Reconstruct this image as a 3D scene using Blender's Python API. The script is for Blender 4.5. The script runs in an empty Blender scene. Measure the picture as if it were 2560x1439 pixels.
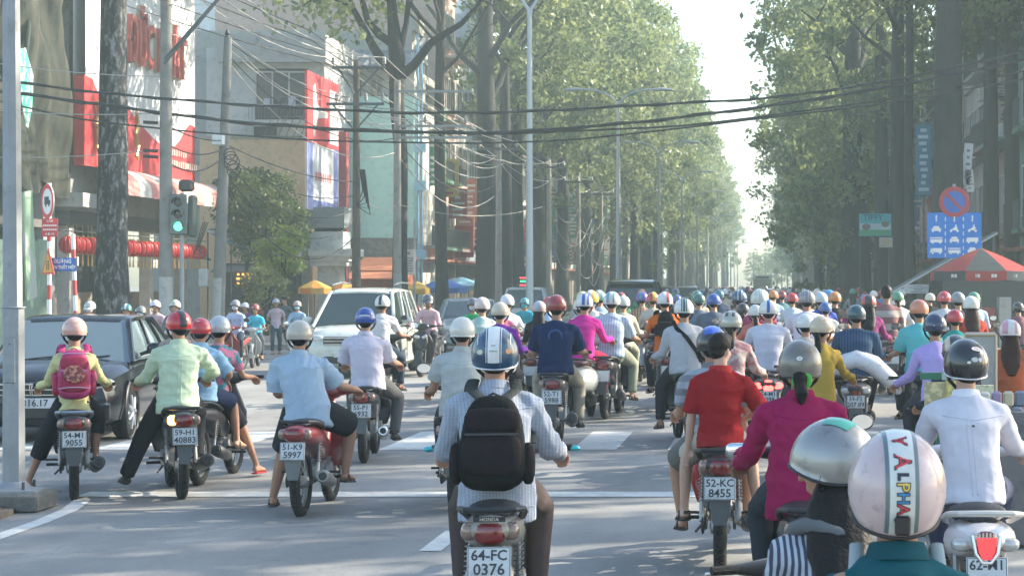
import bpy, math, random
import numpy as np
from mathutils import Vector, Matrix, Quaternion
R = math.radians
rnd = random.Random(7)
scene = bpy.context.scene
C = scene.collection
# ---------------------------------------------------------------- camera
FOC, VPX, HOR, CAMZ = 5000.0, 1925.0, 712.0, 1.8
cam_d = bpy.data.cameras.new("street_camera")
cam = bpy.data.objects.new("street_camera", cam_d); C.objects.link(cam)
cam.location = (0, 0, CAMZ); cam.rotation_euler = (R(90), 0, 0)
cam_d.sensor_width = 36; cam_d.lens = FOC / 2560 * 36
cam_d.shift_x = (1280 - VPX) / 2560; cam_d.shift_y = (HOR - 719.5) / 2560
cam_d.clip_start = 0.3; cam_d.clip_end = 3000
cam_d.dof.use_dof = True; cam_d.dof.focus_distance = 14.0; cam_d.dof.aperture_fstop = 18.0
scene.camera = cam
# ---------------------------------------------------------------- sky, sun, exposure
SUN_AZ, SUN_EL = 26.0, 29.0      # degrees ahead of due right (+X), and above the horizon
world = bpy.data.worlds.new("World"); scene.world = world; world.use_nodes = True
wn = world.node_tree
for n in list(wn.nodes): wn.nodes.remove(n)
sky = wn.nodes.new("ShaderNodeTexSky"); sky.sky_type = 'NISHITA'; sky.sun_disc = False
sky.sun_elevation = R(SUN_EL); sky.sun_rotation = R(90 - SUN_AZ)
sky.air_density = 1.2; sky.dust_density = 1.7; sky.ozone_density = 2.1
bg = wn.nodes.new("ShaderNodeBackground"); bg.inputs[1].default_value = 0.15
wo = wn.nodes.new("ShaderNodeOutputWorld")
wn.links.new(sky.outputs[0], bg.inputs[0]); wn.links.new(bg.outputs[0], wo.inputs[0])
sun_d = bpy.data.lights.new("sun", 'SUN'); sun_d.energy = 5.0; sun_d.angle = R(0.6); sun_d.color = (1.0, 0.90, 0.74)
sun = bpy.data.objects.new("sun", sun_d); C.objects.link(sun)
_sv = Vector((math.cos(R(SUN_AZ)) * math.cos(R(SUN_EL)), math.sin(R(SUN_AZ)) * math.cos(R(SUN_EL)), math.sin(R(SUN_EL))))
sun.rotation_euler = _sv.to_track_quat('Z', 'Y').to_euler()
scene.view_settings.view_transform = 'Standard'; scene.view_settings.look = 'None'
scene.view_settings.exposure = 1.5; scene.view_settings.gamma = 1.0; scene.view_settings.use_curve_mapping = False
scene.render.engine = 'CYCLES'
scene.cycles.use_denoising = True
scene.cycles.max_bounces = 6; scene.cycles.diffuse_bounces = 3; scene.cycles.glossy_bounces = 3
scene.cycles.transmission_bounces = 4; scene.cycles.transparent_max_bounces = 8; scene.cycles.volume_bounces = 1
scene.cycles.sample_clamp_indirect = 6.0

def P(px, py, S):
    "a point of the photograph at S pixels per metre -> metres"
    return Vector(((px - VPX) / S, FOC / S, CAMZ - (py - HOR) / S))
def GX(px, S): return (px - VPX) / S
def GY(S): return FOC / S

# ---------------------------------------------------------------- materials
_mats = {}
def mat(name, col=(.5, .5, .5), rough=.6, metal=0., spec=.5, coat=0., emit=None, estr=0., var=.0, vscale=8., bump=0., bscale=60.,
        trans=0., alpha=1., dirt=0., kind=None, col2=None, pscale=20., sheen=0., crease=0., dscale=3.1):
    key = name
    if key in _mats: return _mats[key]
    m = bpy.data.materials.new(name); m.use_nodes = True
    nt = m.node_tree; N, L = nt.nodes, nt.links
    b = N['Principled BSDF']
    b.inputs['Roughness'].default_value = rough; b.inputs['Metallic'].default_value = metal
    b.inputs['Specular IOR Level'].default_value = spec; b.inputs['Coat Weight'].default_value = coat
    b.inputs['Coat Roughness'].default_value = .08
    if sheen: b.inputs['Sheen Weight'].default_value = sheen
    if trans: b.inputs['Transmission Weight'].default_value = trans
    if alpha < 1: b.inputs['Alpha'].default_value = alpha
    if emit:
        b.inputs['Emission Color'].default_value = (*emit, 1); b.inputs['Emission Strength'].default_value = estr
    tc = N.new('ShaderNodeTexCoord')
    src = None
    def rgb(c):
        n = N.new('ShaderNodeRGB'); n.outputs[0].default_value = (*c, 1); return n.outputs[0]
    def mix(f, a, c2, mode='MIX'):
        n = N.new('ShaderNodeMix'); n.data_type = 'RGBA'; n.blend_type = mode
        if isinstance(f, float): n.inputs[0].default_value = f
        else: L.new(f, n.inputs[0])
        L.new(a, n.inputs[6]); L.new(c2, n.inputs[7]); return n.outputs[2]
    def ramp(v, a, c):
        n = N.new('ShaderNodeMapRange'); n.inputs[1].default_value = a; n.inputs[2].default_value = c; L.new(v, n.inputs[0]); return n.outputs[0]
    def noise(sc, det=4., vec=None, rgh=.6):
        n = N.new('ShaderNodeTexNoise'); n.inputs['Scale'].default_value = sc; n.inputs['Detail'].default_value = det
        n.inputs['Roughness'].default_value = rgh
        L.new(vec if vec else tc.outputs['Object'], n.inputs['Vector']); return n.outputs[0]
    base = rgb(col)
    if kind == 'vstripe' or kind == 'hstripe' or kind == 'check':
        def wave(ax):
            w = N.new('ShaderNodeTexWave'); w.wave_type = 'BANDS'; w.bands_direction = ax; w.inputs['Scale'].default_value = pscale
            w.inputs['Distortion'].default_value = .4; w.inputs['Detail'].default_value = 1.
            L.new(tc.outputs['Object'], w.inputs['Vector']); return ramp(w.outputs[1], .42, .58)
        if kind == 'check':
            a = mix(wave('X'), rgb(col), rgb(col2)); base = mix(wave('Z'), a, rgb(col2))
            base = mix(.5, a, base)
        else: base = mix(wave('X' if kind == 'vstripe' else 'Z'), rgb(col), rgb(col2))
    elif kind == 'blotch':
        base = mix(ramp(noise(pscale, 3.), .48, .56), rgb(col), rgb(col2))
    elif kind == 'bark':
        mp = N.new('ShaderNodeMapping'); mp.inputs['Scale'].default_value = (1, 1, .35); L.new(tc.outputs['Object'], mp.inputs[0])
        base = mix(ramp(noise(pscale, 6., mp.outputs[0], .7), .5, .62), rgb(col), rgb(col2))
    if var > 0:
        f = ramp(noise(vscale, 5.), .3, .7)
        dk = rgb(tuple(max(0, c * (1 - var)) for c in col)) if kind is None else None
        if kind is None: base = mix(f, dk, base)
        else:
            g = N.new('ShaderNodeMix'); g.data_type = 'RGBA'; g.blend_type = 'MULTIPLY'; g.inputs[0].default_value = var
            cr = N.new('ShaderNodeCombineColor')
            for i in range(3): L.new(f, cr.inputs[i])
            L.new(base, g.inputs[6]); L.new(cr.outputs[0], g.inputs[7]); base = g.outputs[2]
    if dirt > 0:
        base = mix(ramp(noise(dscale, 8., None, .75), .52, .72 if dirt > .5 else .85), base, rgb(tuple(c * .42 + .012 for c in col)))
        rr = ramp(noise(5., 6.), .2, .8)
        mm = N.new('ShaderNodeMath'); mm.operation = 'MULTIPLY_ADD'; mm.inputs[1].default_value = .35 * dirt; mm.inputs[2].default_value = rough
        L.new(rr, mm.inputs[0]); L.new(mm.outputs[0], b.inputs['Roughness'])
    L.new(base, b.inputs['Base Color'])
    if bump > 0:
        bn = N.new('ShaderNodeBump'); bn.inputs['Strength'].default_value = bump; bn.inputs['Distance'].default_value = .02
        L.new(noise(bscale, 3.), bn.inputs['Height']); L.new(bn.outputs[0], b.inputs['Normal'])
    if crease > 0:
        cn = N.new('ShaderNodeTexNoise'); cn.noise_type = 'RIDGED_MULTIFRACTAL'; cn.inputs['Scale'].default_value = 3.2; cn.inputs['Detail'].default_value = 3.; cn.inputs['Distortion'].default_value = .5
        mp = N.new('ShaderNodeMapping'); mp.inputs['Scale'].default_value = (1.0, 1.4, 1.7); mp.inputs['Rotation'].default_value = (.3, .5, .2); L.new(tc.outputs['Object'], mp.inputs[0]); L.new(mp.outputs[0], cn.inputs['Vector'])
        b2 = N.new('ShaderNodeBump'); b2.inputs['Strength'].default_value = crease; b2.inputs['Distance'].default_value = .030; L.new(cn.outputs[0], b2.inputs['Height'])
        if bump > 0: L.new(bn.outputs[0], b2.inputs['Normal'])
        L.new(b2.outputs[0], b.inputs['Normal'])
    _mats[key] = m
    return m
def col_key(c): return "%02x%02x%02x" % tuple(int(max(0, min(1, x)) * 255) for x in c)
def cloth(c, **k):
    kk = dict(rough=.9, spec=.15, var=.10, vscale=14., bump=.2, bscale=16., sheen=.0, crease=.45); kk.update(k)
    return mat("cloth_" + col_key(c) + str(sorted(k.items())), c, **kk)
def paint(c, **k):
    kk = dict(rough=.28, spec=.5, coat=.6, dirt=.6, dscale=7.)
    if max(c) < .06: kk.update(spec=.35, coat=.3)
    kk.update(k)
    return mat("paint_" + col_key(c) + str(sorted(k.items())), c, **kk)
M_SKIN = mat("skin", (.42, .23, .15), .55, spec=.3, var=.12, vscale=12.)
M_SKIN2 = mat("skin_tan", (.27, .14, .09), .55, spec=.3, var=.15, vscale=12.)
M_SKIN3 = mat("skin_fair", (.55, .34, .25), .5, spec=.3, var=.10, vscale=12.)
M_HAIR = mat("hair_black", (.006, .005, .005), .55, spec=.25, bump=.3, bscale=60.)
M_HAIRB = mat("hair_brown", (.035, .010, .006), .55, spec=.25, bump=.3, bscale=60.)
M_RUBBER = mat("rubber", (.018, .018, .018), .85, var=.3, vscale=20., bump=.5, bscale=120.)
M_BLACK = mat("black_plastic", (.016, .017, .018), .42, spec=.5, dirt=.4)
M_BLACKGLOSS = paint((.012, .013, .015))
M_DGREY = mat("dark_metal", (.09, .09, .09), .45, metal=.6, dirt=.6)
M_ALU = mat("engine_metal", (.36, .36, .35), .42, metal=.8, dirt=.7)
M_CHROME = mat("chrome", (.72, .72, .70), .16, metal=1., dirt=.3)
M_SEAT = mat("seat_vinyl", (.020, .020, .021), .5, spec=.4, var=.2, bump=.3)
M_REDLENS = mat("red_lens", (.17, .008, .008), .12, spec=.6, coat=.8)
M_REDLIT = mat("red_lens_lit", (.5, .02, .02), .2, emit=(1, .05, .04), estr=4.)
M_AMBER = mat("amber_lens", (.70, .25, .03), .15, coat=.8)
M_AMBERLIT = mat("amber_lit", (.8, .4, .05), .2, emit=(1, .50, .06), estr=7.)
M_CLEAR = mat("clear_lens", (.50, .50, .48), .1, metal=.3, coat=.8)
M_SMOKE = mat("indicator_lens", (.26, .17, .13), .12, metal=.2, coat=.8)
M_PLATE = mat("plate_white", (.56, .58, .58), .5, dirt=.8)
M_INK = mat("plate_ink", (.03, .035, .045), .5)
M_MIRROR = mat("mirror_glass", (.82, .84, .85), .03, metal=1.)
M_GLASS = mat("window_glass", (.035, .05, .055), .06, spec=.8, coat=.5)
M_WHITE = mat("white_plastic", (.75, .75, .72), .4, dirt=.3)
M_STEEL = mat("galvanised_steel", (.36, .38, .39), .5, metal=.45, var=.25, vscale=3., dirt=.5)

# ---------------------------------------------------------------- mesh collector
class MB:
    def __init__(s): s.v = []; s.f = []; s.mi = []; s.cur = 0
    def add(s, vs, fs):
        o = len(s.v); s.v.extend([tuple(v) for v in vs])
        for f in fs: s.f.append(tuple(i + o for i in f)); s.mi.append(s.cur)
        return s
    def box(s, c, d, rot=None, taper=1.0):
        hx, hy, hz = d[0] / 2, d[1] / 2, d[2] / 2
        vs = []
        for z in (-1, 1):
            t = taper if z > 0 else 1
            for x, y in ((-1, -1), (1, -1), (1, 1), (-1, 1)): vs.append(Vector((x * hx * t, y * hy * t, z * hz)))
        if rot is not None: vs = [rot @ v for v in vs]
        c = Vector(c)
        return s.add([v + c for v in vs], [(0, 3, 2, 1), (4, 5, 6, 7), (0, 1, 5, 4), (1, 2, 6, 5), (2, 3, 7, 6), (3, 0, 4, 7)])
    def rbox(s, c, d, b=.02, rot=None):
        "box with bevelled edges"
        hx, hy, hz = d[0] / 2, d[1] / 2, d[2] / 2; b = min(b, hx * .9, hy * .9, hz * .9)
        rings = []
        for z, k in ((-hz, b), (-hz + b, 0), (hz - b, 0), (hz, b)):
            X, Y = hx - k, hy - k; q = b * .7 if k == 0 else b * .5
            rings.append([(-X + q, -Y, z), (X - q, -Y, z), (X, -Y + q, z), (X, Y - q, z), (X - q, Y, z), (-X + q, Y, z), (-X, Y - q, z), (-X, -Y + q, z)])
        vs = [Vector(p) for r in rings for p in r]
        if rot is not None: vs = [rot @ v for v in vs]
        c = Vector(c); vs = [v + c for v in vs]; fs = []
        for i in range(3):
            for j in range(8): fs.append((i * 8 + j, i * 8 + (j + 1) % 8, (i + 1) * 8 + (j + 1) % 8, (i + 1) * 8 + j))
        fs.append(tuple(range(7, -1, -1))); fs.append(tuple(range(24, 32)))
        return s.add(vs, fs)
    def rings(s, rings, closed=True, cap=True):
        n = len(rings[0]); vs = [p for r in rings for p in r]; fs = []
        for i in range(len(rings) - 1):
            for j in range(n if closed else n - 1):
                k = (j + 1) % n
                fs.append((i * n + j, i * n + k, (i + 1) * n + k, (i + 1) * n + j))
        if cap and closed:
            fs.append(tuple(range(n - 1, -1, -1))); fs.append(tuple(range((len(rings) - 1) * n, len(rings) * n)))
        return s.add(vs, fs)
    def tube(s, pts, rad, n=8, cap=True, round_ends=False, ref=None, flat=1.0):
        "tube through pts; rad number, list, or list of (lateral, other); ref fixes the lateral axis"
        pts = [Vector(p) for p in pts]; m = len(pts)
        if not isinstance(rad, (list, tuple)): rad = [rad] * m
        rad = [(r, r * flat) if not isinstance(r, (list, tuple)) else r for r in rad]
        if round_ends:
            t0 = (pts[0] - pts[1]).normalized(); t1 = (pts[-1] - pts[-2]).normalized()
            a, b = rad[0], rad[-1]; p0, p1 = pts[0], pts[-1]
            pre, post = [], []
            for k in (1., .8, .45):
                e = k * min(a); w = math.sqrt(max(0.001, 1 - k * k)); w = max(w, .08)
                pre.append((p0 + t0 * e * .98, (a[0] * w, a[1] * w)))
                e = k * min(b); post.append((p1 + t1 * e * .98, (b[0] * w, b[1] * w)))
            pts = [p for p, _ in pre] + pts + [p for p, _ in reversed(post)]
            rad = [r for _, r in pre] + list(rad) + [r for _, r in reversed(post)]; m = len(pts)
        tan = []
        for i in range(m):
            t = pts[min(i + 1, m - 1)] - pts[max(i - 1, 0)]
            tan.append(t.normalized() if t.length > 1e-9 else Vector((0, 0, 1)))
        if ref is not None: u = Vector(ref)
        else:
            u = Vector((1, 0, 0)) if abs(tan[0].x) < .8 else Vector((0, 1, 0))
        rings = []
        for i in range(m):
            t = tan[i]
            if ref is not None: u = Vector(ref)
            w = (u - t * u.dot(t)); w = w.normalized() if w.length > 1e-6 else t.orthogonal().normalized()
            u = w; q = t.cross(w)
            a, b = rad[i]
            rings.append([pts[i] + w * (a * math.cos(2 * math.pi * j / n)) + q * (b * math.sin(2 * math.pi * j / n)) for j in range(n)])
        return s.rings(rings, True, cap)
    def cyl(s, p0, p1, r0, r1=None, n=12): return s.tube([p0, p1], [r0, r0 if r1 is None else r1], n)
    def ell(s, c, r, nu=12, nv=8, rot=None, ex=1.0):
        "ellipsoid, ex<1 squarer"
        c = Vector(c); rings = []
        def sp(x): return math.copysign(abs(x) ** ex, x)
        for i in range(nv + 1):
            ph = math.pi * i / nv; sr = max(sp(math.sin(ph)), .001); z = sp(math.cos(ph))
            row = []
            for j in range(nu):
                th = 2 * math.pi * j / nu
                v = Vector((r[0] * sr * sp(math.cos(th)), r[1] * sr * sp(math.sin(th)), r[2] * z))
                row.append(c + (rot @ v if rot is not None else v))
            rings.append(row)
        rings.reverse()
        return s.rings(rings, True, True)
    def lathe(s, prof, c=(0, 0, 0), n=20, axis='Z', rot=None):
        "profile of (radius, height) around an axis"
        c = Vector(c); rings = []
        for r, h in prof:
            row = []
            for j in range(n):
                a = 2 * math.pi * j / n; x, y = r * math.cos(a), r * math.sin(a)
                v = Vector((x, y, h)) if axis == 'Z' else (Vector((h, x, y)) if axis == 'X' else Vector((y, h, x)))
                if rot is not None: v = rot @ v
                row.append(c + v)
            rings.append(row)
        return s.rings(rings, True, True)
    def ring(s, c, R_, r, n=28, m=8, axis='X', sq=1.0):
        "torus"
        c = Vector(c); vs = []; fs = []
        for i in range(n):
            a = 2 * math.pi * i / n
            for j in range(m):
                b = 2 * math.pi * j / m; rr = R_ + r * math.cos(b); h = r * sq * math.sin(b)
                p = (h, rr * math.cos(a), rr * math.sin(a)) if axis == 'X' else ((rr * math.cos(a), h, rr * math.sin(a)) if axis == 'Y' else (rr * math.cos(a), rr * math.sin(a), h))
                vs.append(c + Vector(p))
        for i in range(n):
            for j in range(m):
                fs.append((i * m + j, ((i + 1) % n) * m + j, ((i + 1) % n) * m + (j + 1) % m, i * m + (j + 1) % m))
        return s.add(vs, fs)
    def prism(s, poly, a, b, axis='X'):
        "polygon extruded from a to b along an axis; poly in the other two coordinates"
        n = len(poly)
        def p(q, h): return (h, q[0], q[1]) if axis == 'X' else ((q[0], h, q[1]) if axis == 'Y' else (q[0], q[1], h))
        vs = [p(q, a) for q in poly] + [p(q, b) for q in poly]
        fs = [tuple(range(n - 1, -1, -1)), tuple(range(n, 2 * n))] + [(i, (i + 1) % n, n + (i + 1) % n, n + i) for i in range(n)]
        return s.add(vs, fs)
    def mesh(s, name, smooth=True, angle=40, fix=True):
        me = bpy.data.meshes.new(name); me.from_pydata(s.v, [], s.f); me.update()
        if any(s.mi): me.polygons.foreach_set('material_index', s.mi)
        if smooth: shade(me, angle)
        return me
def shade(me, angle=40):
    me.polygons.foreach_set('use_smooth', [True] * len(me.polygons))
    if angle < 180:
        try: me.set_sharp_from_angle(angle=R(angle))
        except Exception: pass

def link(name, me, m=None, parent=None, loc=None, rot=None, label=None):
    o = bpy.data.objects.new(name, me); C.objects.link(o)
    if m is not None and me is not None:
        ms = m if isinstance(m, (list, tuple)) else [m]
        while len(me.materials) < len(ms): me.materials.append(ms[len(me.materials)])
        for i, mm in enumerate(ms):
            if me.materials[i] is not mm:
                o.material_slots[i].link = 'OBJECT'; o.material_slots[i].material = mm
    if parent is not None: o.parent = parent
    if loc is not None: o.location = loc
    if rot is not None: o.rotation_euler = rot
    if label: o['label'] = label
    return o
def part(name, mb, m, parent, label=None, angle=40, smooth=True): return link(name, mb.mesh(name, smooth, angle), m, parent, label=label)
def thing(name, label, cat, loc=(0, 0, 0), rz=0., group=None, sc=1.):
    o = bpy.data.objects.new(name, None); C.objects.link(o); o.empty_display_size = .2
    o.location = loc; o.rotation_euler = (0, 0, rz); o.scale = (sc, sc, sc)
    o['label'] = label; o['category'] = cat
    if group: o['group'] = group
    return o
def tag(o, label, cat, group=None):
    o['label'] = label; o['category'] = cat
    if group: o['group'] = group
    return o
def struct(name, mb, m, kind='structure', smooth=False, loc=None):
    o = link(name, mb.mesh(name, smooth), m, None, loc); o['kind'] = kind; return o
def kids(o): return list(o.children)
_kidmap = {}
def copy_tree(o, parent=None):
    c = o.copy(); C.objects.link(c); c.parent = parent
    for ch in o.children: copy_tree(ch, c)
    return c
_text = {}
def text_mesh(s, size=1., depth=0., align='CENTER', bold=0.):
    key = (s, round(size, 4), depth, align, bold)
    if key in _text: return _text[key]
    cu = bpy.data.curves.new('lettering', 'FONT'); cu.body = s; cu.size = size; cu.extrude = depth; cu.align_x = align; cu.align_y = 'CENTER'
    cu.offset = bold; cu.resolution_u = 2
    o = bpy.data.objects.new('lettering', cu)
    me = bpy.data.meshes.new_from_object(o)
    bpy.data.objects.remove(o); _text[key] = me
    return me
# ================================================================ motorbikes
def tail_text(s, size, parent, loc, rot, m=M_INK, name='lettering', bold=.0):
    o = link(name, text_mesh(s, size, .0008, 'CENTER', bold), m, parent); o.location = loc; o.rotation_euler = rot; return o
def wheel_meshes(r, t, spokes=16, sq=1.):
    a = MB(); a.ring((0, 0, 0), r - t, t, 32, 10, 'X', sq)
    for i in range(48):                                    # tread blocks
        an = 2 * math.pi * i / 48
        for sx in (-1, 1): a.box((sx * t * .32 * sq, (r - .001) * math.cos(an + sx * .03), (r - .001) * math.sin(an + sx * .03)), (t * .42 * sq, .014, .010), Matrix.Rotation(an, 3, 'X'))
    b = MB(); b.ring((0, 0, 0), r - 2 * t + .004, .014, 32, 6, 'X', 1.5); b.lathe([(.012, -.07), (.045, -.06), (.055, -.02), (.055, .02), (.045, .06), (.012, .07)], (0, 0, 0), 14, 'X')
    for i in range(spokes):
        an = 2 * math.pi * i / spokes; s = 1 if i % 2 else -1
        b.tube([(s * .035, .045 * math.cos(an), .045 * math.sin(an)), (s * .006, (r - 2 * t) * math.cos(an + s * .14), (r - 2 * t) * math.sin(an + s * .14))], .0032, 4)
    return a.mesh('tyre'), b.mesh('rim')
_bk = {}
def S_near(loc): return loc[1] < 24 and loc[1] > 0
def bmesh_(key, name, fn):
    if key not in _bk:
        mb = MB(); fn(mb); _bk[key] = mb.mesh(name)
    return _bk[key]
def arc(cy, cz, r, a0, a1, n): return [(0, cy + r * math.cos(R(a0 + (a1 - a0) * i / n)), cz + r * math.sin(R(a0 + (a1 - a0) * i / n))) for i in range(n + 1)]
def mirror_(root, s, key, x=.385, y=.40, z=1.18, w=.060, h=.042, round_=False, glass=None, tilt=0):
    def stem(m): m.tube([(s * .22, .44, 1.02), (s * .28, .43, 1.08), (s * (x - .02), y + .02, z - .035)], .0055, 6)
    def house(m): m.ell((s * x, y + .012, z), (w + .008, .022, h + .008), 16, 8, None, .8)
    def gl(m):
        n = 18; m.lathe([(w * 1.0, 0), (w * 1.0, -.002)], (s * x, y - .012, z), n, 'Y')
        for i, v in enumerate(m.v): m.v[i] = (v[0], v[1], z + (v[2] - z) * h / w)
    a = link('mirror', bmesh_((key, 'mh', s, x, z, w, h), 'mirror', house), M_BLACK, root)
    link('mirror_stem', bmesh_((key, 'ms', s, x, z), 'mirror_stem', stem), M_BLACK, a)
    link('mirror_glass', bmesh_((key, 'mg', s, x, z, w, h), 'mirror_glass', gl), glass or M_MIRROR, a)
def bike(label, loc, rz=0., col=(.02, .02, .022), kind='underbone', plate=None, lit=None, group=None, lod=2, seatm=None, railm=None, lean=0., sc=1., flap=(.085, .095, .10), col2=None, noplate=False, mirrors=None, mglass=None, steer=0, xtra=None, muffler=None, mudm=None):
    root = thing('motorbike', label, 'motorbike', loc, rz, group, sc)
    if lean: root.rotation_euler = (0, R(lean), rz)
    if mirrors is None: mirrors = (0, 0) if lod >= 2 and S_near(loc) else ((1, 1), (0, 1), (1, 0), (0, 0))[int(abs(loc[0] * 37 + loc[1] * 11)) % 4]
    body = paint(col) ; body2 = paint(col2) if col2 else body
    K = kind; sct = K != 'underbone'
    def add(name, key, fn, m, parent=root, lab=None): return link(name, bmesh_((K, key), name, fn), m, parent, label=lab)
    rr, rt = (.255, .052) if sct else (.290, .045)
    if K == 'vespa': rr, rt = .235, .048
    if ('w', K) not in _bk: _bk[('w', K)] = wheel_meshes(rr, rt, 10 if sct else 18)
    ty, rm = _bk[('w', K)]; wy = .62
    for yy in (-wy, wy):
        o = link('tyre', ty, M_RUBBER, root); o.location = (0, yy, rr)
        if lod >= 1: link('rim', rm, M_ALU if not sct else M_DGREY, o)
    seat_z = .775
    if not sct:
        add('rear_cowl', 'cowl', lambda m: m.tube([(0, .16, .50), (0, -.05, .56), (0, -.28, .63), (0, -.5, .675), (0, -.72, .70), (0, -.87, .715)],
            [(.085, .10), (.125, .115), (.145, .11), (.155, .10), (.145, .085), (.105, .058)], 16, True, True, ref=(1, 0, 0)), body)
        add('seat', 'seat', lambda m: m.tube([(0, .14, .735), (0, .02, .752), (0, -.2, .755), (0, -.42, .775), (0, -.66, .785), (0, -.76, .775)],
            [(.07, .03), (.105, .042), (.128, .044), (.128, .040), (.115, .036), (.08, .02)], 16, True, True, ref=(1, 0, 0)), seatm or M_SEAT)
        add('grab_rail', 'rail', lambda m: m.tube([(-.13, -.30, .715), (-.148, -.5, .765), (-.148, -.74, .805), (-.11, -.89, .815), (0, -.93, .815), (.11, -.89, .815), (.148, -.74, .805), (.148, -.5, .765), (.13, -.30, .715)], [(.020, .015)] * 9, 8), railm or M_BLACK)
        tl = add('tail_light', 'tl', lambda m: m.ell((0, -.880, .705), (.078, .050, .056), 16, 10, None, .75), M_REDLENS)
        for s in (-1, 1):
            lm = M_SMOKE
            if lit == 'left' and s < 0: lm = M_AMBERLIT
            add('indicator', ('ind', s), lambda m: m.ell((s * .098, -.850, .710), (.042, .050, .044), 12, 8, None, .8), lm)
        add('rear_mudguard', 'rmg', lambda m: m.tube(arc(-wy, rr, .335, 60, 150, 8) + [(0, -.90, .56), (0, -.925, .46)], [(.055, .012)] * 9 + [(.078, .018), (.068, .010)], 10, True, False, ref=(1, 0, 0)), M_BLACK)
        add('mudflap', 'flap', lambda m: (m.prism([(-.075, .535), (.075, .535), (.052, .375), (.040, .335), (-.040, .335), (-.052, .375)], -.945, -.935, 'Y')), mat("mudflap_" + col_key(flap), flap, .5, dirt=.6))
        for s in (-1, 1):
            def shock(m, s=s):
                a, b = Vector((s * .125, -.58, .32)), Vector((s * .118, -.43, .66)); m.cyl(a, a.lerp(b, .45), .016, .016, 8); m.cyl(a.lerp(b, .3), b, .010, .010, 8)
                pts = []
                for i in range(8 * 10 + 1):
                    t = i / 80; c = a.lerp(b, .36 + .6 * t); an = t * 2 * math.pi * 9; pts.append(c + Vector((.023 * math.cos(an), .023 * math.sin(an), 0)))
                m.tube(pts, .0045, 4)
            if lod >= 1: add('shock_absorber', ('sh', s), shock, M_ALU)
        [add('swingarm', ('sw', s), lambda m: m.tube([(s * .085, .0, .33), (s * .095, -.35, .30), (s * .095, -.64, .29)], [(.012, .020)] * 3, 8), M_DGREY) for s in (-1, 1)]
        add('leg_shield', 'ls', lambda m: m.tube([(0, .47, .90), (0, .43, .80), (0, .36, .66), (0, .30, .50), (0, .27, .36)], [(.075, .05), (.13, .045), (.205, .030), (.215, .024), (.17, .016)], 20, True, True, ref=(1, 0, 0)), body2)
        add('centre_cover', 'cc', lambda m: m.tube([(0, .44, .80), (0, .30, .60), (0, .14, .50)], [(.06, .06), (.07, .06), (.085, .08)], 12, True, True, ref=(1, 0, 0)), body2)
        add('engine', 'eng', lambda m: (m.rbox((0, .03, .33), (.20, .26, .17), .04), m.cyl((0, .12, .36), (0, .30, .40), .065, .055), m.lathe([(.02, .0), (.085, .01), (.085, .045), (.03, .05)], (.09, -.02, .33), 14, 'X'), m.lathe([(.03, -.05), (.075, -.045), (.075, .0)], (-.09, -.04, .33), 14, 'X'), [m.box((0, .17 + .02 * i, .37), (.15, .008, .13)) for i in range(6)]), M_ALU)
        add('exhaust_pipe', 'exp', lambda m: m.tube([(.05, .26, .34), (.09, .20, .24), (.13, .02, .225), (.155, -.24, .25)], .015, 8), M_CHROME)
        e = add('muffler', 'muf', lambda m: m.tube([(.165, -.22, .25), (.185, -.30, .265), (.205, -.62, .325), (.212, -.76, .350), (.213, -.78, .354)], [.024, .050, .060, .058, .046], 16), muffler or (M_DGREY if plate != ('55-P1', '6932') else M_CHROME))
        if lod >= 1: add('muffler_end', 'mue', lambda m: (m.tube([(.213, -.778, .3535), (.214, -.794, .3565)], [.036, .030], 12)), M_BLACK, e)
        add('chain_case', 'chc', lambda m: m.tube([(-.11, .02, .33), (-.115, -.3, .315), (-.115, -.64, .295)], [(.014, .055), (.014, .045), (.014, .055)], 10, True, True, ref=(1, 0, 0)), M_BLACK)
        if lod >= 1:
            [add('footpeg', ('peg', s), lambda m: m.cyl((s * .10, .14, .265), (s * .25, .14, .265), .013, .013, 8), M_RUBBER) for s in (-1, 1)]
            [add('passenger_footpeg', ('peg2', s), lambda m: m.tube([(s * .12, -.10, .32), (s * .17, -.22, .34), (s * .25, -.23, .34)], .011, 6), M_RUBBER) for s in (-1, 1)]
            add('kick_stand', 'ks', lambda m: m.tube([(-.10, .05, .26), (-.17, -.14, .20)], .010, 6), M_DGREY)
        [add('fork', ('fk', s), lambda m: m.tube([(s * .07, wy, .30), (s * .07, .50, .62), (s * .05, .46, .86)], [.019, .021, .018], 8), M_DGREY) for s in (-1, 1)]
        add('front_mudguard', 'fmg', lambda m: m.tube(arc(wy, rr, .33, -5, 150, 10), [(.055, .010)] * 11, 10, True, False, ref=(1, 0, 0)), body)
        add('handlebar_cover', 'hc', lambda m: (m.ell((0, .46, .985), (.135, .085, .062), 16, 8, None, .85), m.tube([(-.28, .40, 1.005), (-.12, .45, 1.0), (.12, .45, 1.0), (.28, .40, 1.005)], [.018, .045, .045, .018], 10)), body2)
        add('headlight', 'hl', lambda m: m.ell((0, .535, .985), (.085, .035, .050), 14, 8, None, .8), M_CLEAR)
        gy, gz, gx = .385, 1.005, .36
    else:
        big = K == 'vespa'
        if big:
            bl = [(0, .05, .48), (0, -.10, .52), (0, -.32, .53), (0, -.55, .53), (0, -.76, .53), (0, -.88, .50)]
            br = [(.12, .14), (.17, .19), (.22, .205), (.23, .20), (.19, .17), (.10, .09)]
        else:
            bl = [(0, .08, .50), (0, -.10, .56), (0, -.34, .61), (0, -.58, .65), (0, -.80, .67), (0, -.90, .675)]
            br = [(.11, .13), (.155, .15), (.175, .13), (.185, .11), (.155, .085), (.10, .055)]
        add('rear_cowl', 'cowl', lambda m: m.tube(bl, br, 20, True, True, ref=(1, 0, 0)), body)
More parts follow.
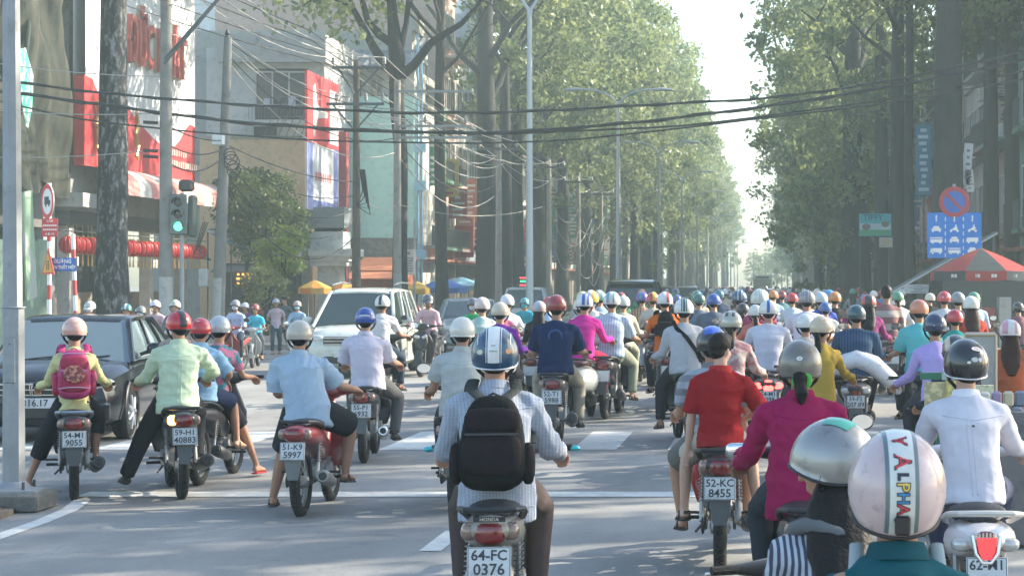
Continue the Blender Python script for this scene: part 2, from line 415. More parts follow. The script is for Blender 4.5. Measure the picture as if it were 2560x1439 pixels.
        add('seat', 'seat', lambda m: m.tube([(0, .12, .725), (0, .0, .745), (0, -.2, .75), (0, -.42, .775), (0, -.66, .780), (0, -.76, .765)],
            [(.08, .035), (.13, .050), (.150, .050), (.150, .045), (.13, .038), (.08, .02)], 16, True, True, ref=(1, 0, 0)), seatm or M_SEAT)
        add('grab_rail', 'rail', lambda m: m.tube([(-.165, -.45, .725), (-.185, -.62, .765), (-.182, -.82, .80), (-.13, -.93, .815), (0, -.965, .82), (.13, -.93, .815), (.182, -.82, .80), (.185, -.62, .765), (.165, -.45, .725)], [(.022, .016)] * 9, 8), railm or M_BLACK)
        if not big:
            add('tail_light', 'tl', lambda m: m.ell((0, -.915, .655), (.062, .035, .072), 16, 10, None, .7), M_REDLENS if lit != 'rear' else M_REDLIT)
            for s in (-1, 1): add('indicator', ('ind', s), lambda m: m.ell((s * .115, -.870, .655), (.058, .050, .036), 12, 8, None, .8), M_CLEAR if lit != 'rear' else M_REDLIT)
        else:
            add('tail_light', 'tl', lambda m: m.ell((0, -.925, .56), (.050, .03, .035), 14, 8, None, .8), M_REDLENS)
        add('rear_mudguard', 'rmg', lambda m: m.tube(arc(-wy, rr, .305, 60, 160, 8) + [(0, -.955, .40)], [(.075, .012)] * 9 + [(.065, .010)], 10, True, False, ref=(1, 0, 0)), M_BLACK)
        add('mudflap', 'flap', lambda m: m.prism([(-.09, .47), (.09, .47), (.070, .33), (.055, .29), (-.055, .29), (-.070, .33)], -.965, -.953, 'Y'), mat("mudflap_" + col_key(flap), flap, .5, dirt=.6))
        add('engine', 'eng', lambda m: (m.rbox((-.10, -.42, .27), (.10, .52, .16), .04), m.rbox((.02, -.1, .30), (.2, .2, .16), .04)), M_DGREY)
        add('muffler', 'muf', lambda m: m.tube([(.10, -.20, .22), (.15, -.35, .26), (.17, -.62, .33), (.175, -.78, .37)], [.03, .055, .060, .055], 14, True, True), muffler or M_BLACK)
        [add('shock_absorber', ('sh', s), lambda m: m.cyl((s * .12, -.60, .28), (s * .12, -.48, .58), .022, .022, 8), M_ALU) for s in (-1, 1)]
        add('floorboard', 'fb', lambda m: m.rbox((0, .16, .30), (.34, .42, .10), .04), M_BLACK)
        add('leg_shield', 'ls', lambda m: m.tube([(0, .52, .92), (0, .48, .80), (0, .44, .66), (0, .40, .50), (0, .36, .34)], [(.08, .06), (.17, .055), (.225, .035), (.22, .028), (.18, .03)], 20, True, True, ref=(1, 0, 0)), body2)
        add('front_nose', 'fn', lambda m: m.tube([(0, .54, .84), (0, .58, .70), (0, .60, .56)], [(.10, .05), (.14, .06), (.08, .05)], 14, True, True, ref=(1, 0, 0)), body)
        [add('fork', ('fk', s), lambda m: m.tube([(s * .07, wy, .26), (s * .07, .54, .55)], .022, 8), M_DGREY) for s in (-1, 1)]
        add('front_mudguard', 'fmg', lambda m: m.tube(arc(wy, rr, .30, -5, 165, 10), [(.075, .012)] * 11, 10, True, False, ref=(1, 0, 0)), body)
        add('handlebar_cover', 'hc', lambda m: (m.ell((0, .50, 1.0), (.15, .10, .070), 16, 8, None, .85), m.tube([(-.27, .42, 1.01), (-.12, .48, 1.01), (.12, .48, 1.01), (.27, .42, 1.01)], [.018, .045, .045, .018], 10)), body2)
        if big: add('headlight', 'hl', lambda m: m.ell((0, .60, 1.0), (.07, .03, .065), 14, 8), M_CLEAR)
        else:
            for s in (-1, 1): add('headlight', ('hl', s), lambda m: m.ell((s * .075, .615, .80), (.060, .035, .035), 12, 8, Matrix.Rotation(R(-s * 25), 3, 'Y'), .8), M_CLEAR)
        gy, gz, gx = .40, 1.01, .36
    for s in (-1, 1):
        hb = add('handlebar_grip', ('hb', s), lambda m: m.tube([(s * .25, gy + .02, gz), (s * .37, gy - .012, gz)], .0165, 8), M_RUBBER)
        if lod >= 1: add('brake_lever', ('bl', s), lambda m: m.tube([(s * .24, gy + .05, gz - .01), (s * .30, gy + .075, gz - .015), (s * .385, gy + .05, gz - .02)], .006, 6), M_CHROME, hb)
    for i, s in enumerate((-1, 1)):
        if mirrors[i]: mirror_(root, s, K, glass=mglass if s < 0 else None)
    if not noplate:
        py, pz, tl = (-.955, .575, R(-12)) if not sct else (-.975, .530, R(-14))
        pl = add('number_plate', 'pl', lambda m: m.rbox((0, 0, 0), (.205, .006, .150), .003), M_PLATE)
        pl.location = (0, py, pz); pl.rotation_euler = (-tl * .0 + R(-12), 0, 0)
        fr = add('plate_border', 'plb', lambda m: [m.box(c, d) for c, d in (((0, -.0035, .070), (.196, .001, .003)), ((0, -.0035, -.070), (.196, .001, .003)), ((.097, -.0035, 0), (.003, .001, .137)), ((-.097, -.0035, 0), (.003, .001, .137)))], M_INK, pl) if lod >= 2 else None
        if plate:
            a, b = plate
            if b == ' ': b = ''
            tail_text(a, .068, pl, (0, -.0042, .033), (R(90), 0, 0), bold=.0012)
            if b: tail_text(b, .074, pl, (0, -.0042, -.033), (R(90), 0, 0), bold=.0012)
    return root
# ================================================================ the setting
# asphalt
def asphalt():
    m = bpy.data.materials.new("asphalt"); m.use_nodes = True; nt = m.node_tree; N, L = nt.nodes, nt.links; b = N['Principled BSDF']
    tc = N.new('ShaderNodeTexCoord')
    def noise(s, d, r=.6, mp=None):
        n = N.new('ShaderNodeTexNoise'); n.inputs['Scale'].default_value = s; n.inputs['Detail'].default_value = d; n.inputs['Roughness'].default_value = r
        L.new(mp or tc.outputs['Object'], n.inputs['Vector']); return n.outputs[0]
    mp = N.new('ShaderNodeMapping'); mp.inputs['Scale'].default_value = (1.0, .10, 1); L.new(tc.outputs['Object'], mp.inputs[0])
    def rng(v, a, c, lo, hi):
        n = N.new('ShaderNodeMapRange'); n.inputs[1].default_value = a; n.inputs[2].default_value = c; n.inputs[3].default_value = lo; n.inputs[4].default_value = hi; L.new(v, n.inputs[0]); return n.outputs[0]
    def mul(a, c):
        n = N.new('ShaderNodeMath'); n.operation = 'MULTIPLY'; L.new(a, n.inputs[0]); L.new(c, n.inputs[1]); return n.outputs[0]
    f = mul(mul(rng(noise(.45, 4), .3, .7, .80, 1.18), rng(noise(1.3, 3, .5, mp.outputs[0]), .35, .7, .84, 1.12)), mul(rng(noise(160, 2), .3, .7, .72, 1.3), rng(noise(2.6, 7, .75), .56, .68, 1., .78)))
    v = N.new('ShaderNodeTexVoronoi'); v.feature = 'DISTANCE_TO_EDGE'; v.inputs['Scale'].default_value = .42
    wp = N.new('ShaderNodeVectorMath'); wp.operation = 'MULTIPLY_ADD'
    nn = N.new('ShaderNodeTexNoise'); nn.inputs['Scale'].default_value = 1.6; nn.inputs['Detail'].default_value = 6; L.new(tc.outputs['Object'], nn.inputs['Vector'])
    L.new(nn.outputs[1], wp.inputs[0]); wp.inputs[1].default_value = (1.4, 1.4, 0); L.new(tc.outputs['Object'], wp.inputs[2]); L.new(wp.outputs[0], v.inputs['Vector'])
    crack = rng(v.outputs[0], .0, .006, .8, 1.)
    f = mul(f, crack)
    cr = N.new('ShaderNodeMix'); cr.data_type = 'RGBA'; cr.blend_type = 'MULTIPLY'; cr.inputs[0].default_value = 1; cr.inputs[6].default_value = (.24, .237, .225, 1)
    cc = N.new('ShaderNodeCombineColor'); [L.new(f, cc.inputs[i]) for i in range(3)]
    L.new(cc.outputs[0], cr.inputs[7]); L.new(cr.outputs[2], b.inputs['Base Color'])
    b.inputs['Roughness'].default_value = .78; b.inputs['Specular IOR Level'].default_value = .35
    bn = N.new('ShaderNodeBump'); bn.inputs['Strength'].default_value = .5; bn.inputs['Distance'].default_value = .006; L.new(noise(110, 2), bn.inputs['Height']); L.new(bn.outputs[0], b.inputs['Normal'])
    return m
M_ASPH = asphalt()
g = MB(); g.add([(-900, -60, 0), (900, -60, 0), (900, 1600, 0), (-900, 1600, 0)], [(0, 1, 2, 3)]); struct('ground', g, mat("far_ground", (.16, .15, .13), .9, var=.3, vscale=.3))
g = MB(); g.add([(-30, -40, .004), (22, -40, .004), (22, 700, .004), (-30, 700, .004)], [(0, 1, 2, 3)]); struct('road', g, M_ASPH)
M_PAVE = mat("pavement", (.27, .25, .22), .85, var=.3, vscale=1.2, dirt=.7)
M_KERB = mat("kerb", (.34, .33, .30), .8, var=.3, vscale=3., dirt=.8)
def slab(name, pts, h=.13, m=M_PAVE):
    g = MB(); g.prism(pts, .0, h, 'Z'); return struct(name, g, m)
slab('pavement', [(-29.9, 52), (-14.6, 54), (-11.7, 60), (-11.7, 600), (-29.9, 600)])
slab('pavement', [(5.0, 52), (21.9, 50), (21.9, 600), (5.0, 600)])
slab('median', [(-7.5, 52), (-6.1, 52), (-6.1, 600), (-7.5, 600)], .16, M_KERB)
slab('pavement', [(-29.9, 3), (-6.15, 3), (-5.95, 12), (-5.9, 15.6), (-6.3, 16.6), (-8.2, 17.6), (-29.9, 18)], .05, mat("dirty_pavement", (.15, .13, .11), .9, var=.5, vscale=6., dirt=.9))
# painted markings
M_MARK = mat("road_paint", (.62, .62, .58), .7, var=.22, vscale=5., dirt=.9)
def marking(label_unused, quads, name='road_marking'):
    g = MB()
    for q in quads: g.add([(x, y, .009) for x, y in q], [(0, 1, 2, 3)])
    return struct(name, g, M_MARK)
marking('', [[(-5.9, 16.95), (6, 16.95), (6, 17.36), (-5.9, 17.36)]], 'stop_line')
for k in range(-6, 5):
    c = -1.92 + 1.05 * k; marking('', [[(c - .245, 21.8), (c + .245, 21.8), (c + .245, 24.5), (c - .245, 24.5)]], 'crossing_bar')
for y0 in (3.5, 8.2, 13.5): marking('', [[(-2.37, y0), (-2.22, y0), (-2.22, y0 + 1.1), (-2.37, y0 + 1.1)]], 'lane_dash')
for y0 in range(54, 260, 8): marking('', [[(-.9, y0), (-.76, y0), (-.76, y0 + 3), (-.9, y0 + 3)]], 'lane_dash')
cur = [(-5.55, 3), (-5.53, 8), (-5.51, 12), (-5.50, 14), (-5.53, 15.2), (-5.60, 16.0), (-5.74, 16.7)]
g = MB()
for i in range(len(cur) - 1):
    (a, b), (c, d) = cur[i], cur[i + 1]; g.add([(a - .07, b, .008), (a + .07, b, .008), (c + .07, d, .008), (c - .07, d, .008)], [(0, 1, 2, 3)])
struct('edge_line', g, M_MARK)
# leaf litter and grit by the kerb
g = MB(); rr_ = random.Random(5)
for i in range(900):
    x = -5.95 - abs(rr_.gauss(0, .55)); y = rr_.uniform(12, 17); s = rr_.uniform(.006, .026); a = rr_.uniform(0, 6.28); z = .052 + rr_.uniform(0, .008)
    g.add([(x + s * math.cos(a), y + s * math.sin(a), z), (x - s * math.sin(a), y + s * math.cos(a), z + .006), (x - s * math.cos(a), y - s * math.sin(a), z), (x + s * .5 * math.sin(a), y - s * .5 * math.cos(a), z + .004)], [(0, 1, 2, 3)])
struct('litter', g, mat("dry_leaves", (.20, .13, .08), .9, var=.5, vscale=30.), 'stuff')

# ---------------------------------------------------------------- trees
def leafmat(name, c1, c2, tr):
    m = bpy.data.materials.new(name); m.use_nodes = True; nt = m.node_tree; N, L = nt.nodes, nt.links
    for n in list(N): N.remove(n)
    out = N.new('ShaderNodeOutputMaterial'); tc = N.new('ShaderNodeTexCoord'); oi = N.new('ShaderNodeObjectInfo')
    n1 = N.new('ShaderNodeTexNoise'); n1.inputs['Scale'].default_value = .55; n1.inputs['Detail'].default_value = 5; L.new(tc.outputs['Object'], n1.inputs['Vector'])
    wn_ = N.new('ShaderNodeTexWhiteNoise'); geo = N.new('ShaderNodeNewGeometry'); L.new(geo.outputs['Random Per Island'], wn_.inputs['Vector'])
    ad = N.new('ShaderNodeMath'); ad.operation = 'MULTIPLY_ADD'; ad.inputs[1].default_value = .45; L.new(geo.outputs['Random Per Island'], ad.inputs[0])
    mr = N.new('ShaderNodeMapRange'); mr.inputs[1].default_value = .35; mr.inputs[2].default_value = .65; mr.inputs[4].default_value = .6; L.new(n1.outputs[0], mr.inputs[0]); L.new(mr.outputs[0], ad.inputs[2])
    mx = N.new('ShaderNodeMix'); mx.data_type = 'RGBA'; mx.inputs[6].default_value = (*c1, 1); mx.inputs[7].default_value = (*c2, 1); L.new(ad.outputs[0], mx.inputs[0])
    hs = N.new('ShaderNodeHueSaturation'); L.new(mx.outputs[2], hs.inputs['Color'])
    hr = N.new('ShaderNodeMapRange'); hr.inputs[3].default_value = .485; hr.inputs[4].default_value = .515; L.new(oi.outputs['Random'], hr.inputs[0]); L.new(hr.outputs[0], hs.inputs['Hue'])
    d = N.new('ShaderNodeBsdfDiffuse'); t = N.new('ShaderNodeBsdfTranslucent'); gl = N.new('ShaderNodeBsdfGlossy'); gl.inputs['Roughness'].default_value = .45; gl.inputs['Color'].default_value = (.5, .5, .5, 1)
    L.new(hs.outputs[0], d.inputs[0]); L.new(hs.outputs[0], t.inputs[0])
    m1 = N.new('ShaderNodeMixShader'); m1.inputs[0].default_value = tr; L.new(d.outputs[0], m1.inputs[1]); L.new(t.outputs[0], m1.inputs[2])
    m2 = N.new('ShaderNodeMixShader'); m2.inputs[0].default_value = .05; L.new(m1.outputs[0], m2.inputs[1]); L.new(gl.outputs[0], m2.inputs[2])
    L.new(m2.outputs[0], out.inputs[0]); return m
M_LEAF = leafmat("leaves", (.055, .105, .060), (.33, .37, .13), .5)
M_LEAF2 = leafmat("leaves_lime", (.12, .22, .04), (.32, .42, .07), .5)
M_LEAF3 = leafmat("leaves_dark", (.035, .07, .025), (.14, .18, .05), .4)
M_BARK = mat("bark", (.030, .029, .027), .9, kind='bark', col2=(.018, .018, .017), pscale=6., var=.3, bump=.9, bscale=14.)
M_BARKM = mat("bark_mottled", (.014, .014, .016), .9, kind='bark', col2=(.24, .24, .24), pscale=7., var=.3, bump=.9, bscale=14.)
def crown_mesh(seed, rad, n_cl, n_lf, leaf, hollow=.55, flat=.0, low=0.):
    rg = np.random.RandomState(seed); V = []; n = 0
    cl = rg.normal(size=(n_cl, 3)); cl /= np.linalg.norm(cl, axis=1)[:, None]
    rr = rg.uniform(hollow, 1.0, n_cl) ** .8; cl = cl * rr[:, None] * np.array(rad)
    if low: cl[:, 2] = np.where(rg.rand(n_cl) < low, cl[:, 2] - rad[2] * .5 * rg.rand(n_cl), cl[:, 2])
    cr = rg.uniform(.5, 1.15, n_cl) * (rad[0] * .20 + .25)
    tot = n_cl * n_lf; ci = np.repeat(np.arange(n_cl), n_lf)
    o = rg.normal(size=(tot, 3)); o /= np.linalg.norm(o, axis=1)[:, None]; o *= (rg.uniform(.35, 1.05, tot) * cr[ci])[:, None]; o[:, 2] *= .62
    c = cl[ci] + o
    a = rg.normal(size=(tot, 3)); a /= np.linalg.norm(a, axis=1)[:, None]; b = np.cross(a, rg.normal(size=(tot, 3))); b /= np.linalg.norm(b, axis=1)[:, None] + 1e-6
    s = leaf * rg.uniform(.6, 1.3, tot)[:, None]
    v = np.stack([c - a * s, c + b * s * .55, c + a * s, c - b * s * .55], 1).reshape(-1, 3)
    me = bpy.data.meshes.new('crown'); me.vertices.add(tot * 4); me.vertices.foreach_set('co', v.astype(np.float32).ravel())
    me.loops.add(tot * 4); me.loops.foreach_set('vertex_index', np.arange(tot * 4, dtype=np.int32)); me.polygons.add(tot)
    me.polygons.foreach_set('loop_start', np.arange(0, tot * 4, 4, dtype=np.int32)); me.update(calc_edges=True)
    return me
def trunk_mesh(seed, H, r, limb_z, n_limb=7, spread=4.5, curve=.5, up=.8):
    rg = random.Random(seed); mb = MB()
    pts = []; x = y = 0
    for i in range(10):
        z = H * i / 9; pts.append(Vector((x, y, z))); x += rg.uniform(-1, 1) * curve * .12; y += rg.uniform(-1, 1) * curve * .12
    rad = [r * (1.35 if i == 0 else 1.0 - .62 * (i / 9) ** 1.2) for i in range(10)]
    mb.tube(pts, rad, 14)
    for k in range(n_limb):
        t = limb_z + (1 - limb_z) * (k / n_limb) * .85; j = min(int(t * 9), 8); p = pts[j].lerp(pts[j + 1], t * 9 - j)
        a = k * 2.4 + rg.uniform(-.5, .5); L = spread * rg.uniform(.7, 1.15) * (1.1 - .4 * k / n_limb); q = [p]; d = Vector((math.cos(a), math.sin(a), up * rg.uniform(.5, 1.2)))
        for i in range(1, 6):
            q.append(q[-1] + (d + Vector((rg.uniform(-.4, .4), rg.uniform(-.4, .4), .12 * i))) * (L / 6.5))
        r0 = r * .36 * (1 - .5 * k / n_limb); mb.tube(q, [r0 * (1 - .8 * i / 5) for i in range(6)], 8)
        for i in (2, 3, 4):
            e = q[i] + Vector((rg.uniform(-1, 1), rg.uniform(-1, 1), rg.uniform(.1, .9))) * L * .32; mb.tube([q[i], q[i].lerp(e, .5) + Vector((0, 0, .1)), e], [r0 * .35, r0 * .25, r0 * .1], 5)
    return mb.mesh('trunk', True, 80)
TALLC = [crown_mesh(100 + i, (4.6, 4.6, 8.2), 112, 78, .18, .35) for i in range(4)]
LOWC = [crown_mesh(120 + i, (4.4, 4.6, 8.6), 120, 78, .18, .35, low=.35) for i in range(3)]
AIRY = [crown_mesh(170 + i, (4.6, 4.8, 8.0), 74, 66, .17, .3) for i in range(3)]
THIN = crown_mesh(160, (4.6, 4.6, 6.), 42, 60, .19, .3)
TR = [trunk_mesh(200 + i, 21, .50, .55, 8, 4.6) for i in range(3)]
def tree(label, x, y, crown, cz, trunk, sc=1., rz=0., cs=(1, 1, 1), m=M_BARK, lm=None, group=None, tsc=(1, 1, 1), off=(0, 0), name='street_tree'):
    t = thing(name, label, 'tree', (x, y, 0), 0, group)
    k = link('trunk', trunk, m, t); k.scale = (tsc[0] * sc, tsc[1] * sc, tsc[2] * sc); k.rotation_euler = (0, 0, rz)
    if crown is not None:
        c = link('crown', crown, lm or M_LEAF, t, (off[0], off[1], cz)); c.scale = (cs[0] * sc, cs[1] * sc, cs[2] * sc); c.rotation_euler = (0, 0, rz * 1.7)
    return t
tr_ = random.Random(3)
# the forked tree with bare limbs, behind the pale pole
mb = MB()
def Q(px, py, S=68): p = P(px, py, S); return Vector((p.x + 13.8, 0, p.z))
mb.tube([(0, 0, 0), (0, 0, 3), (.05, 0, 6.5), (-.12, 0, 8.6), Q(980, 150), Q(972, 80), Q(965, 0), Q(962, -120)], [.34, .27, .24, .28, .31, .24, .17, .10], 12)
mb.tube([Q(985, 190), Q(950, 165), Q(920, 118), Q(895, 70), Q(868, 20), Q(840, -50)], [.20, .20, .16, .13, .10, .05], 8)
mb.tube([Q(975, 115), Q(935, 88), Q(905, 50), Q(892, 0), Q(885, -60)], [.16, .15, .12, .10, .05], 8)
mb.tube([Q(988, 120), Q(1003, 60), Q(1008, 0), Q(1016, -70)], [.13, .11, .09, .05], 8)
mb.tube([Q(990, 190), Q(1025, 160), Q(1062, 110), Q(1095, 88), Q(1140, 60), Q(1185, 10), Q(1215, -40)], [.20, .17, .15, .13, .10, .07, .04], 8)
mb.tube([Q(868, 20), Q(830, 0), Q(780, -10), Q(745, 15)], [.09, .07, .05, .02], 6); mb.tube([Q(1008, 5), Q(1040, 45), Q(1085, 90)], [.08, .09, .07], 6)
for i, (y_, v) in enumerate(((72, 0),)):
    tree('dark forked tree with bare spreading limbs just behind the pale concrete pole', -13.6, 73.5, crown_mesh(150, (6.2, 5, 3.6), 95, 70, .17, .3), 15.0, mb.mesh('trunk', True, 80), off=(-1.0, 0))
tree('tall slim dark trunk right of the forked tree with one low limb', -13.4, 82, AIRY[1], 20.5, trunk_mesh(215, 20, .27, .52, 8, 4.2), cs=(.9, .9, .85), rz=.4)
tree('thickest dark trunk of the left row, behind the blue parasols', -13.5, 95.5, AIRY[0], 19.5, trunk_mesh(216, 21, .60, .50, 9, 5.6), rz=1.1, off=(1.6, 1))
tree('slightly thinner trunk hard against the thickest trunk of the left row', -13.0, 98, AIRY[2], 21, TR[1], rz=2.1, tsc=(.72, .72, 1))
lt = [105.5, 113, 119, 127, 133, 141, 149, 158, 167, 177, 187, 198, 210, 223, 237, 252, 268, 285, 303, 322, 345, 370, 400, 435, 475]
for i, y_ in enumerate(lt):
    s = tr_.uniform(.92, 1.08)
    tree('tall street tree in the hazy left row, straight dark trunk and high green crown', -13.4 + tr_.uniform(-.5, .5), y_, (LOWC + AIRY + TALLC)[(i * 3) % 10], 16.5 + tr_.uniform(-1, 1.5), TR[i % 3], s, tr_.uniform(0, 6), (1, 1, tr_.uniform(.95, 1.1)), group='tall trees of the left row', tsc=(.85, .85, 1), off=(tr_.uniform(.6, 2.4), 0))
lt2 = [152, 163, 174, 186, 199, 213, 228, 244, 262, 281, 302, 326, 352, 382, 415, 455]
for i, y_ in enumerate(lt2):
    s = tr_.uniform(.92, 1.08)
    tree('tall street tree beside the left carriageway, crown leaning out over the lamps', -10.0 + tr_.uniform(-.4, .4), y_, (LOWC + TALLC)[(i * 3 + 1) % 7], 15.0 + tr_.uniform(-.8, 1.5), TR[(i + 1) % 3], s, tr_.uniform(0, 6), (.92, 1, 1.12), group='trees beside the left carriageway', tsc=(.8, .8, 1), off=(.2, 0))
# right side
tree('broad dark trunk of the right row, behind the no parking sign', 5.5, 62.5, AIRY[0], 17.5, trunk_mesh(230, 21, .54, .5, 8, 4.6), rz=.3, off=(1.2, 1.5))
tree('thinnest dark trunk of the right row, left of the blue banner', 5.05, 71.5, AIRY[1], 17.5, trunk_mesh(231, 21, .20, .5, 7, 4.), rz=1.3, off=(.6, 0))
tree('dark trunk of the right row between two others, behind the green advert board', 5.0, 79.5, AIRY[2], 17., trunk_mesh(232, 21, .36, .5, 7, 4.), rz=2.3, off=(0, 0))
tree('grey trunk of the right row, leftmost of the three close trunks', 5.1, 91, AIRY[0], 16.5, trunk_mesh(233, 21, .38, .5, 7, 4.), rz=3.3, off=(-1.0, 0))
tree('stout dark trunk left of the green advert board, leafy shoots hanging low', 4.0, 99, LOWC[0], 12.6, trunk_mesh(234, 21, .62, .5, 7, 4.), rz=4.3, off=(-.6, 0), cs=(.85, 1, 1.1))
rt_ = [106, 114, 123, 132, 142, 152, 163, 175, 188, 201, 215, 230, 247, 265, 284, 305, 328, 353, 380, 412, 450]
for i, y_ in enumerate(rt_):
    s = tr_.uniform(.92, 1.08)
    tree('tall street tree in the right row, crown hanging over the carriageway', 4.9 + tr_.uniform(-.5, .6), y_, (AIRY + LOWC + TALLC)[(i * 3) % 10], 13.6 + tr_.uniform(-1, 1.5), TR[i % 3], s, tr_.uniform(0, 6), (.92, 1, 1.12), group='tall trees of the right row', tsc=(.85, .85, 1), off=(-.9 if i < 9 else -.2, 0))
for i, (x_, y_) in enumerate([(10.5, 75), (11, 98), (10, 118)]):
    tree('leafy tree behind the right row, close to the house fronts', x_, y_, AIRY[i % 3], 13.5, TR[i % 3], 1, i * 1.3, (1, 1, 1.15), lm=M_LEAF3, group='trees behind the right row', tsc=(.8, .8, 1))
for x_, y_ in ((7.3, 66), (8.3, 69)):
    tree('dark leafy tree in front of the balconies at the right edge', x_, y_, AIRY[1], 15.5, TR[1], 1, x_, (.8, .8, 1), lm=M_LEAF3, group='trees in front of the right hand balconies', tsc=(.6, .6, 1))
for i, (x_, y_) in enumerate(((-4.2, 520), (-1.2, 535), (1.8, 515), (4.4, 500), (.4, 560), (3.2, 545))):
    tree('faint tree closing the far end of the avenue', x_, y_, LOWC[i % 3], 6.6 + (i % 3) * .5 + (1.5 if x_ > 3 else 0), TR[i % 3], .55, i * 1.3, (1.2, 1.2, 1.1), group='faint trees closing the avenue', tsc=(.8, .8, .9))
# unseen trees added right of the picture, crowns thinned to dapple the waiting traffic
for i, (x_, y_, z_) in enumerate([(9.5, 9, 11.5), (12.8, 14.2, 12.5), (10.5, 20, 11), (17, 26, 13), (22, 20.5, 12.5), (15.5, 32, 12)]):
    tree('unseen added street tree shading the waiting traffic from the right', x_, y_, THIN, z_, TR[i % 3], 1, i, (1, 1, .8), group='trees right of the waiting traffic')
# big mottled trunk at left
tree('big tree trunk with mottled black and grey bark in front of the bakery sign', -18.8, 57, TALLC[3], 21, trunk_mesh(240, 23, .47, .72, 6, 4., .3), rz=1, m=M_BARKM, cs=(.8, .8, .6))
# shrubs and small trees by the corner
for lab, px, py, S, rad, nc, nl, lf, lm in (
    ('large dark green spreading tree behind the leaning pole', 665, 545, 66, (1.75, 1.8, 1.75), 85, 85, .085, M_LEAF3),
    ('upper tier of dark foliage above the blue tarpaulin roof', 615, 470, 64, (1.3, 1.4, .75), 36, 80, .085, M_LEAF3),
    ('bright lime green young tree in front of the dark tree', 705, 635, 72, (.82, .8, 1.05), 30, 75, .085, M_LEAF2),
    ('low green shrub left of the grey gate pillar', 665, 715, 76, (.75, .7, .65), 26, 70, .07, M_LEAF)):
    p = P(px, py, S); t = thing('small_tree', lab, 'tree', (p.x, p.y, 0))
    m = MB(); m.tube([(0, 0, 0), (.05, 0, p.z * .5), (0, 0, p.z)], [.12, .09, .04], 8); [m.tube([(0, 0, p.z * .5), (math.cos(a) * rad[0] * .6, math.sin(a) * rad[1] * .5, p.z)], [.05, .02], 6) for a in (0, 1.3, 2.6, 3.9, 5.2)]
    part('trunk', m, M_BARK, t); link('crown', crown_mesh(int(px), rad, nc, nl, lf, .3), lm, t, (0, 0, p.z))
# creeper round the poles
# ================================================================ buildings
def wallm(c, **k): kk = dict(rough=.85, spec=.2, var=.18, vscale=.8, dirt=.8); kk.update(k); return mat("wall_" + col_key(c) + str(sorted(k.items())), c, **kk)
M_FRAME = mat("window_frame", (.45, .44, .42), .6); M_DARK = mat("dark_interior", (.02, .022, .024), .8)
M_RAIL = mat("rail_metal", (.10, .11, .11), .6, metal=.4)
M_TIN = mat("corrugated_tin", (.30, .32, .32), .6, metal=.3, var=.4, vscale=1.5, dirt=.9)
def bx(name, x0, x1, y0, y1, z0, z1, m, parent):
    b = MB(); b.box(((x0 + x1) / 2, (y0 + y1) / 2, (z0 + z1) / 2), (abs(x1 - x0), abs(y1 - y0), abs(z1 - z0))); return part(name, b, m, parent, smooth=False)
def wx(parent, x, y0, y1, z0, z1, s, nm='window', glass=M_GLASS, mull=1, fm=M_FRAME):
    "window in a wall whose outside faces s*X"
    f = MB(); t = .07
    f.box((x + s * .03, (y0 + y1) / 2, z0), (.10, y1 - y0 + t, t)); f.box((x + s * .03, (y0 + y1) / 2, z1), (.10, y1 - y0 + t, t))
    for i in range(mull + 2):
        yy = y0 + (y1 - y0) * i / (mull + 1); f.box((x + s * .028, yy, (z0 + z1) / 2), (.09, t * .8, z1 - z0 - t))
    o = part(nm, f, fm, parent, smooth=False); g = MB(); g.box((x + s * .012, (y0 + y1) / 2, (z0 + z1) / 2), (.02, y1 - y0 - .04, z1 - z0 - .04)); part('pane', g, glass, o, smooth=False); return o
def wy(parent, y, x0, x1, z0, z1, nm='window', glass=M_GLASS, mull=1, fm=M_FRAME):
    f = MB(); t = .07
    f.box(((x0 + x1) / 2, y - .03, z0), (x1 - x0 + t, .10, t)); f.box(((x0 + x1) / 2, y - .03, z1), (x1 - x0 + t, .10, t))
    for i in range(mull + 2):
        xx = x0 + (x1 - x0) * i / (mull + 1); f.box((xx, y - .028, (z0 + z1) / 2), (t * .8, .09, z1 - z0 - t))
    o = part(nm, f, fm, parent, smooth=False); g = MB(); g.box(((x0 + x1) / 2, y - .012, (z0 + z1) / 2), (x1 - x0 - .04, .02, z1 - z0 - .04)); part('pane', g, glass, o, smooth=False); return o
def balcony(parent, x, y0, y1, z, s, d=.9, m=None, rail=M_RAIL):
    bx('balcony', min(x, x + s * d), max(x, x + s * d), y0, y1, z - .14, z, m or wallm((.4, .4, .38)), parent)
    r = MB(); n = int((y1 - y0) / .16)
    for i in range(n + 1): r.box((x + s * (d - .04), y0 + (y1 - y0) * i / n, z + .48), (.025, .025, .94))
    for zz in (.05, .95): r.box((x + s * (d - .04), (y0 + y1) / 2, z + zz), (.04, y1 - y0, .04))
    part('railing', r, rail, parent, smooth=False)
def ac_unit(x, y, z, label, s=1, group='air conditioners on the house fronts'):
    t = thing('air_conditioner', label, 'air conditioner', (x, y, z), 0, group)
    b = MB(); b.rbox((s * .16, 0, .28), (.30, .8, .56), .03); part('casing', b, M_WHITE, t); f = MB(); f.ring((s * .315, 0, .28), .2, .012, 20, 6, 'X'); f.lathe([(.05, 0), (.05, .01)], (s * .315, 0, .28), 10, 'X'); part('fan_grille', f, M_DGREY, t)
hr_ = random.Random(12)
PAL = [(.42, .41, .36), (.55, .52, .42), (.30, .42, .40), (.62, .60, .55), (.45, .36, .28), (.38, .46, .50), (.60, .50, .36), (.35, .38, .36), (.55, .40, .34), (.20, .38, .25)]
SIGC = [(.05, .30, .14), (.45, .06, .05), (.06, .16, .40), (.60, .42, .08), (.65, .65, .62), (.50, .20, .14), (.10, .36, .36)]
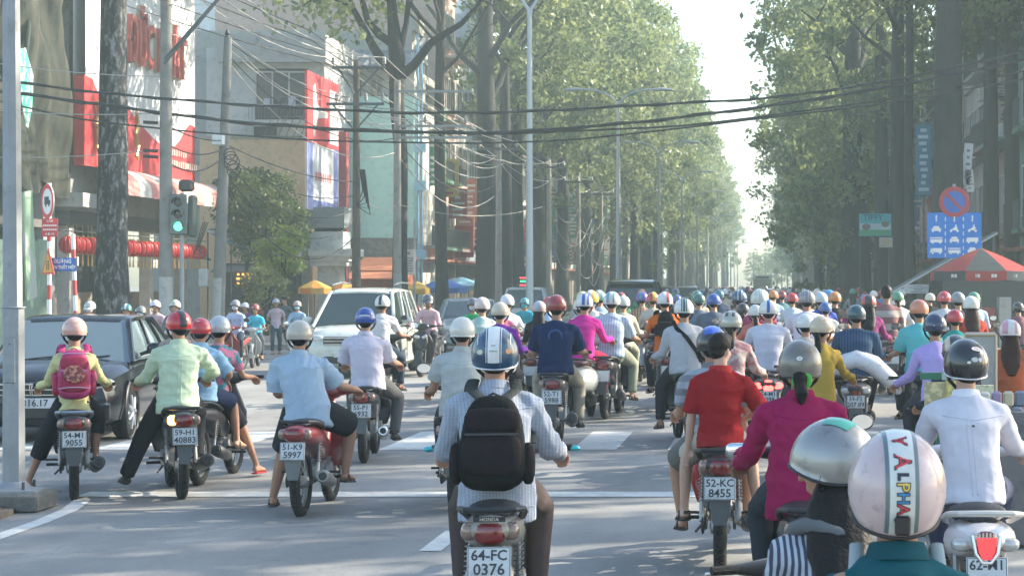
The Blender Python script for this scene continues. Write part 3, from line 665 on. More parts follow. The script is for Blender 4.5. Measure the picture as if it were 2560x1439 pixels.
def shophouse(x, y0, y1, H, s, c, label, group, signs=True, detail=True):
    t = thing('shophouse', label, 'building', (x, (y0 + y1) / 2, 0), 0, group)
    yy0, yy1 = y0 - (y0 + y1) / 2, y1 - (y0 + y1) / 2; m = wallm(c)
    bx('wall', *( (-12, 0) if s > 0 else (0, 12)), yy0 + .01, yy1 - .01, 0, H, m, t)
    fl = int(H / 3.4)
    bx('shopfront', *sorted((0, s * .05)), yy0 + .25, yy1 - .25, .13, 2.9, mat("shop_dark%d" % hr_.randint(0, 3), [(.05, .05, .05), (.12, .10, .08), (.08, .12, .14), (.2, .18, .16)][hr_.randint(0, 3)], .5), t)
    bx('shop_awning', *sorted((0, s * 1.3)), yy0 + .1, yy1 - .1, 2.95, 3.05, mat("awning%d" % hr_.randint(0, 2), [(.15, .3, .45), (.4, .12, .08), (.28, .28, .27)][hr_.randint(0, 2)], .7, dirt=.6), t)
    for f in range(1, fl):
        z = 3.4 * f + .3; k = hr_.random()
        if k < .6: balcony(t, 0, yy0 + .1, yy1 - .1, z, s, hr_.choice((.7, 1.)), m)
        n = 2 if (y1 - y0) > 3.6 else 1; w = (y1 - y0 - .8) / n
        for i in range(n):
            a = yy0 + .4 + i * w; wx(t, 0, a + .12, a + w - .12, z + .55, z + 2.3, s, glass=M_GLASS if hr_.random() < .7 else M_DARK)
        if detail and hr_.random() < .4: ac_unit(x + (s * .02), (y0 + y1) / 2 + hr_.uniform(-1, 1), z + 2.35, 'white air conditioner on a house front above a window', s)
    bx('parapet', *sorted((-s * .3, s * .15)), yy0 + .02, yy1 - .02, H + .002, H + .7, m, t)
    if signs:
        for q in range(hr_.randint(1, 3)):
            sc = hr_.choice(SIGC); zz = hr_.uniform(3.2, 7); hh = hr_.uniform(1, 3.2); yv = hr_.uniform(y0 + .3, y1 - .3)
            st = thing('hanging_sign', '%s upright sign board standing out from the %s' % (['green', 'red', 'blue', 'yellow', 'white', 'brick red', 'teal'][SIGC.index(sc)], label.split(' in the left')[0].split(' behind')[0] + (', left row' if s > 0 else ', right row')), 'sign', (x, yv, zz), 0, 'sign boards on the ' + ('left' if s > 0 else 'right') + ' house row')
            bx('board', *sorted((s * .15, s * 1.15)), -.06, .06, 0, hh, mat("sign_" + col_key(sc), sc, .5, dirt=.4), st)
            n = int(hh / .3); mk = MB()
            for i in range(n):
                if hr_.random() < .75: mk.box((s * .65, -.064, .2 + i * .3), (hr_.uniform(.3, .75), .004, .13))
            part('faded_lettering', mk, M_WHITE if sc[0] < .6 else mat("sign_ink", (.4, .08, .06), .6), st, smooth=False); bx('bracket', *sorted((0, s * .15)), -.02, .02, hh * .5, hh * .5 + .05, M_RAIL, st)
    return t
# far left row of narrow shop houses
y = 96.0; i = 0
names = {0: 'grey', 1: 'cream', 2: 'teal grey', 3: 'off-white', 4: 'brown', 5: 'pale blue', 6: 'yellow ochre', 7: 'grey green', 8: 'salmon', 9: 'green'}
order = [0, 9, 8, 3, 5, 1, 2, 6, 4, 3, 7, 8, 1, 5, 0, 6, 3, 2, 1, 4, 8, 3, 7, 0]
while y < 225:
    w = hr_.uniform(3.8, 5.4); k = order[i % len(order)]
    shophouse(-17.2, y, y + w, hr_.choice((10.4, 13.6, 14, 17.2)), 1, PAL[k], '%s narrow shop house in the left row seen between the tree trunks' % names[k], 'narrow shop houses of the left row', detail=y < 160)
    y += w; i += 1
y = 60.5; i = 4
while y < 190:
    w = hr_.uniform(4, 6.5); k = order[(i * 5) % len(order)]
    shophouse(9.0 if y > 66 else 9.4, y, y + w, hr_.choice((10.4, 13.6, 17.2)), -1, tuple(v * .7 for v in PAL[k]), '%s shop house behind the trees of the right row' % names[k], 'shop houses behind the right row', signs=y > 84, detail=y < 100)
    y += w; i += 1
# far ends of the avenue
for s, x in ((1, -17.5), (-1, 12.)):
    for j in range(6):
        y0 = 232 + j * 45; t = thing('building', 'long pale block far down the avenue, faint in the haze', 'building', (x, y0, 0), 0, 'hazy blocks far down the avenue')
        bx('wall', *((-14, 0) if s > 0 else (0, 14)), 0, 40, 0, 15 + 3 * (j % 3), wallm(PAL[j % 8]), t)
        for f in range(4):
            for q in range(8): wx(t, 0, 2 + q * 4.7, 4.6 + q * 4.7, 3.4 * f + 1.2, 3.4 * f + 2.9, s)
# ---- bakery building on the left corner
bk_ = thing('bakery_building', 'bakery building with curved white and red wall sign, striped awning and lanterns', 'building', (-22.5, 64.2, 0))
M_BW = wallm((.50, .50, .47))
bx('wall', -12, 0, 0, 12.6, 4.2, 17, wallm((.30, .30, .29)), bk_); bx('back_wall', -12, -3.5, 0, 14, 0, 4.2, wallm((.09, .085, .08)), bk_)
for i, yy in enumerate((.3, 4.4, 8.7, 13)): bx('column', -.5, -.1, yy, yy + .42, 0, 4.2, wallm((.55, .53, .50)), bk_)
bx('counter', -1.6, -1.0, 1.2, 13, 0, 1.55, wallm((.34, .27, .21)), bk_); bx('beam', -.45, .02, 0, 14, 3.72, 4.19, wallm((.10, .10, .10)), bk_)
for i in range(3): bx('shop_window', -2.6, -2.5, .9 + i * 4.3, 4.2 + i * 4.3, 1.56, 3.6, M_GLASS, bk_)
for i, yy in enumerate((2.2, 6.8, 11.)): bx('light_box', -.95, -.8, yy, yy + 1.0, 2.45, 2.75, mat("lit_box", (.7, .7, .55), .5, emit=(1, .95, .75), estr=.6), bk_)
bx('ledge', -.4, .55, -.3, 1.0, 4.3, 4.75, wallm((.46, .46, .43)), bk_)
sg = thing('wall_sign', 'huge white and red sign with raised red letters on the bakery wall', 'sign', (-22.0, 63.9, 0)); sg.scale = (1, .935, 1)
m = MB(); n = 14
prof = [(i / n) for i in range(n + 1)]
m.rings([[( .10 + .12 * math.sin(math.pi * f), .1 + 13.0 * f, z) for f in prof] for z in (5.75, 9, 13, 18)] , False, False); m.rings([[(-.3, .1 + 13.0 * f, z) for f in prof] for z in (5.75, 18)], False, False)
part('sign_face', m, mat("sign_white", (.66, .68, .68), .45, var=.12, vscale=1.2, dirt=.5), sg)
red = [(0, 8.5), (.7, 8.45), (1.1, 8.1), (2.0, 7.9), (4.3, 7.8), (5.6, 7.35), (7.2, 6.95), (8.6, 6.75), (9.8, 6.8), (10.8, 7.15), (11.6, 7.6), (12.3, 7.85), (13.1, 7.8)]
m = MB(); rows = [[], []]
for yy, zz in red:
    f = (yy - .1) / 13.0; xx = .118 + .12 * math.sin(math.pi * max(0, min(1, f))); rows[0].append((xx, yy, 5.62)); rows[1].append((xx, yy, zz))
m.rings(rows, False, False); m.box((-.06, -.02, 7.05), (.34, .06, 2.9)); part('red_wave', m, mat("sign_red", (.52, .035, .04), .45, dirt=.4), sg)
o = link('lettering', text_mesh('ĐỨC PHÁT', 2.15, .11, 'LEFT', .022), [mat("letter_red", (.50, .09, .07), .45, dirt=.6)], sg); o.location = (.34, 3.7, 10.0); o.rotation_euler = (R(90), 0, R(90)); o.scale = (.66, 1.0, 1)
o = link('letter_edge', text_mesh('ĐỨC PHÁT', 2.15, .10, 'LEFT', .055), mat("letter_edge", (.42, .36, .25), .5, metal=.3), sg); o.location = (.22, 3.7, 10.0); o.rotation_euler = (R(90), 0, R(90)); o.scale = (.66, 1.0, 1)
m = MB(); q_ = random.Random(8)
for r_, (n_, z_) in enumerate(((11, 6.62), (16, 6.22))):
    for i in range(n_): m.box((.27, 8.2 + r_ * .3 + i * .30, z_), (.02, q_.uniform(.12, .22), q_.uniform(.18, .26)))
part('faded_lettering', m, mat("letter_grey", (.42, .38, .34), .5), sg, smooth=False)
for yy in (.75, 5.0):
    m = MB(); m.tube([(.25, yy, 6.2), (.25, yy + .3, 6.6), (.25, yy - .05, 7.0), (.25, yy + .25, 7.4), (.25, yy + .05, 7.75)], .07, 6); m.tube([(.25, yy + .25, 6.1), (.25, yy + .05, 6.8), (.25, yy + .35, 7.3)], .06, 6); part('gold_emblem', m, mat("gold", (.45, .33, .12), .4, metal=.5), sg)
# bay awning, white and pink-red bands
aw = thing('awning', 'curved awning in broad white and red bands under the bakery sign', 'awning', (-22.4, 65, 0))
nb = 11
for b_ in range(nb):
    m = MB(); y0, y1 = b_ * 1.24, (b_ + 1) * 1.24 - .012; rows = []
    for i in range(9):
        a = R(90 - 90 * i / 8); rows.append([(.1 + 1.45 * math.cos(a), y0, 4.95 + .78 * math.sin(a)), (.1 + 1.45 * math.cos(a), y1, 4.95 + .78 * math.sin(a))])
    rows.append([(1.56, y0, 4.72), (1.56, y1, 4.72)]); m.rings(rows, False, False); part('awning_band', m, cloth((.62, .60, .55)) if b_ % 2 else cloth((.60, .27, .24)), aw)
m = MB(); m.prism([(0, 4.95)] + [(.1 + 1.44 * math.cos(R(90 - 90 * i / 8)), 4.95 + .775 * math.sin(R(90 - 90 * i / 8))) for i in range(9)], 13.63, 13.66, 'Y'); part('awning_end', m, cloth((.66, .62, .52)), aw)
# lanterns
for k in range(32):
    yy = 60.6 + k * .455; p = (-21.3 + .02 * math.sin(k * 2.1), yy, 3.02)
    if 5 < k < 8: continue
    t = thing('paper_lantern', 'round red paper lantern in the row hung across the bakery front', 'lantern', p, 0, 'red lanterns along the bakery front'); t.scale = (1.1, .88, 1.5)
    def lan(mb):
        for i in range(12):
            a = 2 * math.pi * i / 12
            mb.tube([(.03 * math.cos(a), .03 * math.sin(a), .17)] + [(.19 * math.sin(R(q)) * math.cos(a), .19 * math.sin(R(q)) * math.sin(a), .17 * math.cos(R(q))) for q in (35, 65, 90, 115, 145)] + [(.03 * math.cos(a), .03 * math.sin(a), -.17)], [.006, .028, .045, .052, .045, .028, .006], 5)
    link('shade', bmesh_(('lan',), 'shade', lan), mat("lantern_red", (.62, .02, .018), .5), t)
    link('cap', bmesh_(('lanc',), 'cap', lambda mb: (mb.cyl((0, 0, .15), (0, 0, .20), .05, .05, 8), mb.cyl((0, 0, -.15), (0, 0, -.19), .05, .05, 8), mb.cyl((0, 0, .2), (0, 0, .42), .006, .006, 4))), mat("gold", (.45, .33, .12)), t)
    link('tassel', bmesh_(('lant',), 'tassel', lambda mb: mb.tube([(0, 0, -.19), (0, 0, -.30), (0, 0, -.42)], [.012, .022, .030], 6)), mat("tassel", (.55, .33, .10), .8), t)
m = MB(); m.tube([(-21.3, 60, 3.44), (-21.3, 75.5, 3.44)], .02, 6); tag(part('lantern_rod', m, M_RAIL, None), 'long thin rod the red lanterns hang from', 'rod')
# scaffold building under brown netting, far left
sb = thing('netted_building', 'unfinished building wrapped in brown and green construction netting', 'building', (-22.6, 50, 0))
bx('wall', -12, -1.4, 0, 13.9, 0, 17, wallm((.10, .09, .08)), sb); bx('side_column', -.9, -.25, 12.9, 13.9, 0, 17, wallm((.36, .37, .37)), sb)
for z in (3.6, 7.2, 10.8, 14.4): bx('floor_slab', -1.4, -.2, .0, 12.8, z, z + .25, wallm((.16, .15, .14)), sb)
for yy in (.4, 3.2, 6, 8.8, 11.8):
    m = MB(); m.cyl((-.3, yy, 0), (-.3, yy, 17), .04, .04, 6); part('scaffold_pole', m, M_RAIL, sb)
m = MB(); rows = []
rg = np.random.RandomState(3); ph = rg.uniform(0, 6, 8)
for i in range(61):
    z = 5.3 + 11.5 * i / 60; row = []
    for j in range(81):
        u = j / 80 * 13.6; x = .05 + .20 * math.sin(u * 2.3 + ph[0] + .5 * math.sin(z * .9)) + .13 * math.sin(u * 5.1 + z * .8 + ph[1]) + .07 * math.sin(u * 11 + ph[2] + z * 1.7) + .12 * math.sin(z * 1.4 + u + ph[3])
        zz = z - (.75 * math.sin(math.pi * ((u * .34) % 1)) if i < 3 else 0)
        row.append((x, u + .3, zz))
    rows.append(row)
m.rings(rows, False, False)
def netmat():
    mm = mat("netting", (.052, .054, .036), .9, var=.5, vscale=1.1, bump=.6, bscale=22., kind='bark', col2=(.010, .018, .015), pscale=2.3); return mm
part('netting', m, netmat(), sb, angle=180)
for k, (y0, z0, h_, w_) in enumerate(((8.7, 9.2, 9, .7), (9.8, 8.2, 9, .55), (4.3, 11.5, 6, .6))):
    m = MB(); m.tube([(.28, y0 + .6 * math.sin(i * .6), z0 + h_ * i / 8) for i in range(9)], [(.08, w_ * (.25 + .75 * min(1, i / 3)) * .35) for i in range(9)], 10, True, True, ref=(1, 0, 0)); part('netting_fold', m, mat("net_dark", (.035, .05, .042), .9), sb)
def gxY(px, x): return FOC * x / (px - VPX)
m = MB(); m.tube([(0, .2, 9.2), (.05, .4, 8.4), (0, .55, 7.6), (.05, .4, 6.9)], [(.02, .25), (.03, .55), (.03, .45), (.02, .12)], 10, True, True, ref=(1, 0, 0))
o = part('green_banner', m, mat("green_tarp", (.03, .33, .24), .6, kind='blotch', col2=(.45, .55, .5), pscale=3.), None); o.location = (-22.2, 59.2, -.4); tag(o, 'torn green and white tarpaulin caught on the construction netting', 'tarpaulin')
# green fence and leaning board by the netted building
fe = thing('corrugated_fence', 'pale green corrugated fence below the netted building', 'fence', (-20.9, 53.2, 0))
for k in range(5):
    m = MB(); rows = []
    for z in (.13, 3.1 - .06 * (k % 2)): rows.append([(.03 * math.sin(j * 1.57), k * .98 + j * .06, z) for j in range(17)])
    m.rings(rows, False, False); part('corrugated_sheet', m, mat("green_tin", (.30, .42, .32), .6, var=.3, vscale=1.5, dirt=.8), fe, smooth=False)
m = MB(); m.box((0, 0, 0), (.05, .75, 3.0), Matrix.Rotation(R(7), 3, 'X')); o = part('leaning_board', m, mat("board_green", (.36, .52, .34), .6, kind='blotch', col2=(.5, .55, .5), pscale=1.3), None); o.location = (-20.6, 55.6, 2.9); tag(o, 'pale green printed board leaning on the corrugated fence', 'board')
# grey block, ochre wall, teal wall
gb = thing('grey_house', 'grey concrete house with dark recessed upper window behind the leaning pole', 'building', (-22.2, 88, 0)); M_G1 = wallm((.58, .59, .57)); M_G2 = wallm((.45, .45, .43))
bx('wall', -2.6, 2.6, 0, 9, 0, 12.2, M_G1, gb); bx('roof_slab', -2.0, 2.75, -.45, 9, 11.55, 12.75, M_G2, gb)
bx('wall', -3.6, -2.6, .5, 9, 0, 12.0, wallm((.36, .38, .38)), gb); bx('window_recess', -.45, 1.85, -.06, -.002, 9.05, 11.3, M_DARK, gb)
wy(gb, -.062, -.4, 1.8, 9.7, 11.15, mull=2); bx('ledge', -.7, 2.1, -.55, -.003, 8.85, 9.02, M_G1, gb)
m = MB(); [m.box((-.6 + i * .14, -.5, 9.35), (.02, .02, .62)) for i in range(20)]; m.box((.7, -.5, 9.66), (2.75, .03, .03)); part('railing', m, M_RAIL, gb, smooth=False)
bx('lower_opening', -.5, .5, -.05, -.001, 8.2, 8.75, M_DARK, gb)
m = MB(); m.box((.2, -.56, 9.75), (.26, .02, .4)); m.box((1.3, -.56, 9.8), (.3, .02, .5)); part('drying_clothes', m, cloth((.45, .48, .55)), gb, smooth=False)
ow = thing('ochre_wall', 'plain ochre rendered wall below the grey house', 'wall', (-22.4, 86.6, 0)); bx('wall', -2.3, 2.6, 0, 1.3, 0, 8.1, wallm((.72, .53, .33)), ow); bx('coping', -2.32, 2.62, -.03, 1.3, 8.102, 8.25, wallm((.40, .36, .30)), ow)
m = MB()
for i in range(9): m.tube([(-1.0 + i * .32, -.1, 8.1), (-.1 + i * .32, -.45, 9.9)], .018, 4)
for i in range(5): m.tube([(-1.0 + i * .2, -.1 - .07 * i, 8.2 + i * .42), (1.9 + i * .2, -.1 - .07 * i, 8.2 + i * .42)], .018, 4)
o = part('steel_frame', m, M_RAIL, None); o.location = (-20.9, 86.4, 0); tag(o, 'dark steel lattice leaning against the grey house by the red billboard', 'frame')
gr2 = thing('tin_roofed_house', 'cream upper storey with tin roof and two small windows above the teal wall', 'building', (-19.8, 94.5, 0))
bx('wall', -.4, 3.0, 0, 8, 0, 12.0, wallm((.66, .64, .56)), gr2); wy(gr2, -.002, .95, 1.5, 10.4, 11.5); wy(gr2, -.002, -.2, .5, 10.6, 11.4)
m = MB(); rows = []
for yy, zz in ((-1.3, 12.0), (4, 14.0)): rows.append([(-3.1 + j * .08, yy, zz + .03 * math.sin(j * 1.57)) for j in range(80)])
m.rings(rows, False, False); part('tin_roof', m, M_TIN, gr2, smooth=False); bx('gable', -3.0, -.41, 0, 6, 0, 12.2, wallm((.47, .45, .40)), gr2)
tw = thing('teal_wall', 'tall blank pale teal side wall behind the poles', 'wall', (-18.4, 93.5, 0)); bx('wall', -2.1, 1.75, 0, .9, 4.0, 10.6, wallm((.52, .80, .72), dirt=.4), tw); bx('base_wall', -2.1, 1.75, .05, .9, 0, 3.99, wallm((.22, .21, .20), kind='blotch', col2=(.30, .28, .26), pscale=3.), tw)
m = MB(); [m.cyl((1.95, -.1, 1), (1.95, -.1, 13.5), .05, .05, 8), m.cyl((2.15, -.1, 1), (2.15, -.1, 13), .04, .04, 8)]; part('drain_pipe', m, mat("blue_pipe", (.20, .42, .60), .5), tw)
for z in (6.2, 3.0, 8): bx('pipe_box', 1.8, 2.35, -.3, .0, z, z + .45, mat("blue_box", (.30, .52, .66), .5), tw)
for lab, x0, x1, y0, z1, c in (('pale tower block rising far behind the bakery', -47.5, -42.0, 160, 42, (.55, .58, .62)), ('tall white block behind the grey house', -31.5, -25.5, 132, 18.8, (.58, .62, .68)), ('pale block behind the forked tree', -29, -22, 150, 24, (.55, .57, .6)),
                             ('low cream block behind the tin roof', -24.5, -18, 112, 13.2, (.5, .48, .42)), ('grey block behind the dark tree', -34, -24, 108, 9.5, (.4, .4, .38))):
    t = thing('background_block', lab, 'building', ((x0 + x1) / 2, y0, 0)); w = (x1 - x0) / 2; bx('wall', -w, w, 0, 12, 0, z1, wallm(c), t)
    for f in range(2, int(z1 / 3.3)):
        for q in range(int(w * 2 / 2.4)):
            wy(t, 0, -w + .7 + q * 2.4, -w + 1.9 + q * 2.4, f * 3.3 - .9, f * 3.3 + .5)
        bx('string_course', -w - .1, w + .1, -.12, -.001, f * 3.3 + 1.1, f * 3.3 + 1.25, wallm(c), t)
# street-level stalls behind the oncoming riders
for lab, px, py, S, w, d, h, c in (('low dark shop front under the trees at the far corner', 660, 0, 58, 3.4, 3, 2.6, (.07, .06, .055)), ('orange tarpaulin stall under the teal wall', 950, 0, 58, 2.0, 2.5, 2.3, (.50, .16, .06)),
                                 ('dark market stall beside the tree trunks', 1150, 0, 41, 2.6, 2.5, 2.2, (.10, .10, .09))):
    p = P(px, 712, S); t = thing('stall', lab, 'stall', (p.x, p.y, .13)); bx('wall', -w / 2, w / 2, 0, d, 0, h, mat("stall_" + col_key(c), c, .8, var=.4, dirt=.6), t)
    m = MB(); m.add([(-w / 2 - .3, -1.1, h - .35), (w / 2 + .3, -1.1, h - .35), (w / 2 + .2, d, h + .6), (-w / 2 - .2, d, h + .6), (-w / 2 - .3, -1.1, h - .39), (w / 2 + .3, -1.1, h - .39)], [(0, 1, 2, 3), (0, 4, 5, 1)]); part('roof', m, mat("tarp_" + col_key(c), tuple(min(1, v * 1.4 + .04) for v in c), .7, dirt=.6), t, smooth=False)
    for i in range(3): bx('goods', -w / 2 + .3 + i * w / 3.2, -w / 2 + .9 + i * w / 3.2, -.5, -.1, 0, .5 + .2 * (i % 2), mat("goods%d" % i, [(.4, .3, .1), (.35, .08, .06), (.3, .3, .32)][i], .7), t)
p = P(612, 0, 66); m = MB()
m.add([(-1.5, 0, 3.6), (1.2, 0, 2.1), (1.4, 3, 2.3), (-1.4, 3, 3.8)], [(0, 1, 2, 3)]); m.add([(-1.5, 0, 3.55), (1.2, 0, 2.05), (1.2, 0, 2.1), (-1.5, 0, 3.6)], [(0, 1, 2, 3)])
t = thing('tarpaulin_roof', 'blue and white striped tarpaulin roof sloping down right of the leaning pole', 'tarpaulin', (p.x, p.y, .3)); part('tarpaulin', m, mat("blue_tarp", (.10, .25, .50), .6, kind='hstripe', col2=(.6, .64, .66), pscale=1.3), t, smooth=False); m = MB(); [m.cyl((x_, y_, -.15), (x_, y_, z_), .03, .03, 6) for x_, y_, z_ in ((-1.4, 0, 3.5), (1.15, 0, 2.1), (1.3, 2.9, 2.3), (-1.3, 2.9, 3.8))]; part('post', m, M_RAIL, t)
p = P(625, 0, 70); t = thing('lit_shop_sign', 'glowing orange shop sign under the blue tarpaulin', 'sign', (p.x, p.y, 1.75)); bx('board', -.55, .55, 0, .08, 0, .55, mat("sign_brown", (.12, .04, .02), .6), t)
m = MB(); q_ = random.Random(4)
for r_ in range(3):
    for i in range(6): m.box((-.42 + i * .17, -.004, .12 + r_ * .155), (q_.uniform(.07, .13), .006, .07))
part('faded_lettering', m, mat("sign_glow", (.8, .4, .08), .5, emit=(1, .45, .08), estr=1.0), t, smooth=False)
# gate pillar
p = P(828, 0, 63); t = thing('gate_pillar', 'grey stepped concrete pillar with wide cap and two blocks on top', 'pillar', (p.x, p.y, 0)); M_PIL = wallm((.56, .60, .60), var=.15); M_PIL2 = wallm((.25, .28, .29), var=.15)
bx('shaft', -.45, .45, -.45, .45, 0, 2.55, M_PIL, t); bx('cap_moulding', -.78, .78, -.78, .78, 2.55, 2.74, M_PIL, t); bx('cap_moulding', -.88, .88, -.88, .88, 2.742, 2.93, M_PIL, t); bx('cap', -1.08, 1.08, -1.08, 1.08, 2.932, 3.22, M_PIL, t)
bx('block', -.78, .62, -.7, .7, 3.222, 3.90, M_PIL, t); bx('block', -.88, .68, -.75, .75, 4.05, 4.86, M_PIL2, t); bx('neck', -.6, .5, -.5, .5, 3.902, 4.048, M_DARK, t)
# ================================================================ poles, wires, signs
def pole_(label, name, x, y, z1, r0, r1, m, lean=0., group=None, cat='utility pole', extra=None):
    t = thing(name, label, cat, (x, y, 0), 0, group); mb = MB(); mb.tube([(0, 0, 0), (lean * .5, 0, z1 * .5), (lean, 0, z1)], [r0, (r0 + r1) / 2, r1], 14); part('shaft', mb, m, t)
    if extra: extra(t)
    return t
M_CONC = mat("pole_concrete", (.24, .235, .215), .85, var=.3, vscale=2., dirt=.8, bump=.3); M_CONCL = mat("pole_concrete_pale", (.38, .36, .31), .85, var=.25, vscale=2., dirt=.6)
M_WOODP = mat("pole_brown", (.14, .11, .085), .85, var=.3, vscale=2., dirt=.7)
M_INSUL = mat("insulator", (.28, .26, .24), .4)
def crossarm(t, z, x0, x1, brace=True, ins=(), lean=0., m=None, down=False):
    mb = MB(); mb.box(((x0 + x1) / 2 + lean, -.16, z), (x1 - x0, .08, .09)); part('crossarm', mb, m or M_RAIL, t, smooth=False)
    if brace:
        mb = MB(); mb.tube([(lean, -.16, z - .9 * (abs(x1) if brace is True else 1)), (lean + x1 * .8, -.16, z)], .03, 6)
        if x0 < -.3: mb.tube([(lean, -.16, z - .9), (lean + x0 * .8, -.16, z)], .03, 6)
        part('brace', mb, m or M_RAIL, t)
    for x in ins:
        mb = MB(); mb.lathe([(.02, 0), (.02, .06), (.07, .08), (.05, .14), (.07, .16), (.05, .22), (.06, .24), (.03, .32)], (x + lean, -.16, z + .04), 10); part('insulator', mb, M_INSUL, t)
def sub(name, fn, m, t, smooth=True): mb = MB(); fn(mb); return part(name, mb, m, t, smooth=smooth)
# galvanised lamp pole close at the left edge, on its plinth
x_, y_ = -6.05, 16.0
t = thing('lamp_post', 'thick galvanised steel pole at the left edge bolted to a concrete plinth', 'pole', (x_, y_, 0)); 
sub('shaft', lambda m: m.tube([(0, 0, .22), (-.008, 0, 1.6), (-.03, 0, 6)], [.085, .080, .062], 8), M_STEEL, t)
sub('base_sleeve', lambda m: m.tube([(0, 0, .22), (0, 0, 1.62)], [.092, .086], 8), M_STEEL, t); sub('sleeve_ring', lambda m: m.ring((0, 0, 1.62), .088, .007, 20, 6, 'Z'), M_STEEL, t)
sub('hatch', lambda m: (m.rbox((.0, -.084, 1.2), (.085, .012, .36), .02),), M_STEEL, t); sub('hatch_screw', lambda m: m.ell((.0, -.092, 1.33), (.006, .004, .006), 8, 4), M_BLACK, t)
sub('flange', lambda m: (m.lathe([(.20, .15), (.20, .17), (.13, .19), (.092, .235)], (0, 0, 0), 20), m.box((.12, 0, .16), (.22, .3, .018))), M_STEEL, t)
for i in range(4):
    a = R(45 + 90 * i); sub('bolt', lambda m: m.cyl((.17 * math.cos(a), .17 * math.sin(a), .15), (.17 * math.cos(a), .17 * math.sin(a), .235), .012, .012, 6), M_DGREY, t)
sub('plinth', lambda m: m.rbox((0.02, 0, .075), (.50, .48, .15), .02), mat("plinth", (.16, .155, .14), .9, dirt=.9, bump=.5), t)
m = MB(); m.box((0, 0, 0), (.06, .06, .12))
t = thing('barrier_post', 'short red and white banded post at the left edge of the picture', 'post', (-6.13, 15.3, 0))
for k in range(6): sub('red_band' if k % 2 else 'white_band', lambda m: m.cyl((0, 0, .03 + k * .13), (0, 0, .16 + k * .13), .035, .035, 12), mat("post_red", (.45, .05, .05), .5) if k % 2 else M_WHITE, t)
# big utility poles
def exA(t):
    crossarm(t, 8.95, -.1, 1.7, True, (.4, .9, 1.55)); sub('bracket', lambda m: m.tube([(0, -.16, 7.3), (1.35, -.16, 8.9)], .035, 6), M_RAIL, t)
    for z in (5.85, 5.15, 5.0): sub('cable_clamp', lambda m: m.tube([(-.5, -.2, z), (-.15, -.18, z - .02)], .045, 6), M_BLACK, t)
    sub('painted_foot', lambda m: m.tube([(0, 0, 0), (0, 0, 2.0)], [.178, .168], 14), mat("pole_foot", (.40, .40, .37), .8, dirt=.8), t)
pole_('straight grey concrete pole left of the green traffic light', 'utility_pole', -15.1, 50, 9.6, .175, .135, M_CONC, 0, extra=exA)
def exB(t):
    sub('top_insulator', lambda m: m.lathe([(.03, 0), (.08, .06), (.05, .12), (.08, .16), (.03, .28)], (.30, 0, 8.85), 10), M_BLACK, t)
    sub('junction_box', lambda m: m.rbox((.10, -.22, 5.95), (.34, .22, .34), .04), M_WHITE, t)
    for k in range(5): sub('cable_coil', lambda m: m.ring((.42 + .03 * k, -.2, 5.55 - .12 * k), .16 + .03 * (k % 3), .016, 20, 5, 'Y'), M_BLACK, t)
    sub('meter_box', lambda m: m.rbox((-.34, -.15, 2.0), (.26, .2, .52), .03), mat("meter", (.45, .45, .42), .6, dirt=.6), t)
    sub('painted_foot', lambda m: m.tube([(0, 0, 0), (.05, 0, 2.0)], [.198, .19], 14), mat("pole_foot", (.40, .40, .37)), t)
    sub('hanging_cable', lambda m: [m.tube([(-.2 - .05 * k, -.18, 3.6), (-.45 - .06 * k, -.2, 2.9 - .1 * k), (-.12, -.2, 2.5)], .014, 5) for k in range(4)], M_BLACK, t)
pole_('leaning grey concrete pole with white junction box and tangled cables', 'utility_pole', -15.9, 57.5, 8.9, .195, .115, M_CONC, .32, extra=exB)
def exC(t): crossarm(t, 8.95, -.75, .98, True, (-.72, .5, .95)); crossarm(t, 7.75, -.95, .95, True, (-.62, .35, .9)); sub('cable_bundle', lambda m: [m.tube([(.14 + .04 * k, -.15, 5.6), (.25 + .06 * k, -.18, 4.9 - .2 * k), (.05, -.15, 4.4)], .02, 5) for k in range(5)], M_BLACK, t)
pole_('brown pole with two crossarms and paired insulators left of the forked tree', 'utility_pole', -13.65, 66, 9.2, .16, .10, M_WOODP, 0, extra=exC)
def exD(t):
    for z in (8.5, 7.3, 6.9): crossarm(t, z, .05, 2.6, False, (1.0, 2.4) if z == 7.3 else (), m=mat("arm_grey", (.3, .32, .3), .6))
    sub('painted_foot', lambda m: m.tube([(0, 0, 0), (0, 0, 2.2)], [.158, .148], 14), mat("pole_foot", (.40, .40, .37)), t)
pole_('pale concrete pole standing in front of the forked tree trunk', 'utility_pole', -12.95, 69.5, 8.9, .155, .115, M_CONCL, 0, extra=exD)
for i, (x, y, h) in enumerate([(-11.8, 87, 8.3), (-11.5, 104, 8.5), (-11.4, 119, 8.5), (-11.4, 135, 8.5), (-11.4, 152, 8.5), (-11.4, 172, 8.5)]):
    pole_('pale concrete pole among the tree trunks of the left row', 'utility_pole', x, y, h, .16, .11, M_CONCL, 0, group='pale poles among the left trunks', extra=lambda t, h=h: crossarm(t, h - .6, -.9, .9, False, (-.8, 0, .8)))
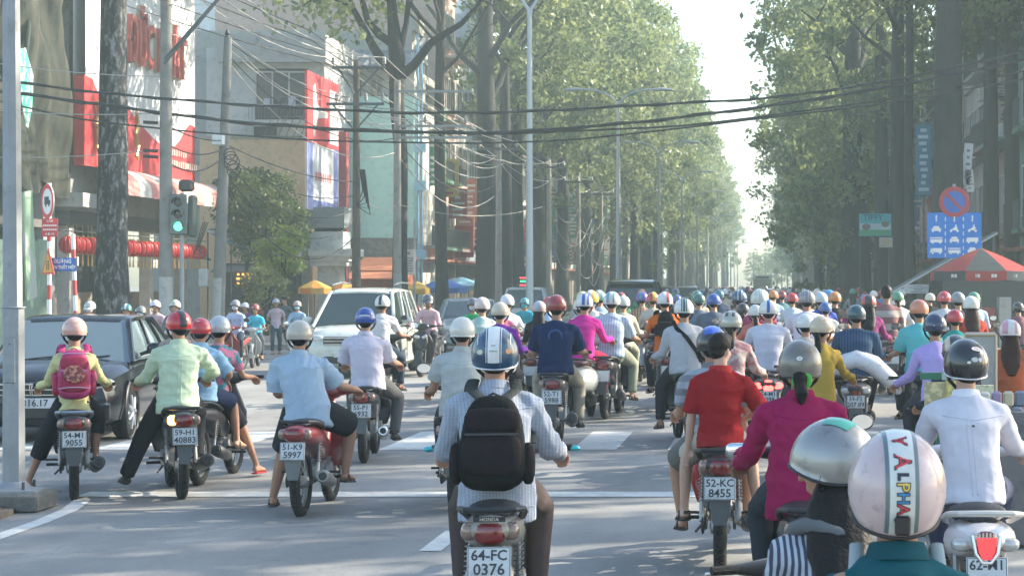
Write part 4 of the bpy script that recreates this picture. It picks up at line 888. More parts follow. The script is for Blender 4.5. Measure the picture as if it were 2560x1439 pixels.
# street lamps on the median
def lamp(label, x, y, hj, arms=True, group=None):
    t = thing('street_lamp', label, 'street lamp', (x, y, .14), 0, group); M_L = mat("lamp_grey", (.42, .46, .46), .45, metal=.3)
    sub('pole', lambda m: m.tube([(0, 0, 0), (0, 0, 2), (0, 0, hj - .1)], [.125, .11, .065], 10), M_L, t)
    for s in (-1, 1):
        pts = [(0, 0, hj - .25)] + [(s * (1.35 - 1.35 * math.cos(R(a))), 0, hj - .1 + .85 * math.sin(R(a))) for a in (15, 35, 55, 75, 90)] + [(s * 1.9, 0, hj + .78)]
        a = sub('arm', lambda m: m.tube(pts, [.055, .05, .045, .042, .04, .04, .035], 8), M_L, t)
        sub('lamp_head', lambda m: m.tube([(s * 1.5, 0, hj + .74), (s * 1.8, 0, hj + .76), (s * 2.15, 0, hj + .74), (s * 2.38, 0, hj + .72)], [(.04, .04), (.12, .075), (.13, .075), (.06, .04)], 12, True, True, ref=(0, 1, 0)), M_L, a)
lamp('nearest tall double-armed street lamp, its arms cut off by the top of the picture', -6.85, 57, 9.4)
lamp('second double-armed street lamp, its grey heads against the green crowns', -6.6, 87, 9.4)
for i, y in enumerate((119, 150, 181, 212, 243, 274, 305, 336, 370, 405)): lamp('double-armed street lamp far along the median in the haze', -6.6, y, 9.4, group='far street lamps on the median')
# ---- cables
M_CBL = mat("black_cable", (.012, .014, .015), .6); M_WIRE = mat("pale_wire", (.40, .39, .36), .5, metal=.3); M_TWIG = M_BLACK
def cable(label, pts, r, m, group, sag=0., n=10, twist=False, name='cable'):
    P_ = []
    for i in range(len(pts) - 1):
        a, b = Vector(pts[i]), Vector(pts[i + 1])
        for k in range(n if i < len(pts) - 2 else n + 1):
            u = k / n; p = a.lerp(b, u); p.z -= 4 * sag * u * (1 - u); P_.append(p)
    mb = MB(); mb.tube(P_, r, 6)
    if twist: mb.tube([p + Vector((0, r * 1.5 * math.sin(i * 1.9), r * 1.5 * math.cos(i * 1.9))) for i, p in enumerate(P_)], r * .7, 5)
    o = part(name, mb, m, None); tag(o, label, 'cable', group); return o
def smooth_pts(pp, S0, S1, x0=0, x1=2560, n=64):
    xs = [p[0] for p in pp]; ys = [p[1] for p in pp]; out = []
    # monotone piecewise curve through the points, gently smoothed
    gx = np.linspace(xs[0], xs[-1], n); gy = np.interp(gx, xs, ys)
    for _ in range(3): gy[1:-1] = (gy[:-2] + 2 * gy[1:-1] + gy[2:]) / 4
    for a, b in zip(gx, gy):
        f = (a - xs[0]) / (xs[-1] - xs[0]); out.append(P(a, b, S0 + (S1 - S0) * f))
    return out
for lab, pts, S0, S1, r, tw in (
    ('topmost black cable sagging right across the avenue', [(-120, 185), (35, 205), (240, 232), (600, 262), (1000, 283), (1290, 281), (1700, 258), (1920, 247), (2200, 208), (2560, 130), (2800, 70)], 103, 96, .032, 1),
    ('thickest black cable bundle, second from the top across the avenue', [(-120, 212), (35, 232), (300, 268), (560, 303), (860, 325), (1170, 333), (1290, 331), (1600, 306), (1920, 266), (2200, 222), (2560, 150), (2800, 95)], 101, 95, .040, 1),
    ('black cable parting from the thick bundle and running below it to the right', [(860, 327), (1170, 335), (1290, 334), (1700, 316), (1920, 290), (2200, 252), (2560, 178), (2800, 120)], 99, 94, .028, 0),
    ('lowest black cable across the avenue', [(-120, 225), (200, 300), (500, 332), (800, 352), (1000, 356), (1200, 359), (1440, 350), (1700, 321), (1920, 294), (2200, 262), (2560, 198), (2800, 150)], 98, 93, .026, 0)):
    P_ = smooth_pts(pts, S0, S1); mb = MB(); mb.tube(P_, r, 6)
    if tw: mb.tube([p + Vector((0, r * 1.2 * math.sin(i * 1.4), r * 1.2 * math.cos(i * 1.4))) for i, p in enumerate(P_)], r * .6, 5)
    tag(part('cable', mb, M_CBL, None), lab, 'cable')
g_w = 'pale wires strung along the left row of poles'; lw = 'pale wire strung between the poles of the left row'
A = [(-14.7, 50, 9.3), (-14.2, 50, 9.3), (-13.55, 50, 9.3)]; Cc = [(-14.37, 66, 9.3), (-13.15, 66, 9.3), (-12.7, 66, 9.3)]; E = [(-12.7, 87, 8.0), (-11.8, 87, 8.1), (-11.0, 87, 8.0)]
F_ = [(-12.3, 104, 8.2), (-11.5, 104, 8.2), (-10.7, 104, 8.2)]; G_ = [(-12.2, 119, 8.2), (-11.4, 119, 8.2), (-10.6, 119, 8.2)]; H_ = [(-12.2, 135, 8.2), (-11.4, 135, 8.2), (-10.6, 135, 8.2)]
A0 = [(-14.9, 30, 9.4), (-14.2, 30, 9.4), (-13.5, 30, 9.4)]
for a0, a, c, e, f, g, h in zip(A0, A, Cc, E, F_, G_, H_):
    cable(lw, [a0, a, c, e, f, g, h], .017, M_WIRE, g_w, sag=.45)
for dz, s in ((0, .3), (.12, .8)):
    cable(lw, [(-14.27, 66, 8.05 + dz), (-12.0, 69.5, 7.5), (-11.9, 87, 7.4), (-11.5, 104, 7.2)], .015, M_WIRE, g_w, sag=s)
    cable(lw, [(-15.58, 57.5, 8.9), (-13.9, 66, 8.0 + dz), (-12.0, 69.5, 7.6), (-11.6, 87, 7.2 - dz)], .015, M_WIRE, g_w, sag=s)
for k in range(4):
    cable('thin cable fanning down from the leaning pole top past the ochre wall', [(-15.58, 57.5, 8.8 - .2 * k), (-13.0, 69.5, 7.9 - .5 * k), (-12.0, 87, 7.0 - .45 * k)], .018, M_WIRE if k % 2 else M_CBL, 'cables fanning from the leaning pole', sag=.5 + .2 * k)
    cable('thin dark wire high over the left corner', [(-20 - k, 46, 12.5 - .4 * k), (-15.2 + .1 * k, 66, 10.2 - .35 * k), (-12.5, 87, 8.6 - .2 * k)], .018, M_CBL, 'thin wires high over the left corner', sag=.3)
for k in range(5):
    cable('loose thin cable drooping between the corner poles', [(-15.75, 57.5, 5.9 - .25 * k), (-13.7, 66, 5.2 - .45 * k)], .016, M_CBL, 'loose cables between the corner poles', sag=.25 + .3 * k)
for k in range(3):
    cable('thin cable running from the straight pole to the leaning pole', [(-15.1, 50, 5.8 - .45 * k), (-15.75, 57.5, 5.95 - .25 * k)], .02, M_CBL, 'cables from the straight pole to the leaning pole', sag=.12 + .1 * k)
    cable('pale service cable coming in from the left over the netted building', [(-26, 53, 9.0 - 1.6 * k), (-15.1, 50, 7.0 - .9 * k)], .013, M_WIRE, 'service cables from the left', sag=.4)
for k in range(9):
    cable('looping pale cable hanging between the far poles', [(-11.4, 104 + 9 * (k % 3), 6.3 - .25 * k), (-11.4 + .8 * (k % 2), 119 + 9 * (k % 3), 6.3 - .2 * k)], .018, M_WIRE, 'loose cable loops between the far poles', sag=1.0 + .22 * k)
cable('thin cable crossing in front of the teal wall between the poles', [(-13.65, 66, 5.0), (-12.95, 69.5, 4.6), (-9.9, 87, 5.2)], .012, M_WIRE, None, sag=.4)
# ---- traffic light
p = P(455, 0, 100); t = thing('traffic_light', 'traffic light showing green on a slim grey pole beside the straight concrete pole', 'traffic light', (p.x, p.y, 0))
sub('post', lambda m: m.tube([(0, 0, 0), (0, 0, 4.1)], .055, 10), M_STEEL, t)
sub('backplate', lambda m: m.rbox((-.06, -.10, 3.56), (.42, .05, 1.0), .05), mat("signal_grey", (.12, .15, .14), .5), t); sub('housing', lambda m: m.rbox((-.06, -.02, 3.56), (.36, .16, .94), .04), M_BLACK, t)
sub('side_housing', lambda m: m.rbox((.24, .10, 3.52), (.16, .34, 1.05), .05), mat("signal_dark", (.03, .05, .045), .5), t); sub('controller', lambda m: m.rbox((.10, .05, 4.28), (.34, .3, .30), .06), M_BLACK, t)
for k in range(3):
    lit = k == 0; z = 3.26 + k * .30
    sub('lens', lambda m: m.ell((-.06, -.125, z), (.112, .03, .112), 18, 8), mat("green_lit", (.1, .8, .45), .3, emit=(.10, 1., .50), estr=1.1) if lit else mat("lens_off", (.02, .02, .02), .2, coat=.5), t)
    sub('visor', lambda m: m.rings([[(-.06 + .13 * math.cos(R(a)), yy, z + .13 * math.sin(R(a))) for a in range(-10, 191, 20)] for yy in (-.12, -.28)], False, False), M_BLACK, t)
# ---- signs at the left
def post_banded(label, px, S, z1, r=.045, n=13):
    p = P(px, 0, S); t = thing('banded_post', label, 'post', (p.x, p.y, 0)); h = z1 / n
    for k in range(n): sub('red_band' if k % 2 else 'white_band', lambda m: m.cyl((0, 0, k * h), (0, 0, (k + 1) * h), r, r, 12), mat("post_red", (.45, .05, .05)) if k % 2 else M_WHITE, t)
    return t, p
t, p1 = post_banded('red and white banded post carrying the truck ban sign', 123, 121, 3.9)
s_ = thing('truck_ban_sign', 'oval looking red ringed no trucks sign turned away on the banded post', 'sign', (p1.x, p1.y - .08, 3.52), R(-50))
sub('disc', lambda m: m.cyl((0, -.01, 0), (0, .01, 0), .35, .35, 32), M_WHITE, s_)
sub('red_ring', lambda m: m.ring((0, -.014, 0), .315, .045, 36, 6, 'Y', .12), mat("sign_ring_red", (.60, .03, .03), .45), s_)
sub('truck_symbol', lambda m: (m.box((-.03, -.016, .02), (.24, .004, .16)), m.box((.13, -.016, -.02), (.08, .004, .09)), m.cyl((-.08, -.018, -.08), (-.08, -.014, -.08), .03, .03, 10), m.cyl((.10, -.018, -.08), (.10, -.014, -.08), .03, .03, 10)), M_INK, s_)
s_ = thing('red_plate_sign', 'small red plate with white lines of text below the truck ban sign', 'sign', (p1.x + .04, p1.y - .075, 2.98), R(8))
sub('plate', lambda m: m.rbox((0, 0, 0), (.32, .012, .38), .01), mat("plate_red", (.48, .04, .05), .5), s_)
for tx, z, sz in (('CẤM', .135, .06), ('6-8-15', -.13, .07)):
    o = link('lettering', text_mesh(tx, sz, 0, bold=.001), M_WHITE, s_); o.location = (0, -.008, z); o.rotation_euler = (R(90), 0, 0)
sub('faded_lettering', lambda m: [m.box((-.12 + i * .04, -.008, z), (.028, .003, .036)) for i in range(7) for z in (.045, -.04)], M_WHITE, s_, smooth=False)
s_ = thing('warning_sign', 'narrow looking orange triangle warning sign turned away on the banded post', 'sign', (p1.x + .04, p1.y - .16, 2.28), R(-46))
sub('plate', lambda m: m.prism([(-.30, -.26), (.30, -.26), (0, .28)], -.008, .008, 'Y'), mat("tri_red", (.50, .05, .03), .5), s_); sub('face', lambda m: m.prism([(-.235, -.222), (.235, -.222), (0, .20)], -.013, -.009, 'Y'), mat("tri_orange", (.70, .30, .03), .5), s_)
sub('figure_symbol', lambda m: (m.box((-.04, -.016, -.10), (.03, .004, .14)), m.box((.04, -.016, -.10), (.03, .004, .14)), m.cyl((-.04, -.018, .0), (-.04, -.014, .0), .022, .022, 8), m.cyl((.04, -.018, .0), (.04, -.014, .0), .022, .022, 8)), M_INK, s_)
t, p2 = post_banded('slightly leaning red and white banded post right of the street name sign', 194, 121, 2.85, n=9); t.rotation_euler = (0, R(-2), 0)
s_ = thing('street_name_sign', 'blue street name sign with white capital letters between the banded posts', 'sign', ((p1.x + p2.x) / 2 + .02, p1.y - .1, 2.22)); sub('plate', lambda m: m.rbox((0, 0, 0), (.56, .012, .28), .01), mat("sign_blue", (.02, .13, .42), .45), s_)
for tx, z, sz in (('ĐƯỜNG', .062, .098), ('TÔN THẤT HIỆP', -.058, .082)):
    o = link('lettering', text_mesh(tx, sz, 0, bold=.0025), M_WHITE, s_); o.location = (0, -.008, z); o.rotation_euler = (R(90), 0, 0); o.scale = (.86 if z < 0 else 1, 1.15, 1)
# ---- signs at the right
p = P(2385, 0, 90); t = thing('sign_post', 'grey post carrying the no parking and lane signs', 'post', (p.x, p.y, 0)); sub('shaft', lambda m: m.cyl((0, 0, 0), (0, 0, 4.6), .045, .045, 10), M_STEEL, t)
s_ = thing('no_parking_sign', 'round red and blue no parking sign above the blue lane sign', 'sign', (p.x, p.y - .09, 1.8 + (712 - 505) / 90))
sub('disc', lambda m: m.cyl((0, -.01, 0), (0, .01, 0), .42, .42, 32), mat("np_blue", (.03, .12, .42), .5, dirt=.5), s_)
sub('red_ring', lambda m: m.ring((0, -.014, 0), .365, .062, 36, 6, 'Y', .1), mat("np_red", (.38, .04, .05), .5, dirt=.5), s_); sub('red_bar', lambda m: m.box((0, -.016, 0), (.075, .006, .66), Matrix.Rotation(R(-45), 3, 'Y')), mat("np_red", (.38, .04, .05)), s_)
s_ = thing('lane_sign', 'big square blue lane sign with white arrows, cars and motorbikes in three columns', 'sign', (p.x, p.y - .09, 1.8 + (712 - 596.5) / 84)); W_, H_s = 1.5, 1.26
sub('board', lambda m: m.rbox((0, 0, 0), (W_, .02, H_s), .01), mat("lane_blue", (.012, .17, .55), .45, dirt=.3), s_)
def icon(m, k, cx, cz, u=1.):
    y0, y1 = -.017, -.012
    def bx_(x, z, w, h): m.box((cx + x * u, (y0 + y1) / 2, cz + z * u), (w * u, y1 - y0, h * u))
    def ci(x, z, r): m.cyl((cx + x * u, y0 - .001, cz + z * u), (cx + x * u, y1, cz + z * u), r * u, r * u, 10)
    if k == 'arrow': bx_(0, -.02, .035, .14); m.prism([(cx - .035, cz + .04), (cx + .035, cz + .04), (cx, cz + .10)], y0, y1, 'Y')
    if k == 'car': bx_(0, -.02, .26, .07); m.prism([(cx - .10, cz + .018), (cx + .10, cz + .018), (cx + .07, cz + .08), (cx - .07, cz + .08)], y0, y1, 'Y'); bx_(-.095, -.07, .04, .04); bx_(.095, -.07, .04, .04)
    if k == 'bus': bx_(0, .05, .34, .03); bx_(0, -.035, .34, .08); [bx_(-.155 + i * .062, .02, .012, .05) for i in range(6)]; ci(-.10, -.08, .03); ci(.10, -.08, .03)
    if k == 'truck': bx_(.03, .0, .26, .12); m.prism([(cx - .18, cz - .06), (cx - .102, cz - .06), (cx - .102, cz + .06), (cx - .15, cz + .05)], y0, y1, 'Y'); ci(-.10, -.075, .03); ci(.10, -.075, .03)
    if k == 'moto': ci(-.09, -.05, .035); ci(.09, -.05, .035); m.prism([(cx - .11, cz - .02), (cx + .06, cz - .045), (cx + .10, cz + .03), (cx + .03, cz + .09), (cx - .01, cz + .03)], y0, y1, 'Y'); ci(.045, .10, .022)
for ci_, ks in enumerate((('arrow', 'car', 'bus', 'truck'), ('arrow', 'moto', 'car', 'bus'), ('arrow', 'moto', 'truck', 'car'))):
    for ri, k in enumerate(ks): sub(k + '_symbol', lambda m: icon(m, k, -.5 + .5 * ci_, .47 - .295 * ri), M_WHITE, s_, smooth=False)
sub('dashed_line', lambda m: [m.box((x, -.014, -.55 + k * .2), (.025, .004, .11)) for x in (-.25, .25) for k in range(6)], M_WHITE, s_)
p = P(2188, 562, 70); s_ = thing('advert_board', 'faded teal advert board with dark capital letters on the right pavement', 'sign', (p.x, p.y, p.z)); sub('board', lambda m: m.rbox((0, 0, 0), (1.15, .06, .80), .01), mat("advert_teal", (.05, .36, .36), .5, dirt=.5), s_)
sub('white_band', lambda m: m.box((0, -.034, -.06), (1.09, .004, .22)), mat("advert_pale", (.4, .5, .5), .6), s_); sub('green_band', lambda m: m.box((0, -.035, -.27), (1.09, .004, .18)), mat("advert_green", (.05, .32, .14), .6), s_)
sub('picture_shape', lambda m: (m.ell((-.32, -.036, -.07), (.16, .004, .12)), m.ell((.36, -.036, .02), (.14, .004, .10))), mat("advert_brown", (.16, .12, .10), .6), s_)
o = link('lettering', text_mesh('TIFFY', .30, 0, bold=.006), mat("advert_ink", (.02, .10, .14), .6), s_); o.location = (-.08, -.036, .25); o.rotation_euler = (R(90), 0, 0)
sub('post', lambda m: (m.cyl((-.54, 0, -3.7), (-.54, 0, -.4), .03, .03, 6), m.cyl((.5, 0, -3.7), (.5, 0, -.4), .03, .03, 6)), M_RAIL, s_)
s_ = thing('small_sign', 'small pale square sign with a yellow emblem under the teal advert board', 'sign', (p.x + .38, p.y - .05, P(0, 606, 70).z)); sub('board', lambda m: m.rbox((0, 0, 0), (.48, .03, .36), .01), mat("small_pale", (.42, .40, .36), .6, dirt=.6), s_); sub('emblem', lambda m: m.ring((0, -.02, 0), .10, .03, 20, 6, 'Y', .1), mat("emblem_yellow", (.5, .38, .10), .5), s_)
p = P(2309, 400, 78); s_ = thing('vertical_banner_sign', 'tall narrow blue sign with pale rows of letters between the right trunks', 'sign', (p.x, p.y, p.z)); sub('board', lambda m: m.rbox((0, 0, 0), (.52, .08, 2.3), .01), mat("banner_blue", (.02, .12, .18), .5, dirt=.6), s_); q_ = random.Random(9)
sub('faded_lettering', lambda m: [m.box((q_.uniform(-.03, .03), -.045, .95 - i * .21), (q_.uniform(.12, .36), .006, .11)) for i in range(10)], mat("letter_pale", (.35, .42, .44), .6), s_, smooth=False); sub('bracket', lambda m: m.cyl((0, .0, -3.2), (0, 0, -1.1), .04, .04, 8), M_RAIL, s_)
for lab, px, py, S, w, h, c, rz in (('white hanging banner between trunks at the right', 2418, 410, 80, .28, 1.3, (.45, .45, .44), 10), ('lower white hanging banner at the right', 2424, 452, 80, .26, .7, (.48, .46, .42), -8),
     ('pale cream panel at the top right corner house', 2513, 275, 66, .55, 1.1, (.50, .42, .32), 0), ('white panel with grey edge on the right house front', 2503, 228, 66, .55, .7, (.52, .52, .5), 0), ('slim pale strip sign right of the lane sign', 2471, 535, 74, .12, 1.05, (.5, .48, .45), 6),
     ('small red and white notice below the trees on the right', 2310, 560, 76, .28, 1.2, (.35, .2, .18), 0), ('yellowish small notice board right of the lane sign', 2485, 612, 74, .16, .5, (.42, .33, .15), 0), ('white price board under the right hand awning', 2295, 722, 80, .9, .28, (.5, .5, .48), 0)):
    p = P(px, py, S); s_ = thing('notice_board', lab, 'sign', (p.x, p.y, p.z)); s_.rotation_euler = (0, R(rz * .5), 0); q_ = random.Random(px); sub('board', lambda m: m.rbox((0, 0, 0), (w, .04, h), .006), mat("notice_" + col_key(c), c, .6, dirt=.7), s_)
    sub('faded_lettering', lambda m: [m.box((q_.uniform(-.02, .02), -.024, -h * .4 + (i + .5) * h * .8 / 5), (w * q_.uniform(.3, .7), .005, h * .06)) for i in range(5)], mat("notice_ink", (.12, .12, .14), .6), s_, smooth=False)
    sub('hanger', lambda m: m.cyl((0, .03, 0), (0, .03, 3.), .008, .008, 5), M_RAIL, s_)
# balconies close at the right edge
t = thing('corner_house', 'cluttered house front with caged balcony at the right edge', 'building', (9.9, 76, 0)); bx('wall', -.3, 9, .3, 8, 0, 16, wallm((.12, .12, .11)), t)
for z in (5.4, 8.6, 11.8):
    bx('balcony', -1.0, 6, -.9, .3, z - .18, z, wallm((.20, .18, .15)), t)
    m = MB(); [m.box((-1.0 + i * .14, -.86, z + .6), (.02, .02, 1.2)) for i in range(46)]; [m.box((2.2, -.86, z + q), (6.4, .03, .03)) for q in (.05, .6, 1.2)]; part('railing', m, M_RAIL, t, smooth=False)
    for q in range(3): wy(t, .29, -.1 + q * 2.2, 1.3 + q * 2.2, z + .2, z + 2.1)
    m = MB(); q_ = random.Random(int(z * 10)); [m.box((-.7 + i * .55, -.75, z + .55), (.32, .03, .6)) for i in range(8) if q_.random() < .6]; part('drying_clothes', m, cloth([(.45, .08, .08), (.1, .15, .4), (.4, .38, .35)][int(z) % 3]), t, smooth=False)
ac_unit(8.9, 75.4, 7.3, 'pale air conditioner on the caged balcony house', -1, None)
# roof flap of the stall at right
p = P(2300, 0, 88); t = thing('stall_roof', 'grey sheet roof sloping up to the right behind the riders', 'awning', (p.x, p.y, 0)); m = MB(); m.add([(-.9, 0, 1.55), (2.2, 0, 3.3), (2.4, 2.5, 3.4), (-.8, 2.5, 1.6), (-.9, 0, 1.50), (2.2, 0, 3.24)], [(0, 1, 2, 3), (0, 4, 5, 1)]); part('sheet', m, mat("sheet_dark", (.09, .10, .10), .6, dirt=.7), t, smooth=False); sub('edge_rail', lambda m: m.tube([(-.9, -.03, 1.52), (2.2, -.03, 3.27)], .03, 6), mat("pale_rail", (.45, .46, .45), .5), t); sub('post', lambda m: (m.cyl((-.7, .1, 0), (-.7, .1, 1.6), .03, .03, 6), m.cyl((2.1, .1, 0), (2.1, .1, 3.2), .03, .03, 6)), M_RAIL, t)
bx_t = thing('street_stall', 'dim cluttered food stall under the red and black parasol', 'stall', (6.3, 53.5, .13)); bx('back_board', -1.5, 2.5, 1.8, 2.0, 0, 2.0, mat("stall_back", (.06, .06, .055), .8), bx_t)
for i in range(9): bx('crate', -1.4 + i * .42, -1.08 + i * .42, .2 + .1 * (i % 3), .8, 0, .5 + .28 * (i % 4), mat("crate%d" % (i % 4), [(.30, .22, .12), (.06, .14, .28), (.32, .07, .06), (.35, .35, .33)][i % 4], .7, dirt=.7), bx_t)
# ---- parasols
def parasol(label, px, top, S, R_, drop, cols, n=8, group=None, valance=.22, zadj=0, rot=0.):
    p = P(px, top, S); t = thing('parasol', label, 'parasol', (p.x, p.y, 0), rot, group); z = p.z
    sub('pole', lambda m: m.cyl((0, 0, 0), (0, 0, z - .02), .025, .022, 8), M_RAIL, t)
    for i in range(n):
        a0, a1 = 2 * math.pi * i / n, 2 * math.pi * (i + 1) / n; rows = []
        for k in range(5):
            f = k / 4; r = R_ * f + .01; zz = z - drop * f ** 1.15; rows.append([(r * math.cos(a0 + (a1 - a0) * j / 4) * (1 - .05 * f * math.sin(math.pi * j / 4)), r * math.sin(a0 + (a1 - a0) * j / 4) * (1 - .05 * f * math.sin(math.pi * j / 4)), zz - .02 * f * math.sin(math.pi * j / 4)) for j in range(5)])
        vl = [rows[-1], [(x * 1.003, y * 1.003, zz - valance) for x, y, zz in rows[-1]]]; sub('valance', lambda m: m.rings(vl, False, False), cols[(i + 1) % len(cols)], t)
        sub('panel', lambda m: m.rings(rows, False, False), cols[i % len(cols)], t)
        sub('rib', lambda m: m.tube([(0, 0, z - .06), (R_ * .98 * math.cos(a0), R_ * .98 * math.sin(a0), z - drop - .03)], .008, 5), M_RAIL, t)
    return t, z
pr, pk = cloth((.30, .05, .05)), cloth((.05, .06, .065))
t, z = parasol('big red and black parasol over the stall at the right', 2452, 620, 98, 1.33, .58, [pr, pk], 8, valance=.24, rot=R(22.5))
q_ = random.Random(5)
for i, a in enumerate((-112.5, -67.5)):
    aa = R(a); d = 1.31; o_ = sub('faded_lettering', lambda m: [m.box((-.36 + k * .085, 0, 0), (q_.uniform(.04, .07), .006, .085)) for k in range(9)], mat("parasol_text", (.5, .5, .48), .6), t, smooth=False)
    o_.location = (1.27 * math.cos(aa - R(22.5) + R(0)), 1.27 * math.sin(aa - R(22.5)), z - .58 - .13); o_.rotation_euler = (0, 0, aa - R(22.5) + R(90))
by, bb, bl_, bo = cloth((.62, .42, .10)), cloth((.05, .14, .42)), cloth((.22, .45, .62)), cloth((.62, .25, .06))
parasol('yellow and orange parasol left of the grey gate pillar', 787, 700, 66, .62, .28, [bo, by], group=None); parasol('orange and cream parasol right of the grey gate pillar', 862, 704, 64, .6, .26, [by, bo])
parasol('mustard yellow parasol right of the pale pole', 1043, 703, 60, .55, .3, [by]); parasol('royal blue parasol with pale spots behind the oncoming scooter', 1108, 694, 56, 1.08, .45, [bb])
parasol('pale blue parasol right of the royal blue one', 1152, 692, 50, 1.3, .42, [bl_]); parasol('pale teal and cream parasol at the foot of the thickest trunk', 1190, 694, 47, .75, .42, [cloth((.30, .45, .45)), cloth((.5, .48, .36))])
# billboard by the teal wall
t = thing('billboard', 'tall red and white billboard over a white and blue printed panel, seen at an angle', 'billboard', (-18.0, 77.6, 0)); y0, y1 = 0., 5.6
sub('red_panel', lambda m: m.box((0, 2.8, 8.75), (.10, 5.6, 2.75)), mat("bill_red", (.58, .04, .05), .45, dirt=.3), t, smooth=False)
sub('white_shapes', lambda m: (m.prism([(1.0, 7.75), (1.3, 7.6), (1.7, 8.4), (3.5, 8.55), (3.6, 8.75), (1.7, 8.95), (1.35, 9.75), (1.0, 9.6)], .052, .06, 'X'), m.prism([(3.9, 7.55), (5.5, 7.55), (5.5, 9.75), (3.9, 9.75)], .052, .06, 'X')), mat("bill_white", (.62, .62, .60), .5), t, smooth=False)
sub('lower_panel', lambda m: m.box((0, 2.8, 6.05), (.10, 5.6, 2.6)), mat("bill_low", (.52, .55, .60), .5), t, smooth=False); sub('blue_border', lambda m: (m.box((.055, .5, 6.05), (.01, .8, 2.6)), m.box((.055, 5.1, 6.05), (.01, .8, 2.6)), m.box((.055, 2.8, 4.95), (.01, 3.6, .38))), mat("bill_blue", (.14, .18, .42), .5), t, smooth=False)
sub('red_lettering', lambda m: [m.box((.056, 1.5 + k * .42, 6.1 - .0 * k), (.01, .26, .34)) for k in range(7)], mat("bill_redtext", (.50, .12, .12), .5), t, smooth=False)
sub('post', lambda m: (m.box((-.2, .8, 2.35), (.25, .25, 4.7)), m.box((-.2, 4.8, 2.35), (.25, .25, 4.7))), M_CONC, t, smooth=False); sub('red_column', lambda m: m.box((.1, 6.1, 4.1), (.45, .5, 8.2)), mat("col_red", (.30, .05, .06), .5, dirt=.5), t, smooth=False)
p = P(1020, 0, 62); t = thing('route_board', 'small white printed board on a post right of the pale concrete pole', 'sign', (p.x, p.y, 0)); sub('board', lambda m: m.rbox((0, 0, P(0, 655, 62).z), (.50, .05, 1.02), .01), mat("route_white", (.50, .50, .49), .6, dirt=.5), t); q_ = random.Random(2)
sub('faded_lettering', lambda m: [m.box((0, -.03, P(0, 655, 62).z + .15 - i * .10), (q_.uniform(.3, .42), .005, .04)) for i in range(6)] + [m.box((0, -.03, P(0, 655, 62).z + .36), (.18, .005, .10))], mat("route_ink", (.16, .15, .2), .6), t, smooth=False); sub('post', lambda m: m.cyl((.25, .04, 0), (.25, .04, 4.4), .04, .04, 8), M_STEEL, t)
p = P(1314, 703, 58); t = thing('led_sign', 'small lit red and green letter sign beside the nearest lamp pole', 'sign', (p.x, p.y, p.z - .25))
sub('board', lambda m: m.box((0, 0, .25), (.56, .06, .46)), M_BLACK, t, smooth=False); sub('red_letters', lambda m: [m.box((-.22 + i * .072, -.034, z), (.05, .006, .06)) for i in range(7) for z in (.40, .09)], mat("led_red", (.5, .02, .02), .5, emit=(1, .05, .08), estr=1.6), t, smooth=False); sub('green_letters', lambda m: [m.box((-.20 + i * .08, -.034, .25), (.055, .006, .07)) for i in range(6)], mat("led_green", (.02, .5, .1), .5, emit=(.05, 1, .25), estr=1.6), t, smooth=False)
sub('post', lambda m: m.cyl((0, .05, -1.8), (0, .05, .1), .03, .03, 6), M_RAIL, t)
